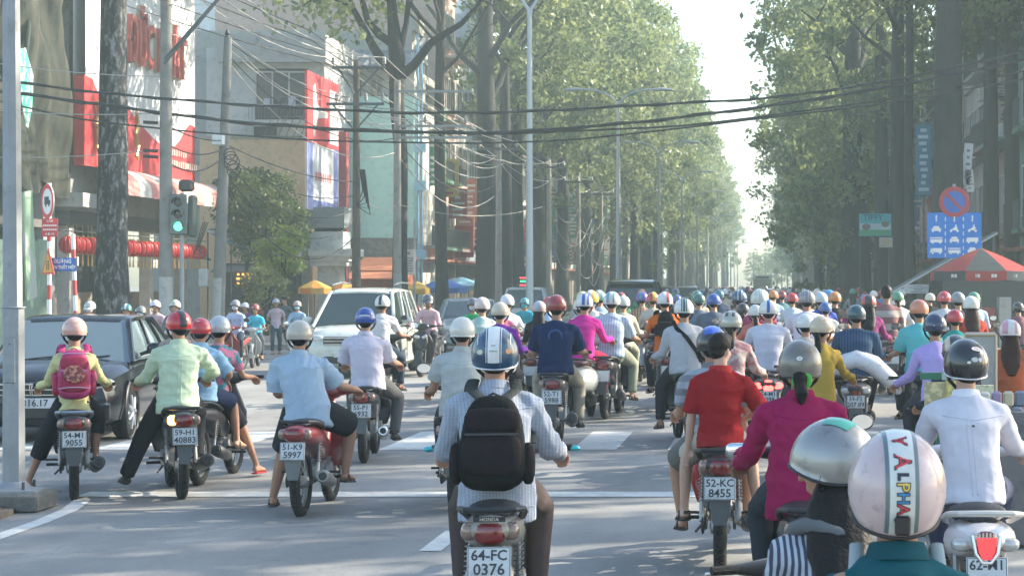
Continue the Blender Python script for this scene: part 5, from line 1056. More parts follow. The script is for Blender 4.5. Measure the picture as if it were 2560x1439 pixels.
# ================================================================ cars
def car(label, loc, rz, col, spec, plate=None, cat='car', name='parked_car', lod=2, plate_rear=False, group=None, emblem=False, glass=None):
    """front faces -Y in its own frame; spec: L, W, H, belt, hood, ws0 (windscreen base y), ws1 (top), rw1, rw0 (rear top / base), kind"""
    L, W, H, belt = spec['L'], spec['W'], spec['H'], spec['belt']; hood = spec['hood']; wr = spec.get('wr', .32)
    t = thing(name, label, cat, loc, rz, group); body = paint(col, rough=.14, dirt=.12 if max(col) > .1 else 0.)
    f, b = -L / 2, L / 2; hw = W / 2
    st = [(f, .30, hood - .30, .70), (f + .06, .22, hood - .18, .86), (f + .25, .19, hood - .06, .95), (spec['ws0'], .18, hood + .04, 1.0), (spec['ws0'] + .3, .18, belt, 1.0), (0.2, .18, belt + .01, 1.0), (spec['rw0'] - .2, .18, belt + .03, 1.0), (b - .45, .20, spec['deck'], .98), (b - .08, .25, spec['deck'] - .03, .92), (b, .35, spec['deck'] - .15, .80)]
    rings = []
    for y, z0, z1, wf in st:
        w = hw * wf; h = z1 - z0; c = [(-.86, 0), (-.97, .10), (-1.0, .35), (-.99, .62), (-.94, .88), (-.84, .98), (-.5, 1.02), (0, 1.035), (.5, 1.02), (.84, .98), (.94, .88), (.99, .62), (1.0, .35), (.97, .10), (.86, 0), (0, -.02)]
        rings.append([(w * a, y, z0 + h * k) for a, k in c])
    m = MB(); m.rings(rings, True, True); part('body', m, body, t, angle=35)
    # cabin: glass block and painted roof and pillars
    g0, g1 = hw * .93, hw * .71; zr = H - .05
    bot = [(-g0, spec['ws0'], hood + .03), (g0, spec['ws0'], hood + .03), (g0, spec['rw0'], spec['deck'] - .01), (-g0, spec['rw0'], spec['deck'] - .01)]
    top = [(-g1, spec['ws1'], zr), (g1, spec['ws1'], zr), (g1, spec['rw1'], zr), (-g1, spec['rw1'], zr)]
    mids = [(-g0, 0, belt), (g0, 0, belt)]
    m = MB(); rg_ = []
    def cab(y, zb, zt, wb, wt): return [(-wb, y[0], zb), (-(wb * .5 + wt * .5) - .012, (y[0] + y[1]) / 2, (zb + zt) / 2), (-wt, y[1], zt), (0, y[1], zt + .02), (wt, y[1], zt), ((wb * .5 + wt * .5) + .012, (y[0] + y[1]) / 2, (zb + zt) / 2), (wb, y[0], zb), (0, y[0], zb)]
    n = 6
    for i in range(n + 1):
        u = i / n; y0 = spec['ws0'] + (spec['rw0'] - spec['ws0']) * u; y1 = spec['ws1'] + (spec['rw1'] - spec['ws1']) * u; zb = (hood + .02) if i == 0 else (belt - .03 if i < n else spec['deck'] - .02); rg_.append(cab((y0, y1), zb, zr, g0 * (.97 if i in (0, n) else 1), g1 * (.95 if i in (0, n) else 1)))
    m.rings(rg_, True, True); gl = part('windows', m, glass or M_GLASS, t, angle=25)
    m = MB(); rr = []
    for u, zz, ww in ((-.03, -.03, .90), (.02, .012, .97), (.25, .045, 1.0), (.6, .05, 1.0), (.93, .03, .98), (1.02, -.02, .92)):
        y = spec['ws1'] + (spec['rw1'] - spec['ws1']) * u; w = g1 * ww + .015; z = zr + zz; rr.append([(-w - .01, y, z - .05), (-w, y, z - .01), (-w * .85, y, z + .015), (0, y, z + .03), (w * .85, y, z + .015), (w, y, z - .01), (w + .01, y, z - .05), (0, y, z - .04)])
    m.rings(rr, True, True); part('roof', m, body, t)
    def side_at(u, h):  # point on the cabin side
        y0 = spec['ws0'] + (spec['rw0'] - spec['ws0']) * u; y1 = spec['ws1'] + (spec['rw1'] - spec['ws1']) * u; return y0 + (y1 - y0) * h, (g0 + (g1 - g0) * h) + .014
    for s in (-1, 1):
        for u, r in ((0, .035), (spec.get('b', .42), .028), (spec.get('c', .74), .030), (1, .05)):
            pts = []
            for h in (0, .5, 1): y, x = side_at(u, h); pts.append((s * (x - (.02 if u in (0, 1) else 0)), y, (belt if 0 < u < 1 else hood + .02) + (zr - (belt if 0 < u < 1 else hood + .02)) * h))
            m = MB(); m.tube(pts, [(r, r * .6)] * 3, 6); part('window_pillar', m, body if not spec.get('darkp') else M_BLACK, t)
        m = MB(); m.tube([(s * (g0 + .012), spec['ws0'] + .2, belt + .0), (s * (g0 + .014), 0, belt + .012), (s * (g0 + .006), spec['rw0'] - .2, belt + .02)], .012, 6); part('window_trim', m, M_CHROME if lod > 1 else M_BLACK, t)
        m = MB(); m.ell((s * (hw + .12), spec['ws0'] + .42, belt + .10), (.11, .07, .075), 12, 8, None, .8); o = part('door_mirror', m, body, t); m = MB(); m.tube([(s * (hw - .06), spec['ws0'] + .40, belt + .03), (s * (hw + .05), spec['ws0'] + .42, belt + .07)], .025, 6); part('mirror_arm', m, M_BLACK, o)
        m = MB(); m.ell((s * (hw + .12), spec['ws0'] + .475, belt + .10), (.09, .02, .06), 12, 6, None, .8); part('mirror_glass', m, M_MIRROR, o)
        for y in (spec.get('b', .42), spec.get('c', .74)):
            yy = spec['ws0'] + (spec['rw0'] - spec['ws0']) * y; m = MB(); m.box((s * (hw - .002), yy, (belt + .25) / 2), (.012, .012, belt - .33)); part('door_gap', m, M_BLACK, t, smooth=False); m = MB(); m.rbox((s * (hw + .004), yy - .16, belt - .14), (.03, .17, .03), .01); part('door_handle', m, body, t)
        for y in (f + spec['fo'], b - spec['ro']):
            m = MB(); m.ring((0, 0, 0), wr - .07, .085, 28, 10, 'X', 1.15); w_ = part('tyre', m, M_RUBBER, t); w_.location = (s * (hw - .10), y, wr)
            m = MB(); m.lathe([(.03, s * .10), (.06, s * .09), (wr - .13, s * .045), (wr - .10, s * .085), (wr - .10, -.05)], (0, 0, 0), 24, 'X')
            for q in range(7): a = 2 * math.pi * q / 7; m.tube([(s * .10, .04 * math.cos(a), .04 * math.sin(a)), (s * .092, (wr - .11) * math.cos(a), (wr - .11) * math.sin(a))], [.028, .018], 6)
            part('rim', m, mat('alloy', (.62, .63, .64), .3, metal=.35, coat=.3), w_)
            m = MB(); m.ring((s * (hw - .004), y, wr + .01), wr + .035, .028, 28, 6, 'X', .5); part('wheel_arch', m, M_BLACK, t)
        # lamps
        m = MB(); m.ell((s * hw * .72, f + .17, hood - .20), (.20, .13, .085), 14, 8, Matrix.Rotation(R(s * 18), 3, 'Z'), .8); h_ = part('headlight', m, M_CLEAR, t); m = MB(); m.ell((s * hw * .70, f + .075, hood - .205), (.055, .04, .045), 12, 8); part('bulb_reflector', m, M_CHROME, h_)
        m = MB(); m.ell((s * hw * .86, b - .10, spec['deck'] - (.14 if not spec.get('van') else -.1)), (.10, .10, .10 if not spec.get('van') else .22), 12, 8, None, .8); part('tail_light', m, M_REDLENS, t)
        m = MB(); m.ell((s * hw * .74, f + .05, .38), (.07, .05, .05), 10, 6); part('fog_light', m, M_CLEAR, t)
    m = MB(); m.rbox((0, f + .10, .36), (W * .90, .24, .30), .07); part('front_bumper', m, body, t); m = MB(); m.rbox((0, b - .09, .42), (W * .9, .22, .32), .07); part('rear_bumper', m, body, t)
    m = MB(); m.rbox((0, f + .015, hood - .24), (W * .52, .06, .17), .02); gr = part('grille', m, M_BLACK, t)
    for k in range(3): m = MB(); m.rbox((0, f - .018, hood - .30 + k * .06), (W * .50, .014, .020), .004); part('grille_bar', m, M_CHROME, gr)
    m = MB(); m.rbox((0, f - .03, .36), (W * .5, .05, .14), .02); part('lower_intake', m, M_BLACK, t)
    if emblem:
        m = MB(); m.tube([(-.045, f - .035, hood - .19), (-.035, f - .035, hood - .29)], .009, 6); m.tube([(.045, f - .035, hood - .19), (.035, f - .035, hood - .29)], .009, 6); m.tube([(-.04, f - .035, hood - .24), (.04, f - .035, hood - .24)], .008, 6)
        m.tube([(-.07, f - .03, hood - .17), (.07, f - .03, hood - .17), (.055, f - .03, hood - .31), (-.055, f - .03, hood - .31), (-.07, f - .03, hood - .17)], .006, 6); part('emblem', m, M_CHROME, t)
    m = MB(); m.tube([(-hw * .55, spec['ws0'] + .02, hood + .055), (-hw * .02, spec['ws0'] + .10, hood + .10)], .009, 5); m.tube([(hw * .1, spec['ws0'] + .02, hood + .055), (hw * .6, spec['ws0'] + .10, hood + .10)], .009, 5); part('wiper', m, M_BLACK, t)
    y = f - .06 if not plate_rear else b + .03; zz = .47 if not plate_rear else .55
    m = MB(); m.rbox((0, y, zz), (.47, .01, .115), .004); pl = part('number_plate', m, M_PLATE, t)
    if plate: o = link('lettering', text_mesh(plate, .105, .0006, 'CENTER', .002), M_INK, pl); o.location = (0, y - .0065 if not plate_rear else y + .0065, zz); o.rotation_euler = (R(90), 0, 0 if not plate_rear else R(180))
    return t, body
SEDAN = dict(L=4.3, W=1.76, H=1.42, belt=.93, hood=.86, ws0=-.98, ws1=-.28, rw1=1.02, rw0=1.62, deck=.98, fo=.85, ro=.92, wr=.315)
MPV = dict(L=4.45, W=1.72, H=1.72, belt=1.0, hood=.96, ws0=-1.48, ws1=-.55, rw1=1.75, rw0=2.10, deck=1.04, fo=.80, ro=.85, wr=.32, b=.36, c=.66, van=1)
SUVS = dict(L=4.6, W=1.86, H=1.95, belt=1.08, hood=1.05, ws0=-1.15, ws1=-.5, rw1=1.95, rw0=2.22, deck=1.10, fo=.85, ro=.85, wr=.36, van=1)
_hr_glass = mat("windscreen_haze", (.11, .15, .17), .10, spec=.8, coat=.5)
# black sedan stopped at the left with its front towards us
car('black saloon car with chrome H badge facing us at the left, behind the schoolbag rider', (-8.5, 24.7, 0), R(6), (.013, .015, .017), SEDAN, '316.17', name='saloon_car', emblem=True, glass=_hr_glass)
t, _ = car('silver white people carrier crossing ahead, behind the blue helmeted rider', (-8.2, 40.6, 0), R(2), (.52, .55, .50), MPV, None, name='people_carrier', glass=mat("mpv_glass", (.02, .035, .035), .08, spec=.8))
m = MB(); m.tube([(-.62, -.3, 1.80), (-.62, .5, 1.845), (-.62, 1.6, 1.83)], .018, 6); m.tube([(.62, -.3, 1.80), (.62, .5, 1.845), (.62, 1.6, 1.83)], .018, 6); part('roof_rail', m, M_CHROME, t)
car('grey saloon coming towards us behind the pink shirted rider', (GX(1165, 92), 55, 0), R(12), (.20, .23, .24), SEDAN, name='saloon_car')
car('silver van half hidden behind the nearest lamp pole', (GX(1318, 70), 71, 0), R(4), (.40, .43, .42), MPV, name='people_carrier')
t, _ = car('black four wheel drive driving away up the avenue among the motorbikes', (GX(1578, 84), 61.7, 0), R(180), (.012, .014, .016), SUVS, name='four_wheel_drive', glass=mat("tinted", (.012, .016, .02), .06, spec=.8, coat=.6))
sub('roof_rail', lambda m: [m.tube([(s * .66, -.3, 1.90), (s * .66, .5, 1.95), (s * .66, 1.7, 1.92)], .02, 6) for s in (-1, 1)], M_BLACK, t); sub('spoiler', lambda m: m.rbox((0, 2.06, 1.84), (1.3, .26, .05), .02), M_BLACKGLOSS, t)
for i, (px, S, c, sp) in enumerate(((1722, 38, (.5, .5, .5), MPV), (1745, 33, (.55, .55, .53), SEDAN), (1660, 36, (.3, .32, .33), MPV), (1925, 24, (.5, .5, .5), SEDAN))):
    car('pale car far up the avenue in the haze', (GX(px, S), GY(S), 0), R(180), c, sp, name='distant_car', lod=1, group='far pale cars in the haze')
t = thing('bus', 'faint pale bus far down the avenue in the haze', 'bus', (GX(1906, 20), GY(20), 0)); bx('body', -1.2, 1.2, 0, 9, .35, 3.0, mat("bus_body", (.36, .38, .36), .5), t); bx('windscreen', -1.05, 1.05, -.03, -.002, 1.35, 2.5, M_GLASS, t); bx('destination_board', -.8, .8, -.035, -.003, 2.58, 2.9, M_DARK, t)
for s in (-1, 1):
    for yy in (2, 7): sub('wheel', lambda m: m.cyl((s * .95, yy, .48), (s * 1.22, yy, .48), .48, .48, 16), M_RUBBER, t)
    sub('headlight', lambda m: m.ell((s * .85, -.02, .85), (.14, .05, .10)), M_CLEAR, t); sub('door_mirror', lambda m: m.rbox((s * 1.4, -.15, 2.0), (.18, .12, .4), .03), M_BLACK, t)
# ================================================================ people
_tmp = bpy.data.scenes.new('workbench'); _tvl = _tmp.view_layers[0]
def remesh(mb, vox, smooth=4, seed=0, fold=0., foldk=1., name='body'):
    "one continuous surface out of overlapping closed shapes"
    me = mb.mesh('tmp', False)
    o = bpy.data.objects.new('tmp', me); _tmp.collection.objects.link(o)
    md = o.modifiers.new('r', 'REMESH'); md.mode = 'VOXEL'; md.voxel_size = vox; md.use_smooth_shade = True
    if smooth:
        ms = o.modifiers.new('s', 'SMOOTH'); ms.factor = .5; ms.iterations = smooth
    _tvl.update(); dg = _tvl.depsgraph
    ev = o.evaluated_get(dg)
    out = bpy.data.meshes.new_from_object(ev); out.name = name
    bpy.data.objects.remove(o); bpy.data.meshes.remove(me)
    if fold > 0: folds(out, fold, seed, foldk)
    out.materials.clear()
    out.polygons.foreach_set('use_smooth', [True] * len(out.polygons))
    return out
def folds(me, amp, seed, k=1.):
    "cloth creases pushed along the normals"
    n = len(me.vertices); co = np.empty(n * 3, np.float32); me.vertices.foreach_get('co', co); co = co.reshape(-1, 3)
    no = np.empty(n * 3, np.float32); me.vertex_normals.foreach_get('vector', no); no = no.reshape(-1, 3)
    rg = np.random.RandomState(seed + 11); d = np.zeros(n)
    warp = np.zeros((n, 3))
    for i in range(3):
        q = rg.normal(size=3) * 5 * k; warp[:, i] = .06 * np.sin(co @ q + rg.uniform(0, 6))
    c = co + warp
    for i in range(7):
        q = rg.normal(size=3); q[0] *= .55; q /= np.linalg.norm(q); f = rg.uniform(14, 44) * k
        s = np.sin(c @ q * f + rg.uniform(0, 6.3)); m = .5 + .5 * np.sin(co @ (rg.normal(size=3) * 6) + rg.uniform(0, 6))
        d += (1 - np.abs(s) ** .7 * 1.6) * m / (1 + f / 50)
    d = d / 4.0; d = np.sign(d) * np.abs(d) ** 1.15; co += no * (d * amp)[:, None]
    me.vertices.foreach_set('co', co.ravel()); me.update()

def ik(a, b, l1, l2, pole):
    d = b - a; L = d.length; u = d / L; mx = (l1 + l2) * .995
    if L > mx: b = a + u * mx; L = mx
    L = max(L, abs(l1 - l2) + .02)
    ca = (l1 * l1 + L * L - l2 * l2) / (2 * l1 * L); ca = max(-1, min(1, ca))
    p = Vector(pole); p = (p - u * p.dot(u)).normalized()
    return a + u * (l1 * ca) + p * (l1 * math.sqrt(max(0, 1 - ca * ca))), b
def bent(a, b, c, k=.22):
    "points along a-b-c with the corner at b rounded"
    return [a, a.lerp(b, .5), b.lerp(a, k), b.lerp(a, k * .45).lerp(b.lerp(c, k * .45), .5).lerp(b, .35), b.lerp(c, k), b.lerp(c, .5), c]
def interp(vals, n): 
    out = []
    for i in range(n):
        t = i / (n - 1) * (len(vals) - 1); j = min(int(t), len(vals) - 2); f = t - j; a, b = vals[j], vals[j + 1]
        out.append(a * (1 - f) + b * f if not isinstance(a, tuple) else tuple(x * (1 - f) + y * f for x, y in zip(a, b)))
    return out
def dirv(deg): return Vector((0, math.sin(R(deg)), math.cos(R(deg))))

POSE = dict(hy=-.15, hz=.77, lean=10, roll=0, sh=.168, w=1.0, k=1.0, hl=(-.315, .38, .99), hr=(.315, .38, .99), fl=(-.19, .17, .31), fr=(.19, .17, .31),
            kl=(-.28, 1, .5), kr=(.28, 1, .5), el=(-.14, -.4, -1), er=(.14, -.4, -1), yaw=0, pitch=-4, tilt=0, grip=(1, 1), belly=0., toe=(8, 8), dx=(0, 0))
def joints(p):
    J = {}; k = p['k']; w = p['w']
    base = Vector((0, p['hy'], p['hz'] + .09 * k)); L = p['lean']
    base.x += p['dx'][0]; sd = Vector(((p['dx'][1] - p['dx'][0]) / 3, 0, 0))
    J['p0'] = base; J['p1'] = base + dirv(L - 9) * .155 * k + sd; J['p2'] = J['p1'] + dirv(L + 2) * .165 * k + sd; J['p3'] = J['p2'] + dirv(L + 15) * .155 * k + sd
    J['neck'] = J['p3'] + dirv(L * .5 + 8) * .062 * k; J['head'] = J['neck'] + Vector((0, .022, .128 * k))
    for s, c in ((-1, 'l'), (1, 'r')):
        J['s' + c] = J['p3'] + Vector((s * p['sh'] * w, -.005, -.045 * k))
        J['q' + c] = base + Vector((s * .092 * w, .015, -.01))
        hand = Vector(p['h' + c]); sh = J['s' + c]
        d = (hand - sh).normalized()
        if p['grip'][0 if s < 0 else 1] == 1: wr = hand + Vector((-s * .018, -.075, .028))
        else: wr = hand - d * .085
        J['e' + c], J['w' + c] = ik(sh, wr, .275 * k, .25 * k, p['e' + c]); J['h' + c] = J['w' + c] + (hand - wr)
        J['k' + c], J['a' + c] = ik(J['q' + c], Vector(p['f' + c]), .43 * k, .41 * k, p['k' + c])
    return J
def hand(mb, w, h, side, grip, k=1.):
    "palm, four fingers, thumb; grip 1 closes round a bar, else a loose curl"
    d = (h - w).normalized() if (h - w).length > 1e-4 else Vector((0, 1, 0))
    n = Vector((0, 0, -1)); n = (n - d * n.dot(d)); n = n.normalized() if n.length > .2 else Vector((0, -1, 0))
    s = d.cross(n).normalized()
    if s.x * side > 0: s = -s                       # thumb side points inwards
    kn = w + d * .082 * k
    mb.tube([w - d * .01, w + d * .03 * k, kn], [(.026 * k, .020 * k), (.040 * k, .018 * k), (.042 * k, .015 * k)], 8, True, True, ref=s)
    for i, (o, ln) in enumerate(((.030, 1.), (.010, 1.1), (-.011, 1.02), (-.031, .82))):
        a = kn + s * o * k; cur = a; pts = [a - d * .02]; ang = 0.
        for st, bd in zip((.040, .026, .020), (55, 60, 50) if grip == 1 else (14, 22, 18)):
            ang += bd; cur = cur + (d * math.cos(R(ang)) + n * math.sin(R(ang))) * st * ln * k; pts.append(cur)
        mb.tube(pts, [.0105 * k, .0100 * k, .0090 * k, .0080 * k], 6, True, True)
    b = w + d * .022 * k + s * .03 * k
    mb.tube([b, b + (s * .8 + d * .5 + n * .3).normalized() * .036 * k, b + (s * .3 + d * .8 + n * .6).normalized() * .066 * k], [.014 * k, .012 * k, .009 * k], 6, True, True)
def headrot(p): return Matrix.Rotation(R(-p['yaw']), 3, 'Z') @ Matrix.Rotation(R(p['tilt']), 3, 'Y') @ Matrix.Rotation(R(p['pitch']), 3, 'X')
def head_shape(mb, c, rot, k=1., face=True):
    def E(o, r, nu=14, nv=10): mb.ell(c + rot @ (Vector(o) * k), [x * k for x in r], nu, nv, rot)
    E((0, -.010, .030), (.076, .096, .094)); E((0, .030, -.040), (.058, .058, .062)); E((0, .040, -.085), (.034, .034, .024), 10, 6)
    E((0, -.02, -.02), (.068, .07, .06))
    for s in (-1, 1):
        E((s * .078, -.004, -.012), (.008, .020, .033), 8, 6)
        if face:
            E((s * .030, .080, .026), (.022, .010, .007), 8, 5); E((s * .036, .062, -.030), (.022, .020, .024), 8, 6)
    if face:
        mb.tube([c + rot @ Vector((0, .088, .020)) * k, c + rot @ Vector((0, .104, -.010)) * k, c + rot @ Vector((0, .112, -.026)) * k], [.008 * k, .011 * k, .015 * k], 6, True, True)
        E((0, .088, -.055), (.024, .010, .006), 8, 5); E((0, .086, -.065), (.020, .010, .007), 8, 5)
def body_mesh(p, J, vox, sleeve=0, legs=1):
    mb = MB(); w, k = p['w'], p['k']; X = (1, 0, 0)
    T = [J['p0'] - dirv(0) * .10, J['p0'], J['p1'], J['p2'], J['p3'], J['p3'] + dirv(p['lean']) * .03]
    mb.tube(T, [(.15 * w, .10), (.165 * w, .115), (.135 * w, .10 + p['belly']), (.150 * w, .105), (.10 * w, .07), (.05, .05)], 16, True, False, ref=X)
    mb.tube([J['p3'] - Vector((0, 0, .04)), J['neck'], J['head'] - Vector((0, .012, .03))], [(.062 * k, .062 * k), (.054 * k, .056 * k), (.052 * k, .056 * k)], 12)
    head_shape(mb, J['head'], headrot(p), k)
    for c, s in (('l', -1), ('r', 1)):
        mb.tube([J['p3'] - Vector((0, 0, .03)), J['s' + c]], [.042, .044 * w], 10, True, True)
        pts = bent(J['s' + c], J['e' + c], J['w' + c]); mb.tube(pts, [x * w for x in (.046, .044, .040, .038, .040, .036, .026)], 10, True, True)
        hand(mb, J['w' + c], J['h' + c] if (J['h' + c] - J['w' + c]).length > .02 else J['w' + c] + Vector((0, .05, 0)), s, p['grip'][0 if s < 0 else 1], .95 * k)
        if legs:
            pts = bent(J['q' + c], J['k' + c], J['a' + c]); mb.tube(pts, [x * w for x in (.085, .078, .060, .057, .056, .050, .034)], 10, True, True)
            foot(mb, J['a' + c], p['toe'][0 if s < 0 else 1], s, .0, k, J['k' + c])
    return remesh(mb, vox, 3, name='body')
def foot_frame(a, toe, s, kn):
    shin = (a - kn).normalized()
    f = Vector((s * math.sin(R(toe)), math.cos(R(toe)), 0)); 
    up = -shin; drop = min(max(-shin.y, -.5), .5)
    return (f + Vector((0, 0, -.10 if a.z > .2 else -.02))).normalized()
def foot(mb, a, toe, s, fat, k, kn):
    f = foot_frame(a, toe, s, kn); r = Vector((f.y, -f.x, 0)).normalized()
    z = Vector((0, 0, -.055))
    mb.tube([a - f * .045 + z * .8, a + f * .01 + z * .62, a + f * .09 + z * .85, a + f * .155 + z * 1.0, a + f * .185 + z * 1.05],
            [(.032 + fat, .026 + fat), (.036 + fat, .046 + fat * .6), (.043 + fat, .028 + fat * .6), (.044 + fat, .018 + fat * .5), (.030 + fat, .012 + fat * .5)], 10, True, True, ref=r)
    mb.tube([a + Vector((0, 0, .02)), a + z * .6], [.033 + fat * .4, .034 + fat * .4], 8)
def shoes_mesh(p, J, style, vox):
    return [shoe1(p, J, style, vox, c, s) for c, s in (('l', -1), ('r', 1))]
def shoe1(p, J, style, vox, c, s):
    mb = MB()
    if 1:
        a = J['a' + c]; t = p['toe'][0 if s < 0 else 1]
        f = foot_frame(a, t, s, J['k' + c]); r = Vector((f.y, -f.x, 0)).normalized()
        if style == 'shoe': foot(mb, a, t, s, .009, p['k'], J['k' + c])
        else:
            b = a + Vector((0, 0, -.082))
            mb.tube([b - f * .06, b, b + f * .09, b + f * .20], [(.036, .010), (.040, .011), (.048, .010), (.036, .009)], 12, True, True, ref=r)
            m = b + f * .13
            mb.tube([m - r * .046, m - r * .02 + f * .01 + Vector((0, 0, .038)), m + r * .02 + f * .01 + Vector((0, 0, .038)), m + r * .046], .008, 6)
            if style == 'sandal':
                m = b + f * .0
                mb.tube([m - r * .04, m - r * .035 + Vector((0, 0, .06)), m + r * .035 + Vector((0, 0, .06)), m + r * .04], .008, 6)
    if style == 'shoe': return remesh(mb, vox, 2, name='shoe')
    return mb.mesh('sandals')
def shirt_mesh(p, J, vox, sleeve, seed, hem=.0, loose=0., fold=.007, collar=True):
    mb = MB(); w, k = p['w'], p['k']; X = (1, 0, 0); q = loose; b = p['belly']
    bot = J['p0'] - dirv(0) * (.085 + hem) - Vector((0, .012, 0))
    T = [bot, bot.lerp(J['p0'], .5), J['p0'] + Vector((0, 0, .02)), J['p1'], J['p2'], J['p3'] - dirv(p['lean']) * .05, J['p3'] + dirv(p['lean'] + 8) * .012, J['neck'] - Vector((0, 0, .022))]
    mb.tube(T, [(.172 * w + q, .168 + q * .6), (.176 * w + q, .160 + q * .5), (.168 * w + q, .142 + q * .5), (.153 * w + q * .8, .128 + b), (.168 * w + q * .5, .128), (.155 * w, .112), (.108 * w, .090), (.070, .072)], 20, True, False, ref=X)
    for c, s in (('l', -1), ('r', 1)):
        S, E, W = J['s' + c], J['e' + c], J['w' + c]
        mb.tube([J['p3'] - Vector((s * .02, 0, .015)), J['p3'].lerp(S, .55) + Vector((0, 0, -.002)), S + Vector((0, 0, -.012))], [.058, .058, .061 * w], 12, True, True)
        mb.tube([J['p2'] + Vector((s * .09, 0, .03)), S - Vector((0, 0, .03))], [.075, .062], 10, True, True)
        if sleeve == 'long':
            pts = bent(S, E, W.lerp(E, .04)); mb.tube(pts, [x * w + q * .25 for x in (.066, .064, .058, .057, .056, .050, .040)], 14, True, False)
            mb.tube([pts[-1].lerp(E, .12), pts[-1]], [.048 + q * .2, .046 + q * .2], 12)
        elif sleeve == 'half' or sleeve == 'short':
            t = .72 if sleeve == 'short' else .92
            e = S.lerp(E, t); mb.tube([S, S.lerp(E, t * .5), e], [.067 * w + q * .3, .070 * w + q * .5, .070 * w + q * .7], 14, True, False)
    return remesh(mb, vox, 3, seed, fold, 1., 'shirt')
def collar_mesh(p, J, h=.035, r=.068):
    mb = MB(); c = J['neck'] - Vector((0, .002, .030)); d = dirv(p['lean'] * .6 + 6); rings = []
    for z, rr in ((-.012, r + .004), (h * .6, r - .004), (h, r - .006), (h * .95, r + .004), (h * .3, r + .012), (-.014, r + .020)):
        u = Vector((1, 0, 0)); q = d.cross(u)
        rings.append([c + d * z + u * (rr * math.cos(2 * math.pi * j / 18)) + q * (rr * 1.05 * math.sin(2 * math.pi * j / 18)) for j in range(18)])
    mb.rings(rings, True, False); return mb.mesh('collar', True, 60)
def pants_mesh(p, J, vox, length, seed, loose=0., fold=.006):
    mb = MB(); w, k = p['w'], p['k']; X = (1, 0, 0); q = loose
    mb.tube([J['p0'] - dirv(0) * .085, J['p0'] - dirv(0) * .02, J['p0'] + dirv(p['lean'] - 9) * .07], [(.158 * w, .112), (.166 * w, .116), (.145 * w, .105)], 16, True, True, ref=X)
    for c, s in (('l', -1), ('r', 1)):
        Q, K, A = J['q' + c], J['k' + c], J['a' + c]
        mb.tube([J['p0'] + Vector((s * .06, -.02, -.02)), Q + (K - Q) * .3], [.096 * w, .090 * w], 12, True, True)
        if length == 'long':
            pts = bent(Q, K, A.lerp(K, .03)); mb.tube(pts, [x * w + q for x in (.095, .090, .076, .074, .068, .062, .056)], 14, True, False)
        elif length == 'short':
            e = Q.lerp(K, .90); mb.tube([Q, Q.lerp(K, .5), e], [.108 * w + q, .102 * w + q, .094 * w + q], 14, True, False)
        else:
            pts = bent(Q, K, K.lerp(A, .42)); mb.tube(pts, [x * w + q for x in (.105, .098, .084, .082, .078, .073, .070)], 14, True, False)
    return remesh(mb, vox, 3, seed + 5, fold, 1., 'trousers')
def hair_mesh(p, J, style, vox=.01):
    mb = MB(); c, rot, k = J['head'], headrot(p), p['k']
    def E(o, r): mb.ell(c + rot @ (Vector(o) * k), [x * k for x in r], 14, 10, rot)
    if style == 'full':
        E((0, -.016, .042), (.088, .104, .098)); E((0, -.045, -.015), (.074, .062, .062)); E((0, .035, .085), (.07, .07, .05))
    else:
        E((0, -.030, -.010), (.081, .080, .070)); E((0, -.050, -.045), (.062, .045, .045))
    if style in ('pony', 'long', 'bun'):
        b = c + rot @ (Vector((0, -.105, -.035)) * k)
        if style == 'pony': mb.tube([b, b + Vector((.004, -.035, -.03)), b + Vector((.012, -.045, -.13)), b + Vector((.02, -.04, -.26)), b + Vector((.022, -.03, -.36))], [.022, .034, .036, .028, .008], 10, True, True)
        if style == 'bun':
            mb.ell(b + Vector((0, -.025, -.02)), (.045, .035, .045), 12, 8)
            mb.tube([b + Vector((0, -.02, -.04)), b + Vector((.01, -.035, -.10)), b + Vector((.01, -.03, -.16))], [.038, .040, .018], 10, True, True)
        if style == 'long': mb.tube([c + rot @ Vector((0, -.05, -.03)), J['neck'] + Vector((0, -.07, 0)), J['p3'] + Vector((0, -.12, -.06)), J['p2'] + Vector((0, -.135, .0)), J['p1'] + Vector((0, -.135, .06))], [(.085, .065), (.100, .06), (.110, .045), (.095, .03), (.05, .015)], 14, True, True, ref=(1, 0, 0))
    me = remesh(mb, vox, 2, 3, .004, 3.5, 'hair'); return me
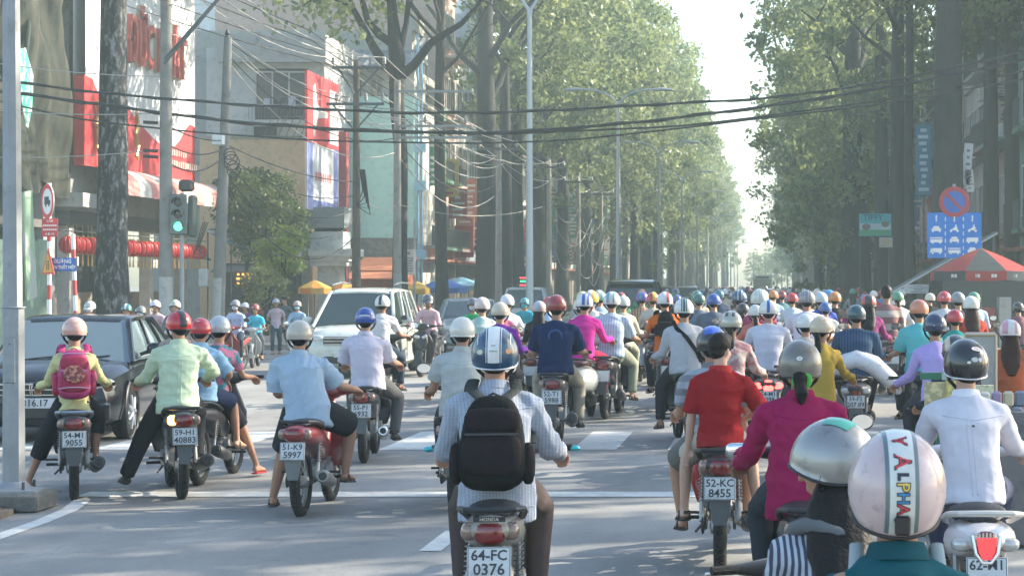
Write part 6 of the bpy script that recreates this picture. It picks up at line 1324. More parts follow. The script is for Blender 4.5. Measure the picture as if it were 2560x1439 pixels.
# ---------------------------------------------------------------- helmets
def hpt(R3, x, ang, off=0.):
    "point on the shell: x sideways, ang from the forehead (0) over the crown (90) to the nape (180)"
    a, b, c = R3; q = math.sqrt(max(.02, 1 - (x / a) ** 2))
    return Vector((x, (b + off) * q * math.cos(R(ang)), (c + off) * q * math.sin(R(ang))))
def helmet_shell(R3, back, front, off=0., n=28, m=9, thick=.010):
    mb = MB(); rings = []
    def cut(th):                                  # th: azimuth, 90 = front
        f = .5 + .5 * math.sin(th); side = abs(math.cos(th))
        return back * (1 - f) + front * f - .022 * side ** 3
    for i in range(m + 1):
        row = []
        for j in range(n):
            th = 2 * math.pi * j / n; zc = cut(th); pc = math.acos(max(-.95, min(1, zc / R3[2])))
            ph = pc * i / m; ph = max(ph, .02)
            row.append(Vector(((R3[0] + off) * math.sin(ph) * math.cos(th), (R3[1] + off) * math.sin(ph) * math.sin(th), (R3[2] + off) * math.cos(ph))))
        rings.append(row)
    last = rings[-1]; rings.append([v + Vector((v.x, v.y, 0)).normalized() * .004 + Vector((0, 0, -.004)) for v in last])
    rings.append([v * .93 + Vector((0, 0, -.010)) for v in last]); rings.append([v * .86 + Vector((0, 0, .02)) for v in last])
    mb.rings(rings, True, False)
    mb.add([r for r in rings[0]] + [Vector((0, 0, R3[2] + off))], [(j, n, (j + 1) % n)[::-1] for j in range(n)])
    trim = MB(); trim.cur = 0
    pts = [v * 1.006 + Vector((0, 0, -.003)) for v in last]
    rr = .0055; rg = []
    for j in range(n):
        t = (pts[(j + 1) % n] - pts[j - 1]).normalized(); u = Vector((0, 0, 1)); q = t.cross(u).normalized()
        rg.append([pts[j] + u * (rr * math.cos(2 * math.pi * i / 6)) + q * (rr * math.sin(2 * math.pi * i / 6)) for i in range(6)])
    rg.append(rg[0]); trim.rings(rg, True, False)
    return mb.mesh('helmet', True, 60), trim.mesh('rim_trim', True, 80)
def helmet_band(R3, x0, x1, a0, a1, off=.0022, n=18, m=3):
    mb = MB(); rows = []
    for i in range(n + 1):
        a = a0 + (a1 - a0) * i / n
        rows.append([hpt(R3, x0 + (x1 - x0) * j / m, a, off) for j in range(m + 1)])
    mb.rings(rows, False, False); return mb.mesh('stripe', True, 180)
def helmet_peak(R3, front):
    mb = MB(); rows = []
    for i in range(4):
        row = []
        for j in range(9):
            th = R(30 + 120 * j / 8); e = 1 + .17 * i
            row.append(Vector((R3[0] * .97 * math.cos(th) * (1 + .03 * i), R3[1] * .96 * math.sin(th) * e, front - .004 - .016 * i)))
        rows.append(row)
    rows2 = [[v + Vector((0, 0, -.006)) for v in r] for r in reversed(rows)]
    mb.rings(rows + rows2, False, False); return mb.mesh('peak', True, 60)
_hc = {}
def cached(key, fn):
    if key not in _hc: _hc[key] = fn()
    return _hc[key]
def add_helmet(root, p, J, col, stripe=None, style='half', name='helmet', extra=None, dirt=.5, rough=.22, metal=0.):
    R3 = {'half': (.116, .138, .126), 'big': (.122, .145, .140), 'full': (.128, .152, .150)}[style]
    back = {'half': -.052, 'big': -.070, 'full': -.112}[style]; front = {'half': .012, 'big': .012, 'full': .0}[style]
    sh, tr = cached(('shell', style), lambda: helmet_shell(R3, back, front))
    hm = mat("helmet_" + col_key(col) + "%.1f%.1f" % (dirt, metal), col, rough, metal=metal, coat=.7, dirt=dirt, dscale=13.)
    o = link('helmet', sh, hm, root); k = p['k']
    o.matrix_local = Matrix.Translation(J['head'] + headrot(p) @ Vector((0, -.008, .018)) * k) @ headrot(p).to_4x4() @ Matrix.Scale(k, 4)
    link('rim_trim', tr, M_BLACK if not (extra and 'silver_trim' in extra) else M_CHROME, o)
    for st in (stripe or []):
        x0, x1, c = st[:3]; a0, a1 = (st[3], st[4]) if len(st) > 3 else (8, 196)
        link('stripe', cached(('band', style, x0, x1, a0, a1), lambda: helmet_band(R3, x0, x1, a0, a1)), mat("decal_" + col_key(c), c, .3, coat=.5, dirt=.4), o)
    if extra and 'peak' in extra: link('peak', cached(('peak', style), lambda: helmet_peak(R3, front)), hm, o)
    def strap():
        mb = MB()
        for s in (-1, 1):
            mb.tube([Vector((s * .112, .0, -.03)), Vector((s * .084, .03, -.09)), Vector((s * .03, .055, -.142))], [(.010, .003)] * 3, 6)
        mb.tube([Vector((-.03, .055, -.142)), Vector((.03, .055, -.142))], [(.010, .003)] * 2, 6)
        return mb.mesh('chin_strap')
    if not (extra and 'nostrap' in extra): link('chin_strap', cached('strap', strap), M_BLACK, o)
    return o, R3
def helmet_text(o, R3, s, size, ang, x=0., m=None, vertical=False, off=.004, bold=.0, flip=1):
    "lettering wrapped on the shell; vertical runs down the crown"
    tm = text_mesh(s, size, 0, 'CENTER', bold); me = tm.copy()
    for v in me.vertices:
        u, w = v.co.x, v.co.y
        if vertical: a, xx = ang + math.degrees(u / R3[2]), x + w * flip
        else: a, xx = ang - math.degrees(w / R3[2]), x + u
        v.co = hpt(R3, xx, a, off)
    link('lettering', me, m or M_INK, o); return me
def helmet_disc(o, R3, x, ang, rx, ry, m, off=.0035):
    mb = MB(); n = 16; vs = [hpt(R3, x + rx * math.cos(2 * math.pi * i / n), ang + math.degrees(ry * math.sin(2 * math.pi * i / n) / R3[2]), off) for i in range(n)]
    mb.add(vs, [tuple(range(n))]); link('sticker', mb.mesh('sticker'), m, o)

from mathutils.bvhtree import BVHTree
def seam(root, pts, r=.0035, m=None, name='seam', n=14, direction=(0, 1, 0)):
    "thin stitched line laid on the back of the shirt"
    so = next(c for c in root.children if c.name.startswith('shirt')); me = so.data
    bv = BVHTree.FromPolygons([v.co for v in me.vertices], [tuple(f.vertices) for f in me.polygons])
    out = []
    for i in range(len(pts) - 1):
        for k in range(n + (i == len(pts) - 2)):
            q = Vector(pts[i]).lerp(Vector(pts[i + 1]), k / n); d = Vector(direction); h = bv.ray_cast(q - d * 1.5, d)
            if h[0] is not None: out.append(h[0] - d * r * .2)
    if len(out) > 2: mb = MB(); mb.tube(out, (r, r * .7) if isinstance(r, tuple) else r, 5); link(name, mb.mesh(name, True, 180), m or so.material_slots[0].material, so)
def shirt_seams(root, J, w=1., pleat=True, hem=True, sleeves=False):
    z = J['p3'].z - .085; seam(root, [(-.15 * w, 0, z + .02), (0, 0, z), (.15 * w, 0, z + .02)], name='yoke_seam')
    if pleat:
        for x in (-.014, .014): seam(root, [(x + J['p3'].x, 0, z), (x + J['p0'].x, 0, J['p0'].z - .02)], .0028, name='back_pleat', n=24)
    if hem: z = J['p0'].z - .10; seam(root, [(-.17 * w, 0, z), (.17 * w, 0, z)], .004, name='hem_seam', n=20)
_pc = {}; _J = {}
def person(label, loc, rz, pose={}, lod=2, shirt=(.5, .5, .5), sleeve='short', pants=(.05, .05, .06), plen='long', shoe='sandal', shoec=(.03, .025, .02),
           hair='cap', hairm=None, skin=None, helmet=None, stripe=None, hstyle='half', hextra=None, group=None, seed=0, sc=1., loose=.0, hem=.0, collar=None, mask=None,
           front=False, fold=None, metal=0., hdirt=.5, name='person', ploose=0.):
    p = dict(POSE); p.update(pose); p['w'] *= .92; J = joints(p)
    if fold is None: fold = (0, .016, .026, .036)[lod]
    vox = (.034, .026, .0165, .0105)[lod]; key = (tuple(sorted((a, str(b)) for a, b in p.items() if a not in ('yaw', 'pitch', 'tilt'))), lod)
    hk = (p['yaw'], p['pitch'], p['tilt'])
    root = thing(name, label, 'person', loc, rz, group, sc)
    skin = skin or M_SKIN
    legs = 1
    b = cached(('body', key, hk), lambda: body_mesh(p, J, vox)); link('body', b, skin, root)
    shm = shirt if isinstance(shirt, bpy.types.Material) else cloth(shirt)
    s = cached(('shirt', key, sleeve, seed, hem, loose), lambda: shirt_mesh(p, J, vox, sleeve, seed, hem, loose, fold)); so = link('shirt', s, shm, root)
    pm = pants if isinstance(pants, bpy.types.Material) else cloth(pants)
    t = cached(('pants', key, plen, ploose), lambda: pants_mesh(p, J, vox, plen, 1, ploose)); link('trousers' if plen != 'short' else 'shorts', t, pm, root)
    if lod >= 1:
        h = cached(('shoes', key, shoe), lambda: shoes_mesh(p, J, shoe, max(vox, .012)));
        for h_ in h: link('shoe' if shoe == 'shoe' else 'sandal', h_, mat("shoe_" + col_key(shoec), shoec, .6, dirt=.5), root)
    hr = cached(('hair', key, hk, hair), lambda: hair_mesh(p, J, hair, max(.009, vox * .8))); link('hair', hr, hairm or M_HAIR, root)
    if collar is not None and lod >= 2: link('collar', cached(('collar', key), lambda: collar_mesh(p, J)), cloth(collar) if not isinstance(collar, bpy.types.Material) else collar, so)
    ho = None
    if helmet is not None: ho = add_helmet(root, p, J, helmet, stripe, hstyle, extra=hextra, metal=metal, dirt=hdirt)
    if front:
        hm = headrot(p); c = J['head']
        def eyes():
            out = []
            for sx in (-1, 1):
                mb = MB(); mb.ell(c + hm @ Vector((sx * .030, .079, .006)) * p['k'], (.014, .008, .007), 8, 5, hm); out.append(mb.mesh('eye'))
            return out
        for e in cached(('eye', key, hk), eyes): link('eye', e, M_INK, root)
        if mask is not None:
            def mk():
                mb = MB(); mb.ell(c + hm @ Vector((0, .052, -.045)) * p['k'], (.068, .068, .055), 14, 10, hm); mb.ell(c + hm @ Vector((0, .09, -.03)), (.03, .03, .03), 10, 8, hm); return remesh(mb, .012, 4, name='face_mask')
            link('face_mask', cached(('mask', key, hk), mk), cloth(mask), root)
    _J[root.name] = J
    return root, p, J, ho
# ================================================================ riders
N_DRV = dict(); 
def zt(top, S): return CAMZ - (top - HOR) / S
def rider(plabel, blabel, px, top, S, rz=0., pose=None, lod=None, bcol=(.02, .02, .022), kind='underbone', plate=None, group=None, bgroup=None, bk=None, ztop=None, dxy=(0, 0), full=1.66, **kw):
    "a person and the motorbike under them; px, top: helmet in the photograph, S: its pixels per metre"
    z = ztop or zt(top, S); sc = max(.84, min(1.09, z / full)); loc = (GX(px, S) + dxy[0], GY(S) + dxy[1], 0)
    if lod is None: lod = 3 if S > 260 else 2 if S > 160 else 1
    pp = dict(kind_pose(kind)); pp.update(pose or {})
    a = R(rz)
    if blabel: bike(blabel, loc, a, bcol, kind, plate, group=bgroup, lod=min(lod, 2) if lod < 3 else 2, sc=sc, **(bk or {}))
    return person(plabel, loc, a, pp, lod, sc=sc, group=group, **kw) + (loc, sc)
def helmet_mark(ho, x0, x1, a0, a1, n, m):
    "a row of small unreadable marks on the shell"
    w = (x1 - x0) / n
    for i in range(n): link('faded_mark', helmet_band(ho[1], x0 + i * w, x0 + (i + .68) * w, a0, a1, .0034, 2, 1), m, ho[0])
def kind_pose(kind):
    if kind == 'underbone': return {}
    return dict(fl=(-.13, .20, .42), fr=(.13, .20, .42), hl=(-.33, .38, 1.01), hr=(.33, .38, 1.01), kl=(-.35, 1, .6), kr=(.35, 1, .6))
LDOWN = dict(fl=(-.42, .12, .09), kl=(-.6, .9, .4)); RDOWN = dict(fr=(.42, .12, .09), kr=(.6, .9, .4))
PILL = dict(hy=-.47, hz=.80, fl=(-.20, -.14, .40), fr=(.20, -.14, .40), hl=(-.15, -.12, .93), hr=(.15, -.12, .93), grip=(0, 0), lean=4, el=(-.8, -.6, -.4), er=(.8, -.6, -.4))
W_, NV = (.72, .72, .70), (.02, .045, .10)
SEAMS = {'white scooter': (1.1, True), 'small checked': (1.1, True), 'pale green shirt': (1.1, True), 'loose pale blue': (1.1, True), 'lavender white short': (1.1, True), 'light blue shirt and navy': (.9, True), 'magenta long': (1.1, False), 'boy in red polo': (.9, False), 'grey polo': (1.1, False), 'lilac shirt': (1., True), 'white shirt with white helmet and blue': (1.1, True), 'navy T-shirt': (1.1, False), 'black strap across': (1.1, True), 'yellow jacket': (.9, False)}
def bag(label, root_loc, rz, sc, J, w=.30, h=.42, d=.15, m=None, m2=None, strap=None, dz=0., pocket=True, name='backpack', trim=None):
    "a rucksack resting against the back, straps over the shoulders"
    t = thing(name, label, 'backpack', root_loc, rz, None, sc); lean = math.atan2((J['p3'] - J['p1']).y, (J['p3'] - J['p1']).z)
    up = Vector((0, math.sin(lean), math.cos(lean))); out = Vector((0, -math.cos(lean), math.sin(lean))); c = J['p2'] + out * (.125 + d / 2) + up * (-.045 + dz); rt = Matrix.Rotation(-lean, 3, 'X')
    mb = MB(); mb.ell(c, (w / 2, d / 2, h / 2), 22, 16, rt, .62)
    for i, v in enumerate(mb.v): tt = (Vector(v) - c).dot(up) / (h / 2); mb.v[i] = (c.x + (v[0] - c.x) * (.88 - .16 * tt), v[1] - .02 * (1 - tt) * .5, v[2])
    me = mb.mesh('body', True, 180); folds(me, .012, 4, 1.3); o = link('main_bag', me, m, t)
    if pocket:
        mb = MB(); mb.ell(c + out * (d * .42) - up * h * .17, (w * .40, d * .28, h * .24), 18, 12, rt, .6); me = mb.mesh('p', True, 180); folds(me, .008, 8, 1.6); link('front_pocket', me, m2 or m, t)
        mb = MB(); mb.ell(c + out * (d * .36) + up * h * .19, (w * .38, d * .24, h * .14), 18, 12, rt, .6); link('upper_pocket', mb.mesh('p', True, 180), m2 or m, t)
        for s in (-1, 1): mb = MB(); mb.ell(c + Vector((s * w * .48, 0, 0)) - up * h * .22, (.035, d * .34, h * .22), 12, 8, rt, .7); link('side_pocket', mb.mesh('p', True, 180), m2 or m, t)
        mb = MB(); mb.tube([c + out * (d * .70) + up * (h * .02) + Vector((x, 0, 0)) for x in (-w * .36, 0, w * .36)], .005, 5); link('zip', mb.mesh('zip'), trim or M_DGREY, t)
    for s in (-1, 1):
        sh = J['p3'] + Vector((s * .105, 0, 0)); pts = [c + up * h * .40 + Vector((s * .03, .0, 0)) + out * .03, c.lerp(sh, .62) + out * .085 + up * .06 + Vector((s * .01, 0, 0)), sh + out * .082 + Vector((s * .01, 0, .0)), sh + Vector((0, -.02, .073)), sh + Vector((s * .02, .08, .035)), J['p2'] + Vector((s * .155, .125, .03)), J['p1'] + Vector((s * .17, .04, .05))]
        mb = MB(); mb.tube(pts, [(.032, .008)] * 7, 8, ref=(1, 0, 0)); link('shoulder_strap', mb.mesh('strap'), strap or m, t)
    mb = MB(); mb.tube([c + up * h * .5 + Vector((-.03, 0, 0)), c + up * (h * .5 + .018), c + up * h * .5 + Vector((.03, 0, 0))], .007, 6); link('top_handle', mb.mesh('handle'), strap or m, t)
    return t, c, up, out, rt
# ---- the man with the black rucksack, right in front
CHK = mat("check_shirt", (.60, .62, .66), .9, kind='check', col2=(.16, .20, .28), pscale=44., spec=.15, bump=.3, bscale=26.)
r, p, J, ho, loc, sc = rider('man in small checked grey blue shirt with black rucksack and blue white striped helmet', 'grey gold motorbike with plate 64-FC 0376 under the man with the black rucksack', 1247, 815, 505, 5,
    dict(lean=12, hl=(-.315, .37, .96), hr=(.325, .37, .96), w=1.12, pitch=2, dx=(0, -.02), el=(-.30, -.3, -1), er=(.35, -.3, -1)), 3, (.30, .28, .22), plate=('64-FC', '0376'), bk=dict(railm=M_BLACK, col2=(.16, .15, .13)),
    shirt=CHK, sleeve='long', pants=(.085, .065, .062), shoe='shoe', collar=CHK, helmet=(.01, .055, .115), hstyle='big', stripe=[(-.030, .030, W_), (-.040, -.036, W_), (.036, .040, W_), (-.085, -.080, W_, 30, 150), (.080, .085, W_, 30, 150)], hextra=('silver_trim',), skin=M_SKIN, hem=.10, loose=.022, seed=1, hdirt=.3)
helmet_disc(ho[0], ho[1], -.070, 172, .016, .016, mat("pale_sticker", (.55, .52, .42), .5)); helmet_disc(ho[0], ho[1], .074, 170, .014, .016, mat("orange_sticker", (.45, .22, .10), .5)); helmet_mark(ho, -.012, .012, 158, 160, 3, M_INK); helmet_mark(ho, -.020, .020, 170, 172, 5, M_INK)
M_BAG = mat("bag_black", (.007, .009, .009), .85, spec=.2, var=.4, bump=.4, bscale=18.); M_BAG2 = mat("bag_brownblack", (.016, .011, .013), .85, spec=.2, var=.4, bump=.4, bscale=18.)
bag('black rucksack with several pockets on the back of the checked shirt man', loc, R(5), sc, J, .37, .48, .17, M_BAG, M_BAG2, mat("strap_black", (.02, .025, .022), .8, bump=.5), dz=-.125)
o = part('name_plate', (lambda q: (q.box((0, 0, 0), (.15, .004, .024)), q)[1])(MB()), M_BLACK, None); o.location = (0, -.936, .775)
tail_text('HONDA', .024, o, (0, -.004, 0), (R(90), 0, 0), M_CHROME)
for b_ in bpy.data.objects:
    if b_.get('label', '').startswith('grey gold motorbike'): o.parent = b_
mb = MB(); [mb.ell((s * .385, .37, 1.0), (.03, .018, .016), 10, 6) for s in (-1, 1)]; o = part('grip_end', mb, mat("teal_anodised", (.05, .42, .48), .3, metal=.5), None); o.location = loc; o.rotation_euler = (0, 0, R(5)); o.scale = (sc,) * 3; o.name = 'handlebar_end'; tag(o, 'teal handlebar ends of the grey gold motorbike 64-FC', 'handlebar end')
# ---- pink helmet with ALPHA, nearest of all
r, p, J, ho, loc, sc = rider('nearest person, faded pink ALPHA helmet and dark teal top, lower right', 'dark motorbike of the nearest person, below the ALPHA helmet', 2240, 1047, 1090, 0, dict(lean=8, w=.92, pitch=3, yaw=-2), 3, (.03, .03, .035), full=1.70,
    shirt=cloth((.008, .085, .105)), sleeve='long', pants=(.04, .05, .08), hair='cap', helmet=(.52, .40, .40), hstyle='full', stripe=[(-.032, .032, (.60, .62, .58), 60, 224), (-.043, -.032, (.12, .16, .17), 60, 224), (.032, .043, (.12, .16, .17), 60, 224)], hdirt=.9, collar=(.008, .07, .09), skin=M_SKIN, seed=2)
RD, YL, BL2 = mat("letter_r", (.55, .04, .05), .4), mat("letter_y", (.75, .50, .06), .4), mat("letter_b", (.03, .25, .50), .4)
for ch, ang, mm, s_ in (('A', 120, RD, .050), ('A', 146, RD, .060), ('L', 161, M_INK, .036), ('P', 171, YL, .046), ('H', 182, BL2, .042), ('A', 193, RD, .042)):
    helmet_text(ho[0], ho[1], ch, s_, ang, 0, M_INK, True, .0032, .0030, -1 if ang == 120 else 1); helmet_text(ho[0], ho[1], ch, s_, ang, 0, mm, True, .0040, .0, -1 if ang == 120 else 1)
helmet_disc(ho[0], ho[1], 0, 204, .022, .012, mat("black_patch", (.05, .045, .05), .5)); 
mb = MB(); mb.rbox((0, -.150, -.075), (.040, .012, .05), .008); o = part('rear_clip', mb, M_BLACK, ho[0])
t = thing('bag_straps', 'pale grey bag straps over the shoulders of the nearest person', 'strap', loc, 0, None, sc)
for s in (-1, 1): mb = MB(); mb.tube([(s * .10, -.145, 1.12), (s * .115, -.115, 1.27), (s * .105, -.015, 1.375), (s * .10, .09, 1.33)], [(.017, .006)] * 4, 8, ref=(1, 0, 0)); part('strap', mb, mat("strap_grey", (.30, .36, .38), .7), t)
# ---- silver and green helmet beside it
STR = mat("stripe_grey", (.42, .46, .52), .9, kind='vstripe', col2=(.06, .07, .11), pscale=17., spec=.1, bump=.3)
r, p, J, ho, loc, sc = rider('woman looking left in a dull silver and green helmet, striped top and grey scarf', 'dark motorbike of the woman in the silver green helmet', 2103, 1049, 860, 8, dict(hz=.64, hl=(-.27, .36, .80), hr=(.27, .36, .80), lean=10, yaw=-58, w=.95, pitch=-6, dx=(0, -.03)), 3, (.03, .03, .03), ztop=1.43, full=1.55,
    shirt=STR, sleeve='long', pants=(.04, .04, .05), hair='long', helmet=(.29, .29, .28), hstyle='big', stripe=[(-.06, .0, (.03, .26, .20), 88, 128)], hdirt=.9, metal=.6, seed=3)
mb = MB(); c = J['p3']; mb.tube([(c.x + .125 * math.cos(R(a)), c.y - .01 + .105 * math.sin(R(a)), c.z - .0 + .025 * math.sin(R(a * 2))) for a in range(0, 361, 24)], [(.030, .026)] * 16, 10); me = mb.mesh('scarf', True, 180); folds(me, .014, 3, 1.8); link('scarf', me, cloth((.13, .14, .15)), r)
# ---- white shirt man on the white scooter
r, p, J, ho, loc, sc = rider('man in crumpled white shirt with glossy black helmet on the white scooter', 'pearl white scooter with crown shaped red tail light, plate 62-M1', 2427, 847, 498, -1, dict(lean=9, w=1.10, yaw=-10, pitch=2, dx=(0, -.03), hl=(-.34, .40, 1.0), hr=(.34, .40, 1.0)), 3, (.66, .62, .62), kind='scooter', plate=('62-M1', ' '), bk=dict(railm=mat("rail_cream", (.60, .56, .50), .35, coat=.5)),
    shirt=cloth((.60, .59, .66)), sleeve='long', pants=(.06, .07, .12), shoe='shoe', collar=(.74, .73, .80), helmet=(.014, .018, .020), hstyle='big', hextra=('silver_trim',), hdirt=.1, seed=4, fold=.013, skin=M_SKIN3)
seam(r, [(-.012, 0, J['p3'].z - .115), (.0, 0, J['p3'].z - .115)], .006, M_INK, 'label_tab', 2); helmet_disc(ho[0], ho[1], .030, 140, .030, .014, M_WHITE); helmet_text(ho[0], ho[1], 'Asia', .020, 140, .030, mat("letter_r", (.5, .05, .05)), off=.005); helmet_disc(ho[0], ho[1], .012, 166, .020, .013, mat("grey_sticker", (.5, .52, .5), .5)); helmet_disc(ho[0], ho[1], .045, 166, .011, .013, mat("grey_sticker", (.5, .52, .5), .5)); helmet_disc(ho[0], ho[1], -.02, 172, .011, .007, M_WHITE)
mb = MB()
for i in range(7): mb.box((-.054 + i * .018, -.958, .712 - abs(i - 3) * .002), (.010, .012, .024))
mb.tube([(-.07, -.95, .71), (-.055, -.965, .62), (-.022, -.97, .575), (.022, -.97, .575), (.055, -.965, .62), (.07, -.95, .71)], [(.010, .006)] * 6, 8); o = part('crown_trim', mb, M_CHROME, None)
for b_ in bpy.data.objects:
    if b_.get('label', '').startswith('pearl white scooter'): o.parent = b_
mb = MB(); mb.prism([(-.052, .70), (.052, .70), (.040, .625), (.020, .59), (-.020, .59), (-.040, .625)], -.968, -.955, 'Y'); part('red_reflector', mb, mat("lens_pinkred", (.60, .05, .06), .25, coat=.8, emit=(1, .08, .08), estr=.25), o.parent)
# ---- magenta woman
r, p, J, ho, loc, sc = rider('broad woman in magenta long sleeved top, olive helmet, bun in green band', 'dark motorbike of the magenta woman, mirror level with her hand', 2000, 850, 492, 3, dict(lean=9, w=1.16, pitch=-2, yaw=6, hl=(-.34, .33, .92), hr=(.34, .33, .92), el=(-.35, -.2, -1)), 3, (.02, .02, .025), plate=None, bk=dict(mirrors=(0, 1)),
    shirt=cloth((.30, .008, .075)), sleeve='long', pants=(.035, .045, .06), hair='bun', collar=(.31, .01, .075), helmet=(.17, .155, .13), hstyle='big', hextra=('peak',), hdirt=.7, metal=.25, seed=5, loose=.02, hem=.09, skin=M_SKIN2)
helmet_disc(ho[0], ho[1], .002, 166, .017, .012, M_WHITE); helmet_text(ho[0], ho[1], 'GS', .012, 166, .002, off=.005)
mb = MB(); c = J['head'] + Vector((0, -.125, -.062)); mb.ring(c, .040, .018, 18, 8, 'Y'); link('hair_band', mb.mesh('hair_band'), mat("hair_band_green", (.06, .38, .05), .7), r)
mb = MB(); mb.ell((-.33, .36, 1.02), (.075, .02, .045), 16, 8, None, .6); o = part('mirror', mb, M_CHROME, None); o.location = loc; o.scale = (sc,) * 3; o.rotation_euler = (0, 0, R(3)); tag(o, 'framed rear mirror full of magenta beside her left hand', 'mirror'); mb = MB(); mb.ell((-.33, .343, 1.02), (.064, .012, .036), 16, 8, None, .6); part('mirror_glass', mb, M_MIRROR, o)
# ---- boy and driver, 52-KC 8455
HST = mat("hstripe_grey", (.20, .21, .23), .9, kind='hstripe', col2=(.34, .36, .42), pscale=3.2, spec=.15, bump=.3)
lb = (-.325, 13.22, 0)
bike('red and black motorbike with plate 52-KC 8455 carrying the boy and driver', lb, R(1), (.10, .012, .014), 'underbone', ('52-KC', '8455'), sc=.955, lod=2, railm=M_BLACK, bk=None) if False else bike('red and black motorbike with plate 52-KC 8455 carrying the boy and driver', lb, R(1), (.02, .018, .02), 'underbone', ('52-KC', '8455'), sc=.955, lod=2, col2=(.42, .02, .02))
r, p, J, ho = person('man driving the boy, grey striped shirt, black helmet with blue crown', lb, R(1), dict(lean=12, w=1.12, dx=(-.03, -.06), hl=(-.34, .36, .99), fl=(-.28, .20, .26), kl=(-.7, 1, .4)), 3, HST, 'short', (.14, .14, .13), 'short', helmet=(.02, .022, .025), stripe=[(-.055, .055, (.05, .12, .50), 60, 150)], hdirt=.1, seed=6, sc=.93, skin=M_SKIN, collar=(.2, .2, .22))
p2 = dict(PILL); p2.update(k=.87, w=.92, yaw=38, hl=(-.24, -.40, .66), hr=(.16, -.25, .90), el=(-.5, -.6, -.5), fl=(-.25, -.13, .36), fr=(.25, -.13, .36), kl=(-.5, 1, .5))
r, p, J, ho = person('bareheaded boy in red polo shirt and beige shorts riding pillion', lb, R(1), p2, 3, cloth((.28, .010, .015)), 'half', cloth((.42, .38, .31)), 'short', hair='full', sc=.955, seed=7, skin=M_SKIN3, collar=(.42, .03, .03), front=True, hairm=mat("hair_softblack", (.012, .007, .006), .55, spec=.25, bump=.4, bscale=60.), loose=.015)
# ---- schoolbag rider
r, p, J, ho, loc, sc = rider('person in pale yellow jacket with pink schoolbag and pink helmet, dark capri trousers', 'black motorbike with plate 54-M1 9055 under the schoolbag rider', 165, 790, 288, 19, dict(LDOWN, lean=6, w=.90, yaw=-4, hl=(-.33, .33, .97)), 3, (.02, .022, .024), plate=('54-M1', '9055'), bk=dict(railm=mat("rail_silver", (.30, .36, .42), .35, metal=.7)), dxy=(0.09, -.05),
    shirt=cloth((.62, .60, .30)), sleeve='long', pants=(.018, .02, .024), plen='capri', shoec=(.04, .03, .03), hair='cap', helmet=(.62, .36, .30), hdirt=.2, seed=8, skin=M_SKIN, shoe='sandal', ploose=.02)
helmet_mark(ho, -.025, .030, 146, 152, 3, mat("sticker_dim", (.45, .35, .32)))
M_PK = mat("bag_pink", (.50, .03, .16), .6, var=.25, bump=.4); M_PK2 = mat("bag_crimson", (.38, .008, .06), .6, var=.25, bump=.4)
t, c, up, out, rt = bag('pink and crimson schoolbag with round picture on the back of the yellow jacket', loc, R(19), sc, J, .33, .46, .18, M_PK, M_PK2, M_PK, dz=-.06, trim=mat("trim_lilac", (.45, .30, .45), .5))
mb = MB(); mb.ell(c + out * .155 - up * .03, (.095, .012, .085), 20, 8, rt); link('round_picture', mb.mesh('pic', True, 180), mat("bag_picture", (.16, .02, .03), .3, kind='blotch', col2=(.50, .22, .12), pscale=22.), t)
for z in (.155, -.165): mb = MB(); mb.tube([c + out * .125 + up * z + Vector((x, 0, .02 * math.cos(x * 9))) for x in (-.14, -.05, .05, .14)], [(.008, .006)] * 4, 6); link('piping', mb.mesh('piping'), mat("trim_lilac", (.45, .30, .45)), t)
# ---- pale green shirt
r, p, J, ho, loc, sc = rider('man in pale green shirt and black trousers, red helmet with black band', 'grey motorbike with plate 59-H1 40883 and left indicator lit', 400, 773, 286, 21, dict(LDOWN, lean=8, w=1.10, yaw=-14, fl=(-.45, .20, .09), hl=(-.33, .34, .97), dx=(0, .02), el=(-.3, -.4, -1), er=(.7, -.5, -.3)), 3, (.05, .05, .052), plate=('59-H1', '40883'), bk=dict(lit='left', flap=(.10, .115, .12)), dxy=(.17, -.1),
    shirt=cloth((.50, .62, .44)), sleeve='long', pants=(.018, .02, .026), shoe='shoe', collar=(.50, .62, .44), helmet=(.52, .02, .03), stripe=[(-.030, .030, (.02, .02, .02))], hdirt=.05, seed=9, loose=.02, hem=.05, ploose=.012, skin=M_SKIN)
# ---- light blue boy and driver in front
lb = (-5.13, 18.55, 0)
bike('black motorbike carrying the light blue shirted boy, plate partly hidden', lb, 0, (.03, .03, .035), 'underbone', ('7', '7'), sc=.93)
p2 = dict(PILL); p2.update(k=.92, w=.95, fr=(.22, -.08, .40), dx=(-.02, -.05))
r, p, J, ho = person('boy in light blue shirt and navy shorts riding pillion, bright red helmet', lb, 0, p2, 3, cloth((.28, .46, .62)), 'half', cloth((.018, .03, .07)), 'short', helmet=(.48, .03, .04), hdirt=.05, seed=10, sc=.93, collar=(.30, .48, .64), loose=.012, skin=M_SKIN)
helmet_mark(ho, -.015, .040, 138, 142, 1, M_WHITE)
FLO = mat("floral_pink", (.05, .22, .28), .9, kind='blotch', col2=(.55, .20, .28), pscale=9., spec=.1)
person('woman driving the light blue boy, silver helmet, floral sleeves, bare leg out with red slipper', lb, 0, dict(RDOWN, fr=(.36, .22, .09), dx=(.02, .03), lean=10, w=.92), 2, FLO, 'short', (.03, .03, .04), 'short', 'slipper', (.42, .015, .02), helmet=(.45, .47, .48), metal=.3, seed=11, sc=.92)
rider('person in brown patterned shirt behind the pale green man, black and orange helmet', 'dark motorbike behind the pale green shirted man', 447, 775, 236, 8, dict(yaw=-20), 2, helmet=(.03, .03, .03), stripe=[(-.05, .0, (.35, .12, .05), 100, 160)], shirt=mat("brown_print", (.32, .25, .21), .9, kind='blotch', col2=(.15, .11, .11), pscale=14.), sleeve='short', seed=12, shoe='sandal')
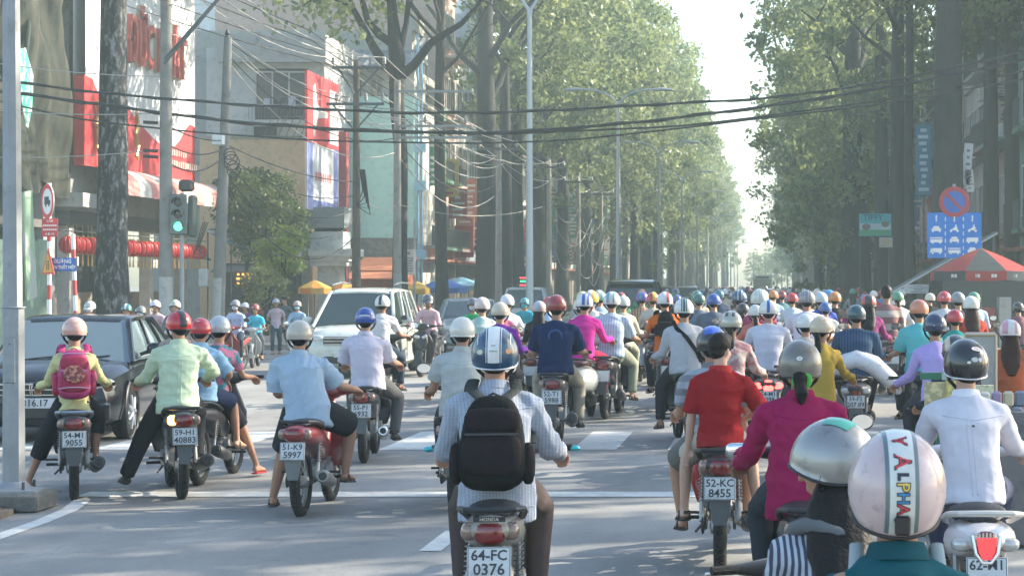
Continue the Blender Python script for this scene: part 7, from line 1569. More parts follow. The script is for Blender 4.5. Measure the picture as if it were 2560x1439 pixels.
# ---- blue shirt on the red bike
r, p, J, ho, loc, sc = rider('man in loose pale blue shirt and black shorts with foot down, beige helmet', 'red motorbike with plate 51-K9 5997, left of centre', 785, 793, 303, 1, dict(LDOWN, lean=13, w=1.14, belly=.01, dx=(-.04, -.15), yaw=-4, fl=(-.40, .10, .09), hl=(-.33, .32, .96), fr=(.22, .16, .30), kr=(.6, 1, .6)), 3, (.26, .02, .025), plate=('51-K9', '5997'), bk=dict(railm=M_BLACK, muffler=mat("muffler_grey", (.30, .29, .27), .5, metal=.5), flap=(.15, .165, .165)), dxy=(.10, -.35),
    shirt=cloth((.36, .46, .56)), sleeve='half', pants=(.022, .026, .03), plen='short', shoe='sandal', shoec=(.05, .035, .03), helmet=(.44, .40, .33), hdirt=.3, seed=13, loose=.03, hem=.05, collar=(.36, .46, .56), skin=M_SKIN, ploose=.02)
# ---- white shirt blue helmet
r, p, J, ho, loc, sc = rider('man in lavender white short sleeved shirt with royal blue helmet', 'black motorbike with plate 55-P1 6932 and round silver exhaust', 912, 765, 236, 6, dict(RDOWN, lean=8, w=1.14, fr=(.26, .12, .26), kr=(.6, 1, .4), dx=(0, -.04)), 3, (.022, .022, .024), plate=('55-P1', '6932'), bk=dict(flap=(.11, .13, .14)), dxy=(.12, -.35),
    shirt=cloth((.56, .53, .62)), sleeve='half', pants=(.11, .11, .11), shoe='shoe', helmet=(.02, .07, .30), hdirt=.05, seed=14, loose=.015, collar=(.56, .53, .62), hem=.02)
helmet_mark(ho, -.062, .062, 163, 172, 9, M_WHITE)
# ---- grey polo behind the rucksack man
r, p, J, ho, loc, sc = rider('man in grey polo with red inner collar and cream helmet, left of the rucksack man', 'black motorbike with plate 65 064, half hidden by the rucksack man', 1155, 788, 302, 3, dict(lean=9, w=1.15, hl=(-.34, .30, .96)), 3, (.02, .02, .022), plate=('65-', '064'), bk=dict(mirrors=(1, 1)), dxy=(.02, -.1),
    shirt=cloth((.42, .44, .43)), sleeve='short', pants=(.05, .05, .06), helmet=(.64, .61, .54), hdirt=.25, hextra=('silver_trim',), seed=15, loose=.01, collar=(.42, .44, .43))
mb = MB(); mb.ring(J['neck'] + Vector((0, -.004, -.012)), .066, .012, 24, 8, 'Z'); link('red_inner_collar', mb.mesh('c'), cloth((.45, .02, .03)), r)
# ---- the middle of the crowd
def mid(pl, bl, px, top, S, **k): return rider(pl, bl, px, top, S, **k)
r, p, J, ho, loc, sc = mid('man in navy T-shirt with faint print on the back, dark red helmet, khaki trousers', 'black motorbike with plate 52-T1 under the navy T-shirt man', 1391, 733, 222, rz=3, pose=dict(w=1.18, lean=11, fr=(.24, .10, .26)), plate=('52-T1', '5988'), shirt=(.008, .022, .075), sleeve='half', pants=(.34, .30, .23), helmet=(.26, .025, .025), seed=1, shoe='shoe', loose=.015, hdirt=.2)
mb = MB(); mb.ring(J['p2'] + Vector((0, -.118, .02)), .07, .008, 24, 6, 'Y', .3); link('back_print', mb.mesh('p'), mat("print_blue", (.03, .09, .26), .8), r)
mid('woman in bright pink shirt and crimson trousers, white and blue striped helmet', 'white rounded scooter beside the bright pink shirt', 1436, 731, 188, rz=-2, pose=dict(w=1.0, fr=(.22, .16, .36), kr=(.7, 1, .4)), kind='vespa', bcol=(.55, .56, .52), bk=dict(noplate=False, seatm=mat("seat_darkred", (.14, .04, .04), .4)), shirt=(.55, .03, .26), sleeve='long', pants=(.28, .012, .05), helmet=(.62, .64, .64), stripe=[(-.02, .02, (.04, .1, .42)), (.05, .07, (.04, .1, .42))], hdirt=.1, seed=2, dxy=(.12, .2), plate=None, shoec=(.5, .1, .15))
mid('rider in cream helmet and dark grey top between the pink and grey shirts', 'dark motorbike between the pink and grey shirts', 1452, 743, 172, pose=dict(w=.95), shirt=(.06, .08, .10), helmet=(.60, .57, .50), seed=3)
mid('man in light grey shirt with navy yoke, yellow and white helmet', 'dark motorbike of the man in the yellow and white helmet', 1478, 723, 166, rz=-3, pose=dict(w=1.15, fr=(.24, .14, .28)), shirt=(.42, .42, .44), sleeve='short', pants=(.05, .09, .15), helmet=(.62, .42, .05), stripe=[(-.03, .03, W_)], hdirt=.05, seed=1, plate=None, shoe='shoe')
mid('man in pale blue pinstriped shirt and khaki trousers, cream and teal helmet', 'dark motorbike with plate, under the pinstriped shirt man', 1531, 727, 182, rz=-4, pose=dict(w=1.2, fr=(.25, .10, .30), lean=7), shirt=mat("pinstripe", (.48, .56, .64), .9, kind='vstripe', col2=(.30, .38, .48), pscale=9.), sleeve='half', pants=(.32, .33, .24), helmet=(.62, .63, .58), stripe=[(-.06, -.02, (.15, .34, .36)), (.03, .05, (.15, .34, .36))], seed=2, plate=None, shoe='sandal', hdirt=.1)
mid('rider in white helmet and cream jacket close behind the pinstriped man', 'dark motorbike close behind the pinstriped man', 1566, 737, 150, pose=dict(w=1.0), shirt=(.5, .46, .36), sleeve='long', pants=(.3, .3, .22), helmet=(.62, .60, .55), seed=3, dxy=(-.05, 0))
mid('small rider in purple and teal helmet and plaid shirt left of the black vehicle', 'dark motorbike of the plaid shirted rider', 1606, 727, 132, shirt=mat("plaid", (.4, .34, .16), .9, kind='check', col2=(.25, .08, .08), pscale=6.), helmet=(.10, .06, .30), stripe=[(-.05, .0, (.05, .25, .3))], seed=1)
mid('rider in red and yellow striped helmet and beige shirt', 'dark motorbike of the rider in the red and yellow helmet', 1632, 728, 138, rz=4, shirt=(.45, .40, .34), helmet=(.42, .03, .03), stripe=[(-.005, .06, (.62, .45, .04))], sleeve='long', seed=2, pants=(.5, .55, .62))
r, p, J, ho, loc, sc = mid('rider in orange shirt with dark bag strap, white and red helmet', 'dark motorbike of the orange shirted rider', 1662, 727, 172, rz=6, pose=dict(w=1.05), shirt=(.62, .13, .02), sleeve='short', helmet=(.64, .64, .62), stripe=[(.02, .06, (.45, .04, .05))], seed=3, pants=(.03, .03, .04), plate=None)
bag('dark rucksack on the orange shirt', loc, R(6), sc, J, .28, .38, .13, M_BAG, M_BAG2, M_BAG)
r, p, J, ho, loc, sc = mid('man in light grey shirt with black strap across his back, white helmet with green bands', 'dark motorbike of the man with the diagonal black strap', 1710, 741, 218, rz=9, pose=dict(w=1.12, lean=13, hl=(-.34, .30, .94), fl=(-.26, .10, .24), yaw=5), shirt=(.42, .43, .45), sleeve='long', pants=(.03, .03, .035), helmet=(.66, .66, .62), stripe=[(-.012, .012, (.03, .10, .09)), (-.034, -.022, (.03, .10, .09)), (.022, .034, (.03, .10, .09))], seed=1, plate=None, hdirt=.1, loose=.012)
mb = MB(); mb.tube([J['p3'] + Vector((-.13, -.01, .07)), J['p3'] + Vector((-.10, -.10, -.01)), J['p2'] + Vector((.0, -.138, .03)), J['p1'] + Vector((.12, -.125, .02)), J['p0'] + Vector((.17, -.06, .06))], [(.024, .006)] * 5, 8, ref=(.7, 0, .7)); o = part('bag_strap', mb, M_BAG, None); o.location = loc; o.rotation_euler = (0, 0, R(9)); o.scale = (sc,) * 3; tag(o, 'black bag strap running diagonally across the light grey shirt', 'strap')
FLP = mat("floral_beige", (.46, .39, .36), .9, kind='blotch', col2=(.36, .19, .20), pscale=9., spec=.1, bump=.3)
mid('woman in beige flowered hooded jacket with black ponytail, silver patterned helmet', 'dark motorbike of the flowered jacket woman', 1829, 775, 256, rz=-2, pose=dict(w=.98, lean=6, hr=(.34, .34, .97), yaw=5), shirt=FLP, sleeve='long', pants=(.05, .05, .06), helmet=(.42, .42, .36), stripe=[(-.05, -.02, (.06, .06, .06), 120, 150), (.02, .05, (.06, .06, .06), 120, 150)], metal=.3, seed=2, hair='pony', loose=.015, lod=2, plate=None)
mid('man in white shirt with white helmet and blue centre band', 'motorbike with two bright red tail lights and plate 54-M1', 1921, 748, 213, rz=0, pose=dict(w=1.2, lean=8), kind='scooter', bk=dict(lit='rear'), plate=('54-M1', '5098'), shirt=(.56, .57, .66), sleeve='long', helmet=(.66, .66, .63), stripe=[(-.018, .018, (.03, .10, .42))], seed=3, hdirt=.05, dxy=(0, .35))
mid('woman in mustard cardigan with long ponytail and beige peaked helmet', 'dark motorbike of the mustard cardigan woman', 2043, 788, 268, rz=-2, pose=dict(w=.84, lean=3, yaw=24, hr=(.33, .34, .98)), shirt=(.42, .28, .05), sleeve='long', pants=(.06, .05, .08), helmet=(.52, .42, .30), hextra=('peak',), hair='pony', seed=1, loose=.02, dxy=(.04, 0), plate=None)
mid('rider in white helmet just left of the mustard cardigan woman', 'dark motorbike just ahead of the mustard cardigan woman', 2016, 782, 238, pose=dict(w=.9), shirt=(.50, .46, .42), helmet=(.62, .63, .60), seed=2, dxy=(.0, .5))
r, p, J, ho, loc, sc = mid('man in ribbed navy sweater with dark slate helmet', 'black scooter with plate 59-F2 20789 and wide white fairing', 2132, 758, 214, rz=-3, pose=dict(w=1.28, lean=9), kind='scooter', shirt=mat("navy_knit", (.012, .04, .095), .95, kind='vstripe', col2=(.035, .08, .15), pscale=9.), sleeve='long', pants=(.03, .03, .04), helmet=(.03, .075, .095), seed=3, plate=('59-F2', '207.89'), hdirt=.3, dxy=(.03, -.3))
for b_ in bpy.data.objects:
    if b_.get('label', '').startswith('black scooter with plate 59-F2'):
        mb = MB(); mb.tube([(-.30, -.18, .80), (-.20, -.20, .93), (0, -.22, 1.0), (.20, -.20, .93), (.42, -.18, .74), (.50, -.14, .62)], [(.07, .06), (.11, .12), (.12, .15), (.12, .15), (.10, .12), (.05, .05)], 14, True, True); part('white_fairing', mb, paint((.62, .62, .66)), b_)
        mb = MB(); mb.lathe([(.055, -.31), (.062, -.30), (.055, -.285)], (-.10, 0, .96), 18, 'Y'); f_ = part('round_mirror', mb, M_BLACK, b_); mb = MB(); mb.lathe([(.050, -.316), (.050, -.312)], (-.10, 0, .96), 18, 'Y'); part('mirror_glass', mb, M_MIRROR, f_)
mid('woman in purple jacket with red and black helmet, right of the navy sweater', 'dark motorbike of the purple jacket woman', 2163, 733, 172, rz=-4, pose=dict(w=.95), shirt=(.22, .04, .14), sleeve='long', helmet=(.05, .04, .04), stripe=[(-.10, -.05, (.45, .08, .06)), (.05, .10, (.45, .08, .06))], hair='long', seed=1, dxy=(.05, 0), pants=(.02, .08, .25))
HS2 = mat("brown_sweater", (.33, .29, .27), .95, kind='hstripe', col2=(.20, .09, .09), pscale=1.5)
mid('bareheaded dark haired man in brown striped sweater, taller than those around him', 'motorbike of the brown sweater man with round mirrors', 2216, 706, 150, rz=2, pose=dict(w=1.18, k=1.08), shirt=HS2, sleeve='long', hair='full', helmet=None, seed=2, full=1.75, plate=None)
mid('man in turquoise shirt with orange brown helmet', 'dark motorbike of the turquoise shirted man', 2297, 745, 213, rz=3, pose=dict(w=1.1, hl=(-.34, .3, .95)), shirt=(.12, .46, .48), sleeve='half', helmet=(.55, .20, .11), hdirt=.1, seed=3, loose=.015)
mid('man in lilac shirt with sleeves down and dark blue helmet, right of centre', 'dark motorbike of the lilac shirted man', 2340, 780, 274, rz=8, pose=dict(w=1.02, hl=(-.35, .30, .92), lean=7), shirt=(.42, .34, .66), sleeve='long', helmet=(.02, .035, .085), stripe=[(-.115, .115, (.45, .48, .5), 180, 184)], hdirt=.2, seed=1, lod=3, dxy=(-.02, 0), plate=None)
mid('rider in glossy red helmet with teal collar', 'dark motorbike of the rider with teal collar', 2387, 770, 204, pose=dict(w=.9), shirt=(.03, .30, .26), helmet=(.50, .04, .05), hdirt=.05, seed=2)
mid('woman with red brown hair and red jacket in a round white helmet', 'dark motorbike of the red jacket woman', 2418, 737, 184, rz=3, pose=dict(w=.95), shirt=(.42, .05, .03), sleeve='long', helmet=(.66, .64, .56), hair='long', hairm=M_HAIRB, seed=3, dxy=(.05, 0))
mid('man in white shirt with small red and white helmet, far right group', 'dark motorbike of the man in the small red and white helmet', 2360, 713, 150, rz=2, pose=dict(w=1.2), shirt=(.55, .56, .58), sleeve='short', helmet=(.50, .05, .06), stripe=[(-.11, .11, W_, 165, 178)], seed=1, full=1.74)
mid('rider in grey helmet and dark top behind the round white helmet', 'dark motorbike behind the round white helmet', 2399, 727, 158, shirt=(.06, .06, .07), helmet=(.22, .24, .25), seed=2, dxy=(0, .3))
mid('woman with long red brown hair in a pink and white helmet at the right edge', 'dark motorbike of the woman in the pink and white helmet', 2525, 795, 265, rz=-3, pose=dict(w=1.0), shirt=(.40, .10, .04), sleeve='long', hair='long', hairm=M_HAIRB, helmet=(.66, .62, .60), stripe=[(-.09, -.03, (.60, .28, .34)), (.045, .07, (.60, .28, .34))], seed=3, lod=3)
# vendor with goods in front of the white shirt man
r, p, J, ho, loc, sc = mid('street vendor in half beige half black helmet, mostly hidden by the white shirt man', 'vendor motorbike loaded with printed cards and a framed board', 2388, 832, 335, rz=0, pose=dict(w=.95), shirt=(.03, .03, .05), sleeve='long', helmet=(.045, .06, .07), stripe=[(-.112, -.055, (.50, .42, .30))], seed=1, lod=2)
def goods(label, name, cat, pts): t = thing(name, label, cat, pts); return t
t = thing('card_display', 'yellow printed cards and keys hung on a green rack left of the white shirt man', 'display', (1.20, 14.3, 0), 0)
sub('rack', lambda m: (m.box((0, 0, .60), (.05, .06, 1.2), Matrix.Rotation(R(8), 3, 'Y')), m.box((.1, 0, 1.15), (.45, .05, .05))), mat("rack_green", (.03, .16, .09), .5, dirt=.6), t, smooth=False)
for i, (x, z, w, h, c) in enumerate(((-.02, .98, .16, .26, (.60, .55, .30)), (.14, 1.0, .18, .24, (.66, .58, .22)), (.31, .96, .16, .26, (.62, .60, .42)), (.06, .86, .14, .14, (.6, .6, .56)), (.24, .84, .18, .14, (.55, .50, .30)), (.12, 1.16, .20, .07, (.35, .42, .40)))):
    sub('card', lambda m: m.rbox((x, -.04 - .012 * i, z), (w, .008, h), .003), mat("card%d" % i, c, .4, kind='blotch', col2=tuple(v * .6 for v in c), pscale=16.), t)
t = thing('framed_board', 'upright pale board in a cream frame standing behind the black helmet', 'board', (1.63, 15.4, 0), R(-4)); t.scale = (.55, 1, 1)
sub('frame', lambda m: (m.rbox((-.02, 0, 1.42), (.44, .04, .035), .015), m.rbox((.20, 0, 1.10), (.035, .04, .66), .015), m.rbox((-.24, 0, 1.10), (.035, .04, .66), .015), m.rbox((-.02, 0, .78), (.44, .04, .035), .015)), mat("cream_frame", (.55, .46, .34), .45), t)
sub('panel', lambda m: m.box((-.02, .005, 1.10), (.41, .012, .62)), mat("grey_panel", (.36, .37, .36), .3, var=.2), t, smooth=False)
for i in range(8):
    c_ = ((.5, .48, .44), (.30, .22, .34), (.50, .46, .30), (.15, .18, .25))[i % 4]
    o = sub('goods_packet', lambda m: m.rbox((0, 0, 0), (.07, .05, .11), .015), mat("packet%d" % (i % 4), c_, .35), None); o.location = (1.46 + (i % 4) * .085, 13.6 + .04 * i, 1.02 - .12 * (i // 4)); tag(o, 'small packet among the goods hung right of the white shirt man', 'packet', 'packets hung right of the white shirt man')
mb = MB(); mb.box((1.64, 13.8, .48), (.5, .3, .9)); tag(part('goods_box', mb, mat("goods_boxm", (.16, .15, .15), .7, dirt=.8), None), 'dim box the packets rest on, right of the white shirt man', 'box')
r, p, J, ho = person('small child in cream and blue helmet at the right edge', (2.33, 17.55, 0), R(160), dict(hy=0, hz=.50, k=.68, w=.72, fl=(-.07, 0, .09), fr=(.07, 0, .09), hl=(-.2, .1, .5), hr=(.2, .1, .5), grip=(0, 0), lean=0), 2, (.5, .4, .42), 'long', (.1, .1, .14), helmet=(.50, .60, .62), stripe=[(-.11, -.04, (.62, .50, .30))], seed=1, sc=.95, front=True, skin=M_SKIN3)
# further crowd members that can be told apart
for pl, bl, px, top, S, hc, st, sc_, sl, kw in (
    ('person in pale pink helmet and teal flowered blouse, left of centre', 'dark motorbike of the teal flowered blouse', 1206, 740, 176, (.62, .50, .46), None, mat("teal_floral", (.30, .46, .42), .9, kind='blotch', col2=(.55, .56, .5), pscale=9.), 'short', dict(seed=1)),
    ('person in purple jacket and hood with tan helmet above the striped helmet', 'dark motorbike of the purple hooded person', 1251, 752, 203, (.52, .44, .34), None, (.13, .02, .26), 'long', dict(seed=2, pose=dict(w=1.05))),
    ('person in white blouse and lilac scarf ahead of the purple hood', 'dark motorbike ahead of the purple hood', 1268, 733, 158, (.60, .62, .64), None, (.55, .55, .62), 'short', dict(seed=3)),
    ('woman in black with pale brown helmet left of the navy T-shirt', 'dark motorbike of the woman in black', 1349, 750, 166, (.46, .34, .30), [(-.05, .02, (.3, .4, .5))], (.02, .02, .022), 'long', dict(seed=1, hair='long')),
    ('rider in teal and white helmet behind the yellow one', 'dark motorbike behind the yellow and white helmet', 1500, 725, 138, (.20, .38, .38), [(-.03, .02, W_)], (.30, .38, .52), 'short', dict(seed=2)),
    ('rider in pale lime helmet behind the white and blue striped one', 'dark motorbike behind the white and blue striped helmet', 1456, 726, 130, (.50, .52, .30), None, (.3, .3, .3), 'short', dict(seed=3)),
    ('rider in dark green helmet and blue grey jacket', 'dark motorbike of the dark green helmet', 1748, 731, 142, (.04, .13, .12), None, (.12, .15, .20), 'long', dict(seed=1)),
    ('broad rider in blue grey jacket with blue helmet', 'dark motorbike of the blue grey jacket', 1784, 731, 158, (.03, .08, .30), None, (.10, .13, .17), 'long', dict(seed=2, pose=dict(w=1.3))),
    ('rider in cream shirt with navy striped helmet', 'dark motorbike of the cream shirted rider', 1849, 722, 162, (.03, .07, .14), [(-.03, .0, (.3, .36, .4)), (.03, .05, (.3, .36, .4))], (.46, .45, .38), 'long', dict(seed=3, pose=dict(w=1.25))),
    ('woman in rose shirt with large white helmet lined in green', 'dark motorbike of the rose shirted woman', 1899, 722, 178, (.60, .63, .58), [(-.06, -.055, (.2, .4, .36)), (.03, .035, (.2, .4, .36)), (.0, .004, (.2, .4, .36))], (.34, .07, .13), 'long', dict(seed=1, hstyle='big')),
    ('rider in shiny red helmet and pale top between white shirts', 'dark motorbike of the shiny red helmet', 1981, 730, 128, (.45, .03, .04), None, (.50, .54, .58), 'short', dict(seed=2)),
    ('man in white shirt with grey helmet, right of the blue banded helmet', 'dark motorbike of the grey helmeted man in white', 2017, 722, 181, (.22, .22, .23), [(-.03, -.015, (.36, .36, .37)), (.015, .03, (.36, .36, .37))], (.60, .58, .66), 'short', dict(seed=3, pose=dict(w=1.22))),
    ('rider in royal blue jacket with lime band and silver helmet', 'dark motorbike of the royal blue jacket', 2052, 727, 152, (.46, .50, .52), None, mat("blue_lime", (.02, .06, .36), .8, kind='hstripe', col2=(.02, .06, .34), pscale=1.), 'long', dict(seed=1, pose=dict(w=1.2))),
    ('rider in sky blue helmet and green jacket', 'dark motorbike of the sky blue helmet', 2073, 722, 132, (.05, .26, .52), None, (.02, .12, .07), 'long', dict(seed=2)),
    ('rider in deep red helmet far ahead beside the shiny red one', 'dark motorbike far ahead beside the shiny red helmet', 1955, 724, 106, (.24, .04, .05), None, (.10, .22, .24), 'short', dict(seed=3)),
    ('police rider in lime vest far ahead with dark helmet', 'dark motorbike of the lime vest rider', 1735, 726, 104, (.05, .05, .05), None, (.30, .50, .04), 'long', dict(seed=1)),
    ('rider in dark teal helmet and navy jacket ahead of the blue helmet', 'dark motorbike ahead of the blue helmet', 1798, 722, 112, (.04, .14, .18), None, (.03, .05, .10), 'long', dict(seed=2)),
    ('dim rider in black at the far right under the parasol', 'dark motorbike under the parasol', 2545, 752, 138, (.04, .04, .04), None, (.22, .10, .12), 'long', dict(seed=2)),
    ('rider with white helmet right behind the beige hooded one at the back', 'dark motorbike at the back of the right hand group', 2250, 742, 120, (.55, .55, .55), None, (.12, .12, .12), 'long', dict(seed=3)),
    ):
    rider(pl, bl, px, top, S, shirt=sc_, sleeve=sl, helmet=hc, stripe=st, rz=rnd.uniform(-3, 3), hdirt=.15, **kw)
# stitched seams on the nearer shirts
for k_, (w_, pl_) in SEAMS.items():
    for o in list(bpy.data.objects):
        if o.get('category') == 'person' and k_ in o['label'] and o.name in _J: shirt_seams(o, _J[o.name], w_, pl_)
# white shirted man passing the people carrier
mid('dark skinned man in white shirt with white helmet and black stripe passing the people carrier', 'small dark motorbike beside the people carrier', 944, 735, 164, rz=-6, pose=dict(w=1.05, lean=10, fr=(.24, .1, .28)), shirt=(.60, .58, .58), sleeve='short', pants=(.02, .04, .06), helmet=(.62, .62, .60), stripe=[(-.022, .022, (.03, .03, .03))], skin=M_SKIN2, seed=2, dxy=(.08, 0))
for lab, px, S, hc, sc_, hr in (('girl pillion in white helmet and coral top behind the rose shirted woman', 1889, 182, (.6, .6, .56), (.50, .16, .12), 'pony'), ('pillion in blue helmet and pale shirt behind the royal blue jacket', 2062, 158, (.05, .12, .34), (.5, .5, .48), 'cap'),
    ('pillion in black helmet and grey jacket behind the cream shirted rider', 1858, 166, (.03, .03, .03), (.20, .21, .22), 'pony'), ('child pillion in pink helmet behind the lilac scarf', 1262, 162, (.58, .26, .34), (.40, .12, .2), 'cap')):
    person(lab, (GX(px, S), GY(S), 0), 0, dict(PILL, k=.92), 2, cloth(sc_), 'long', (.05, .05, .07), helmet=hc, hair=hr, seed=1, sc=.95)
# coming towards us
ONC = dict(yaw=0)
for pl, bl, px, top, S, hc, shc, mk, bc, kind, kw in (
    ('masked rider in pale blue shirt and grey helmet coming towards us on a red motorbike', 'red motorbike coming towards us at the left', 588, 747, 119, (.24, .24, .25), (.40, .50, .68), (.55, .58, .62), (.34, .03, .03), 'underbone', dict(sleeve='long', pants=(.03, .05, .07))),
    ('rider in bright cyan shirt and red brown helmet coming towards us', 'silver motorbike coming towards us, right of the red one', 638, 758, 114, (.34, .08, .06), (.05, .44, .58), None, (.35, .37, .38), 'underbone', dict(sleeve='short', pants=(.06, .08, .10))),
    ('small rider in lavender white cap helmet behind the masked rider', 'dark motorbike behind the masked rider', 612, 760, 104, (.55, .54, .62), (.14, .05, .16), None, (.05, .05, .05), 'underbone', dict(sleeve='short')),
    ('masked woman in light blue hooded jacket on a pale scooter', 'pale scooter coming towards us left of the people carrier', 743, 750, 106, (.40, .32, .28), (.24, .38, .52), (.32, .55, .66), (.45, .46, .42), 'scooter', dict(sleeve='long')),
    ('man in pink shirt with dark peaked helmet coming towards us on a black scooter', 'black sharp nosed scooter coming towards us right of the people carrier', 1070, 733, 126, (.07, .08, .09), (.58, .38, .42), None, (.012, .014, .016), 'scooter', dict(sleeve='long', pants=(.05, .05, .06), skin=M_SKIN2, hextra=('peak',))),
    ('masked person in green with dark helmet coming towards us', 'dark motorbike of the masked person in green', 1182, 742, 138, (.10, .11, .13), (.03, .36, .12), (.5, .52, .54), (.04, .04, .05), 'underbone', dict(sleeve='long')),
    ('person in turquoise hood and cape beside the lamp pole', 'pale motorbike of the turquoise caped person', 1311, 742, 116, (.05, .25, .30), (.02, .28, .36), (.05, .35, .42), (.4, .42, .42), 'scooter', dict(sleeve='long')),
    ('masked rider with white and grey peaked helmet above the black car roof', 'motorbike behind the black car, leftmost', 224, 750, 134, (.50, .52, .48), (.42, .36, .28), (.52, .46, .52), (.05, .05, .05), 'underbone', dict(sleeve='long', hextra=('peak',), stripe=[(-.11, .11, (.04, .06, .06), 20, 40)])),
    ('rider in teal helmet with white band above the black car roof', 'motorbike behind the black car, second from left', 316, 757, 134, (.03, .16, .15), (.04, .05, .07), None, (.05, .05, .05), 'underbone', dict(sleeve='long', stripe=[(-.02, .02, W_)])),
    ('rider with grey helmet, sunglasses and blue mask above the black car roof', 'motorbike behind the black car, in the middle of the row', 351, 762, 136, (.16, .17, .17), (.10, .12, .15), (.35, .55, .66), (.05, .05, .05), 'underbone', dict(sleeve='long')),
    ('rider in white helmet and pink top above the black car roof', 'motorbike behind the black car, second from right', 388, 748, 126, (.62, .62, .70), (.50, .35, .40), None, (.05, .05, .05), 'underbone', dict(sleeve='short')),
    ('rider in cream green helmet above the black car roof, rightmost', 'motorbike behind the black car, rightmost', 437, 747, 132, (.44, .46, .36), (.12, .13, .14), None, (.05, .05, .05), 'underbone', dict(sleeve='long')),
    ):
    rider(pl, bl, px, top, S, shirt=shc, mask=mk, helmet=hc, bcol=bc, kind=kind, rz=180 + rnd.uniform(-8, 8), front=True, hdirt=.1, seed=1, lod=2, **kw)
STAND = dict(hy=0, hz=.78, fl=(-.10, -.05, .09), fr=(.10, .12, .09), hl=(-.24, .05, .80), hr=(.24, .10, .80), grip=(0, 0), lean=2, kl=(-.1, 1, 0), kr=(.1, 1, 0), el=(-.4, -1, 0), er=(.4, -1, 0))
person('man in pinkish shirt and grey cap walking at the far corner', (GX(690, 96), GY(96), 0), R(195), STAND, 2, (.46, .36, .40), 'short', (.03, .07, .09), helmet=(.40, .40, .42), sc=.87, front=True, seed=1)
person('man in dark clothes standing under the far corner trees', (GX(715, 90), GY(90), 0), R(150), STAND, 1, (.10, .12, .13), 'long', (.05, .05, .05), hair='full', sc=.9, seed=2)
# ---- the hazy mass of riders beyond
def far_bike(loc, rz, col, label):
    t = thing('motorbike', label, 'motorbike', loc, rz, 'motorbikes far ahead in the traffic')
    link('tyre', bmesh_(('far', 't'), 'tyre', lambda m: (m.ring((0, -.62, .29), .25, .04, 16, 6, 'X'), m.ring((0, .62, .29), .25, .04, 16, 6, 'X'))), M_RUBBER, t)
    link('body', bmesh_(('far', 'b'), 'body', lambda m: (m.tube([(0, -.9, .72), (0, -.5, .68), (0, 0, .60), (0, .35, .55), (0, .45, .95)], [(.09, .06), (.15, .10), (.14, .12), (.2, .08), (.12, .06)], 10, True, True, ref=(1, 0, 0)), m.tube([(-.36, .38, 1.0), (0, .44, 1.0), (.36, .38, 1.0)], .02, 6), m.box((0, .05, .35), (.2, .3, .2)))), paint(col), t)
    link('number_plate', bmesh_(('far', 'p'), 'plate', lambda m: m.box((0, -.94, .56), (.2, .01, .15))), M_PLATE, t); link('tail_light', bmesh_(('far', 'l'), 'tl', lambda m: m.ell((0, -.9, .70), (.10, .05, .04), 10, 6)), M_REDLENS, t)
    for s in (-1, 1): link('mirror', bmesh_(('far', 'm', s), 'mirror', lambda m: (m.ell((s * .33, .40, 1.21), (.07, .02, .045), 10, 6), m.tube([(s * .24, .42, 1.0), (s * .32, .41, 1.18)], .008, 4))), M_BLACK, t)
HC = [('white', (.62, .62, .60)), ('white', (.62, .62, .60)), ('red', (.42, .04, .04)), ('blue', (.04, .10, .34)), ('black', (.03, .03, .035)), ('silver', (.40, .42, .43)), ('pink', (.55, .30, .34)), ('green', (.08, .26, .16)), ('cream', (.58, .52, .40)), ('orange', (.55, .22, .06))]
SC_ = [('white', (.58, .58, .62)), ('grey', (.28, .29, .30)), ('blue', (.10, .18, .38)), ('navy', (.02, .03, .08)), ('red', (.36, .03, .04)), ('green', (.08, .24, .12)), ('pink', (.50, .22, .30)), ('beige', (.45, .38, .28)), ('black', (.02, .02, .02)), ('pale blue', (.35, .46, .58))]
taken = []
for o in bpy.data.objects:
    if o.parent is None and o.get('category') in ('person', 'car'): taken.append((o.location.x, o.location.y, .75 if o.get('category') == 'person' else 2.6))
cr_ = random.Random(21); n_far = 0; tries = 0
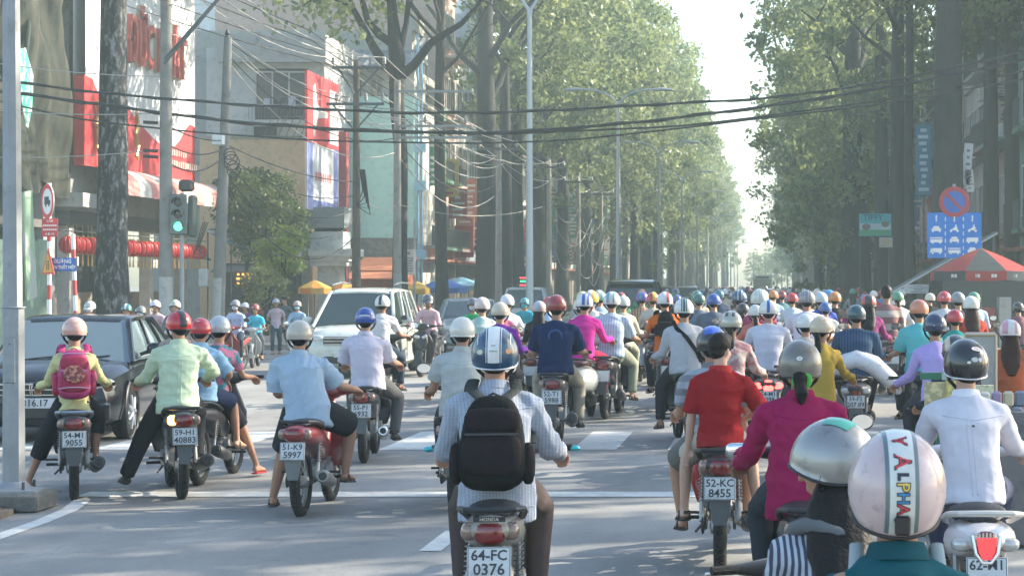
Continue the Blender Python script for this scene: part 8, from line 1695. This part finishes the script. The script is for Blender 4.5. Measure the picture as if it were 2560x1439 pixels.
while n_far < 130 and tries < 20000:
    tries += 1
    u = cr_.random(); Y = 33 + 190 * u ** 1.55; X = cr_.uniform(-5.4, 4.2)
    if any(abs(X - a) < .8 * min(1, d) + .02 * 0 and abs(Y - b) < 2.0 * max(1, d * .9) if d < 2 else (abs(X - a) < 1.6 and abs(Y - b) < 3.4) for a, b, d in taken): continue
    taken.append((X, Y, .75)); hn, hc = HC[cr_.randrange(10)]; sn, s_c = SC_[cr_.randrange(10)]; v = cr_.randrange(4); rz = R(cr_.uniform(-3, 3))
    L_ = 1 if Y < 60 else 0
    if Y < 50: bike('dark motorbike in the thick of the traffic ahead', (X, Y, 0), rz, ((.03, .03, .03), (.25, .03, .03), (.04, .06, .14), (.3, .3, .3))[v], group='motorbikes in the thick of the traffic', lod=1)
    else: far_bike((X, Y, 0), rz, ((.03, .03, .03), (.25, .03, .03), (.04, .06, .14), (.3, .3, .3))[v], 'motorbike far ahead in the hazy traffic')
    person('rider in %s helmet and %s top far ahead in the hazy traffic' % (hn, sn), (X, Y, 0), rz, (dict(), dict(w=1.15, lean=13), dict(w=.9, lean=6, yaw=30), dict(w=1.05, fl=(-.40, .1, .09), kl=(-.6, .9, .4), yaw=-22))[v], L_, s_c, ('short', 'long', 'long', 'half')[v], (.05, .05, .07), helmet=hc, stripe=[(-.02, .02, (.1, .1, .12))] if cr_.random() < .25 and Y < 90 else None, seed=0, sc=cr_.uniform(.93, 1.03), group='riders far ahead in the traffic', hextra=('nostrap', 'peak') if v == 2 else ('nostrap',), hstyle=('half', 'big', 'half', 'half')[v], hair=('cap', 'cap', 'pony', 'cap')[v], hdirt=.3)
    if Y < 75 and cr_.random() < .3:
        sn, s_c = SC_[cr_.randrange(10)]; hn, hc = HC[cr_.randrange(10)]; person('pillion rider in %s helmet and %s top in the traffic ahead' % (hn, sn), (X, Y, 0), rz, PILL, 1, s_c, 'long', (.05, .05, .07), helmet=hc, hair=('pony', 'cap', 'long')[cr_.randrange(3)], seed=0, group='pillion riders in the traffic ahead', hextra=('nostrap',))
    n_far += 1
# ---------------------------------------------------------------- haze
m = bpy.data.materials.new('haze'); m.use_nodes = True; N_ = m.node_tree.nodes; N_.clear() if hasattr(N_, 'clear') else None
pv = N_.new('ShaderNodeVolumePrincipled'); mo = N_.new('ShaderNodeOutputMaterial'); pv.inputs['Color'].default_value = (.80, .99, .96, 1); pv.inputs['Density'].default_value = .0013; pv.inputs['Anisotropy'].default_value = .15
m.node_tree.links.new(pv.outputs[0], mo.inputs['Volume'])
g = MB(); g.box((-15, 330, 17.5), (150, 760, 37)); hz = struct('haze', g, m, 'stuff')
bpy.data.scenes.remove(_tmp)
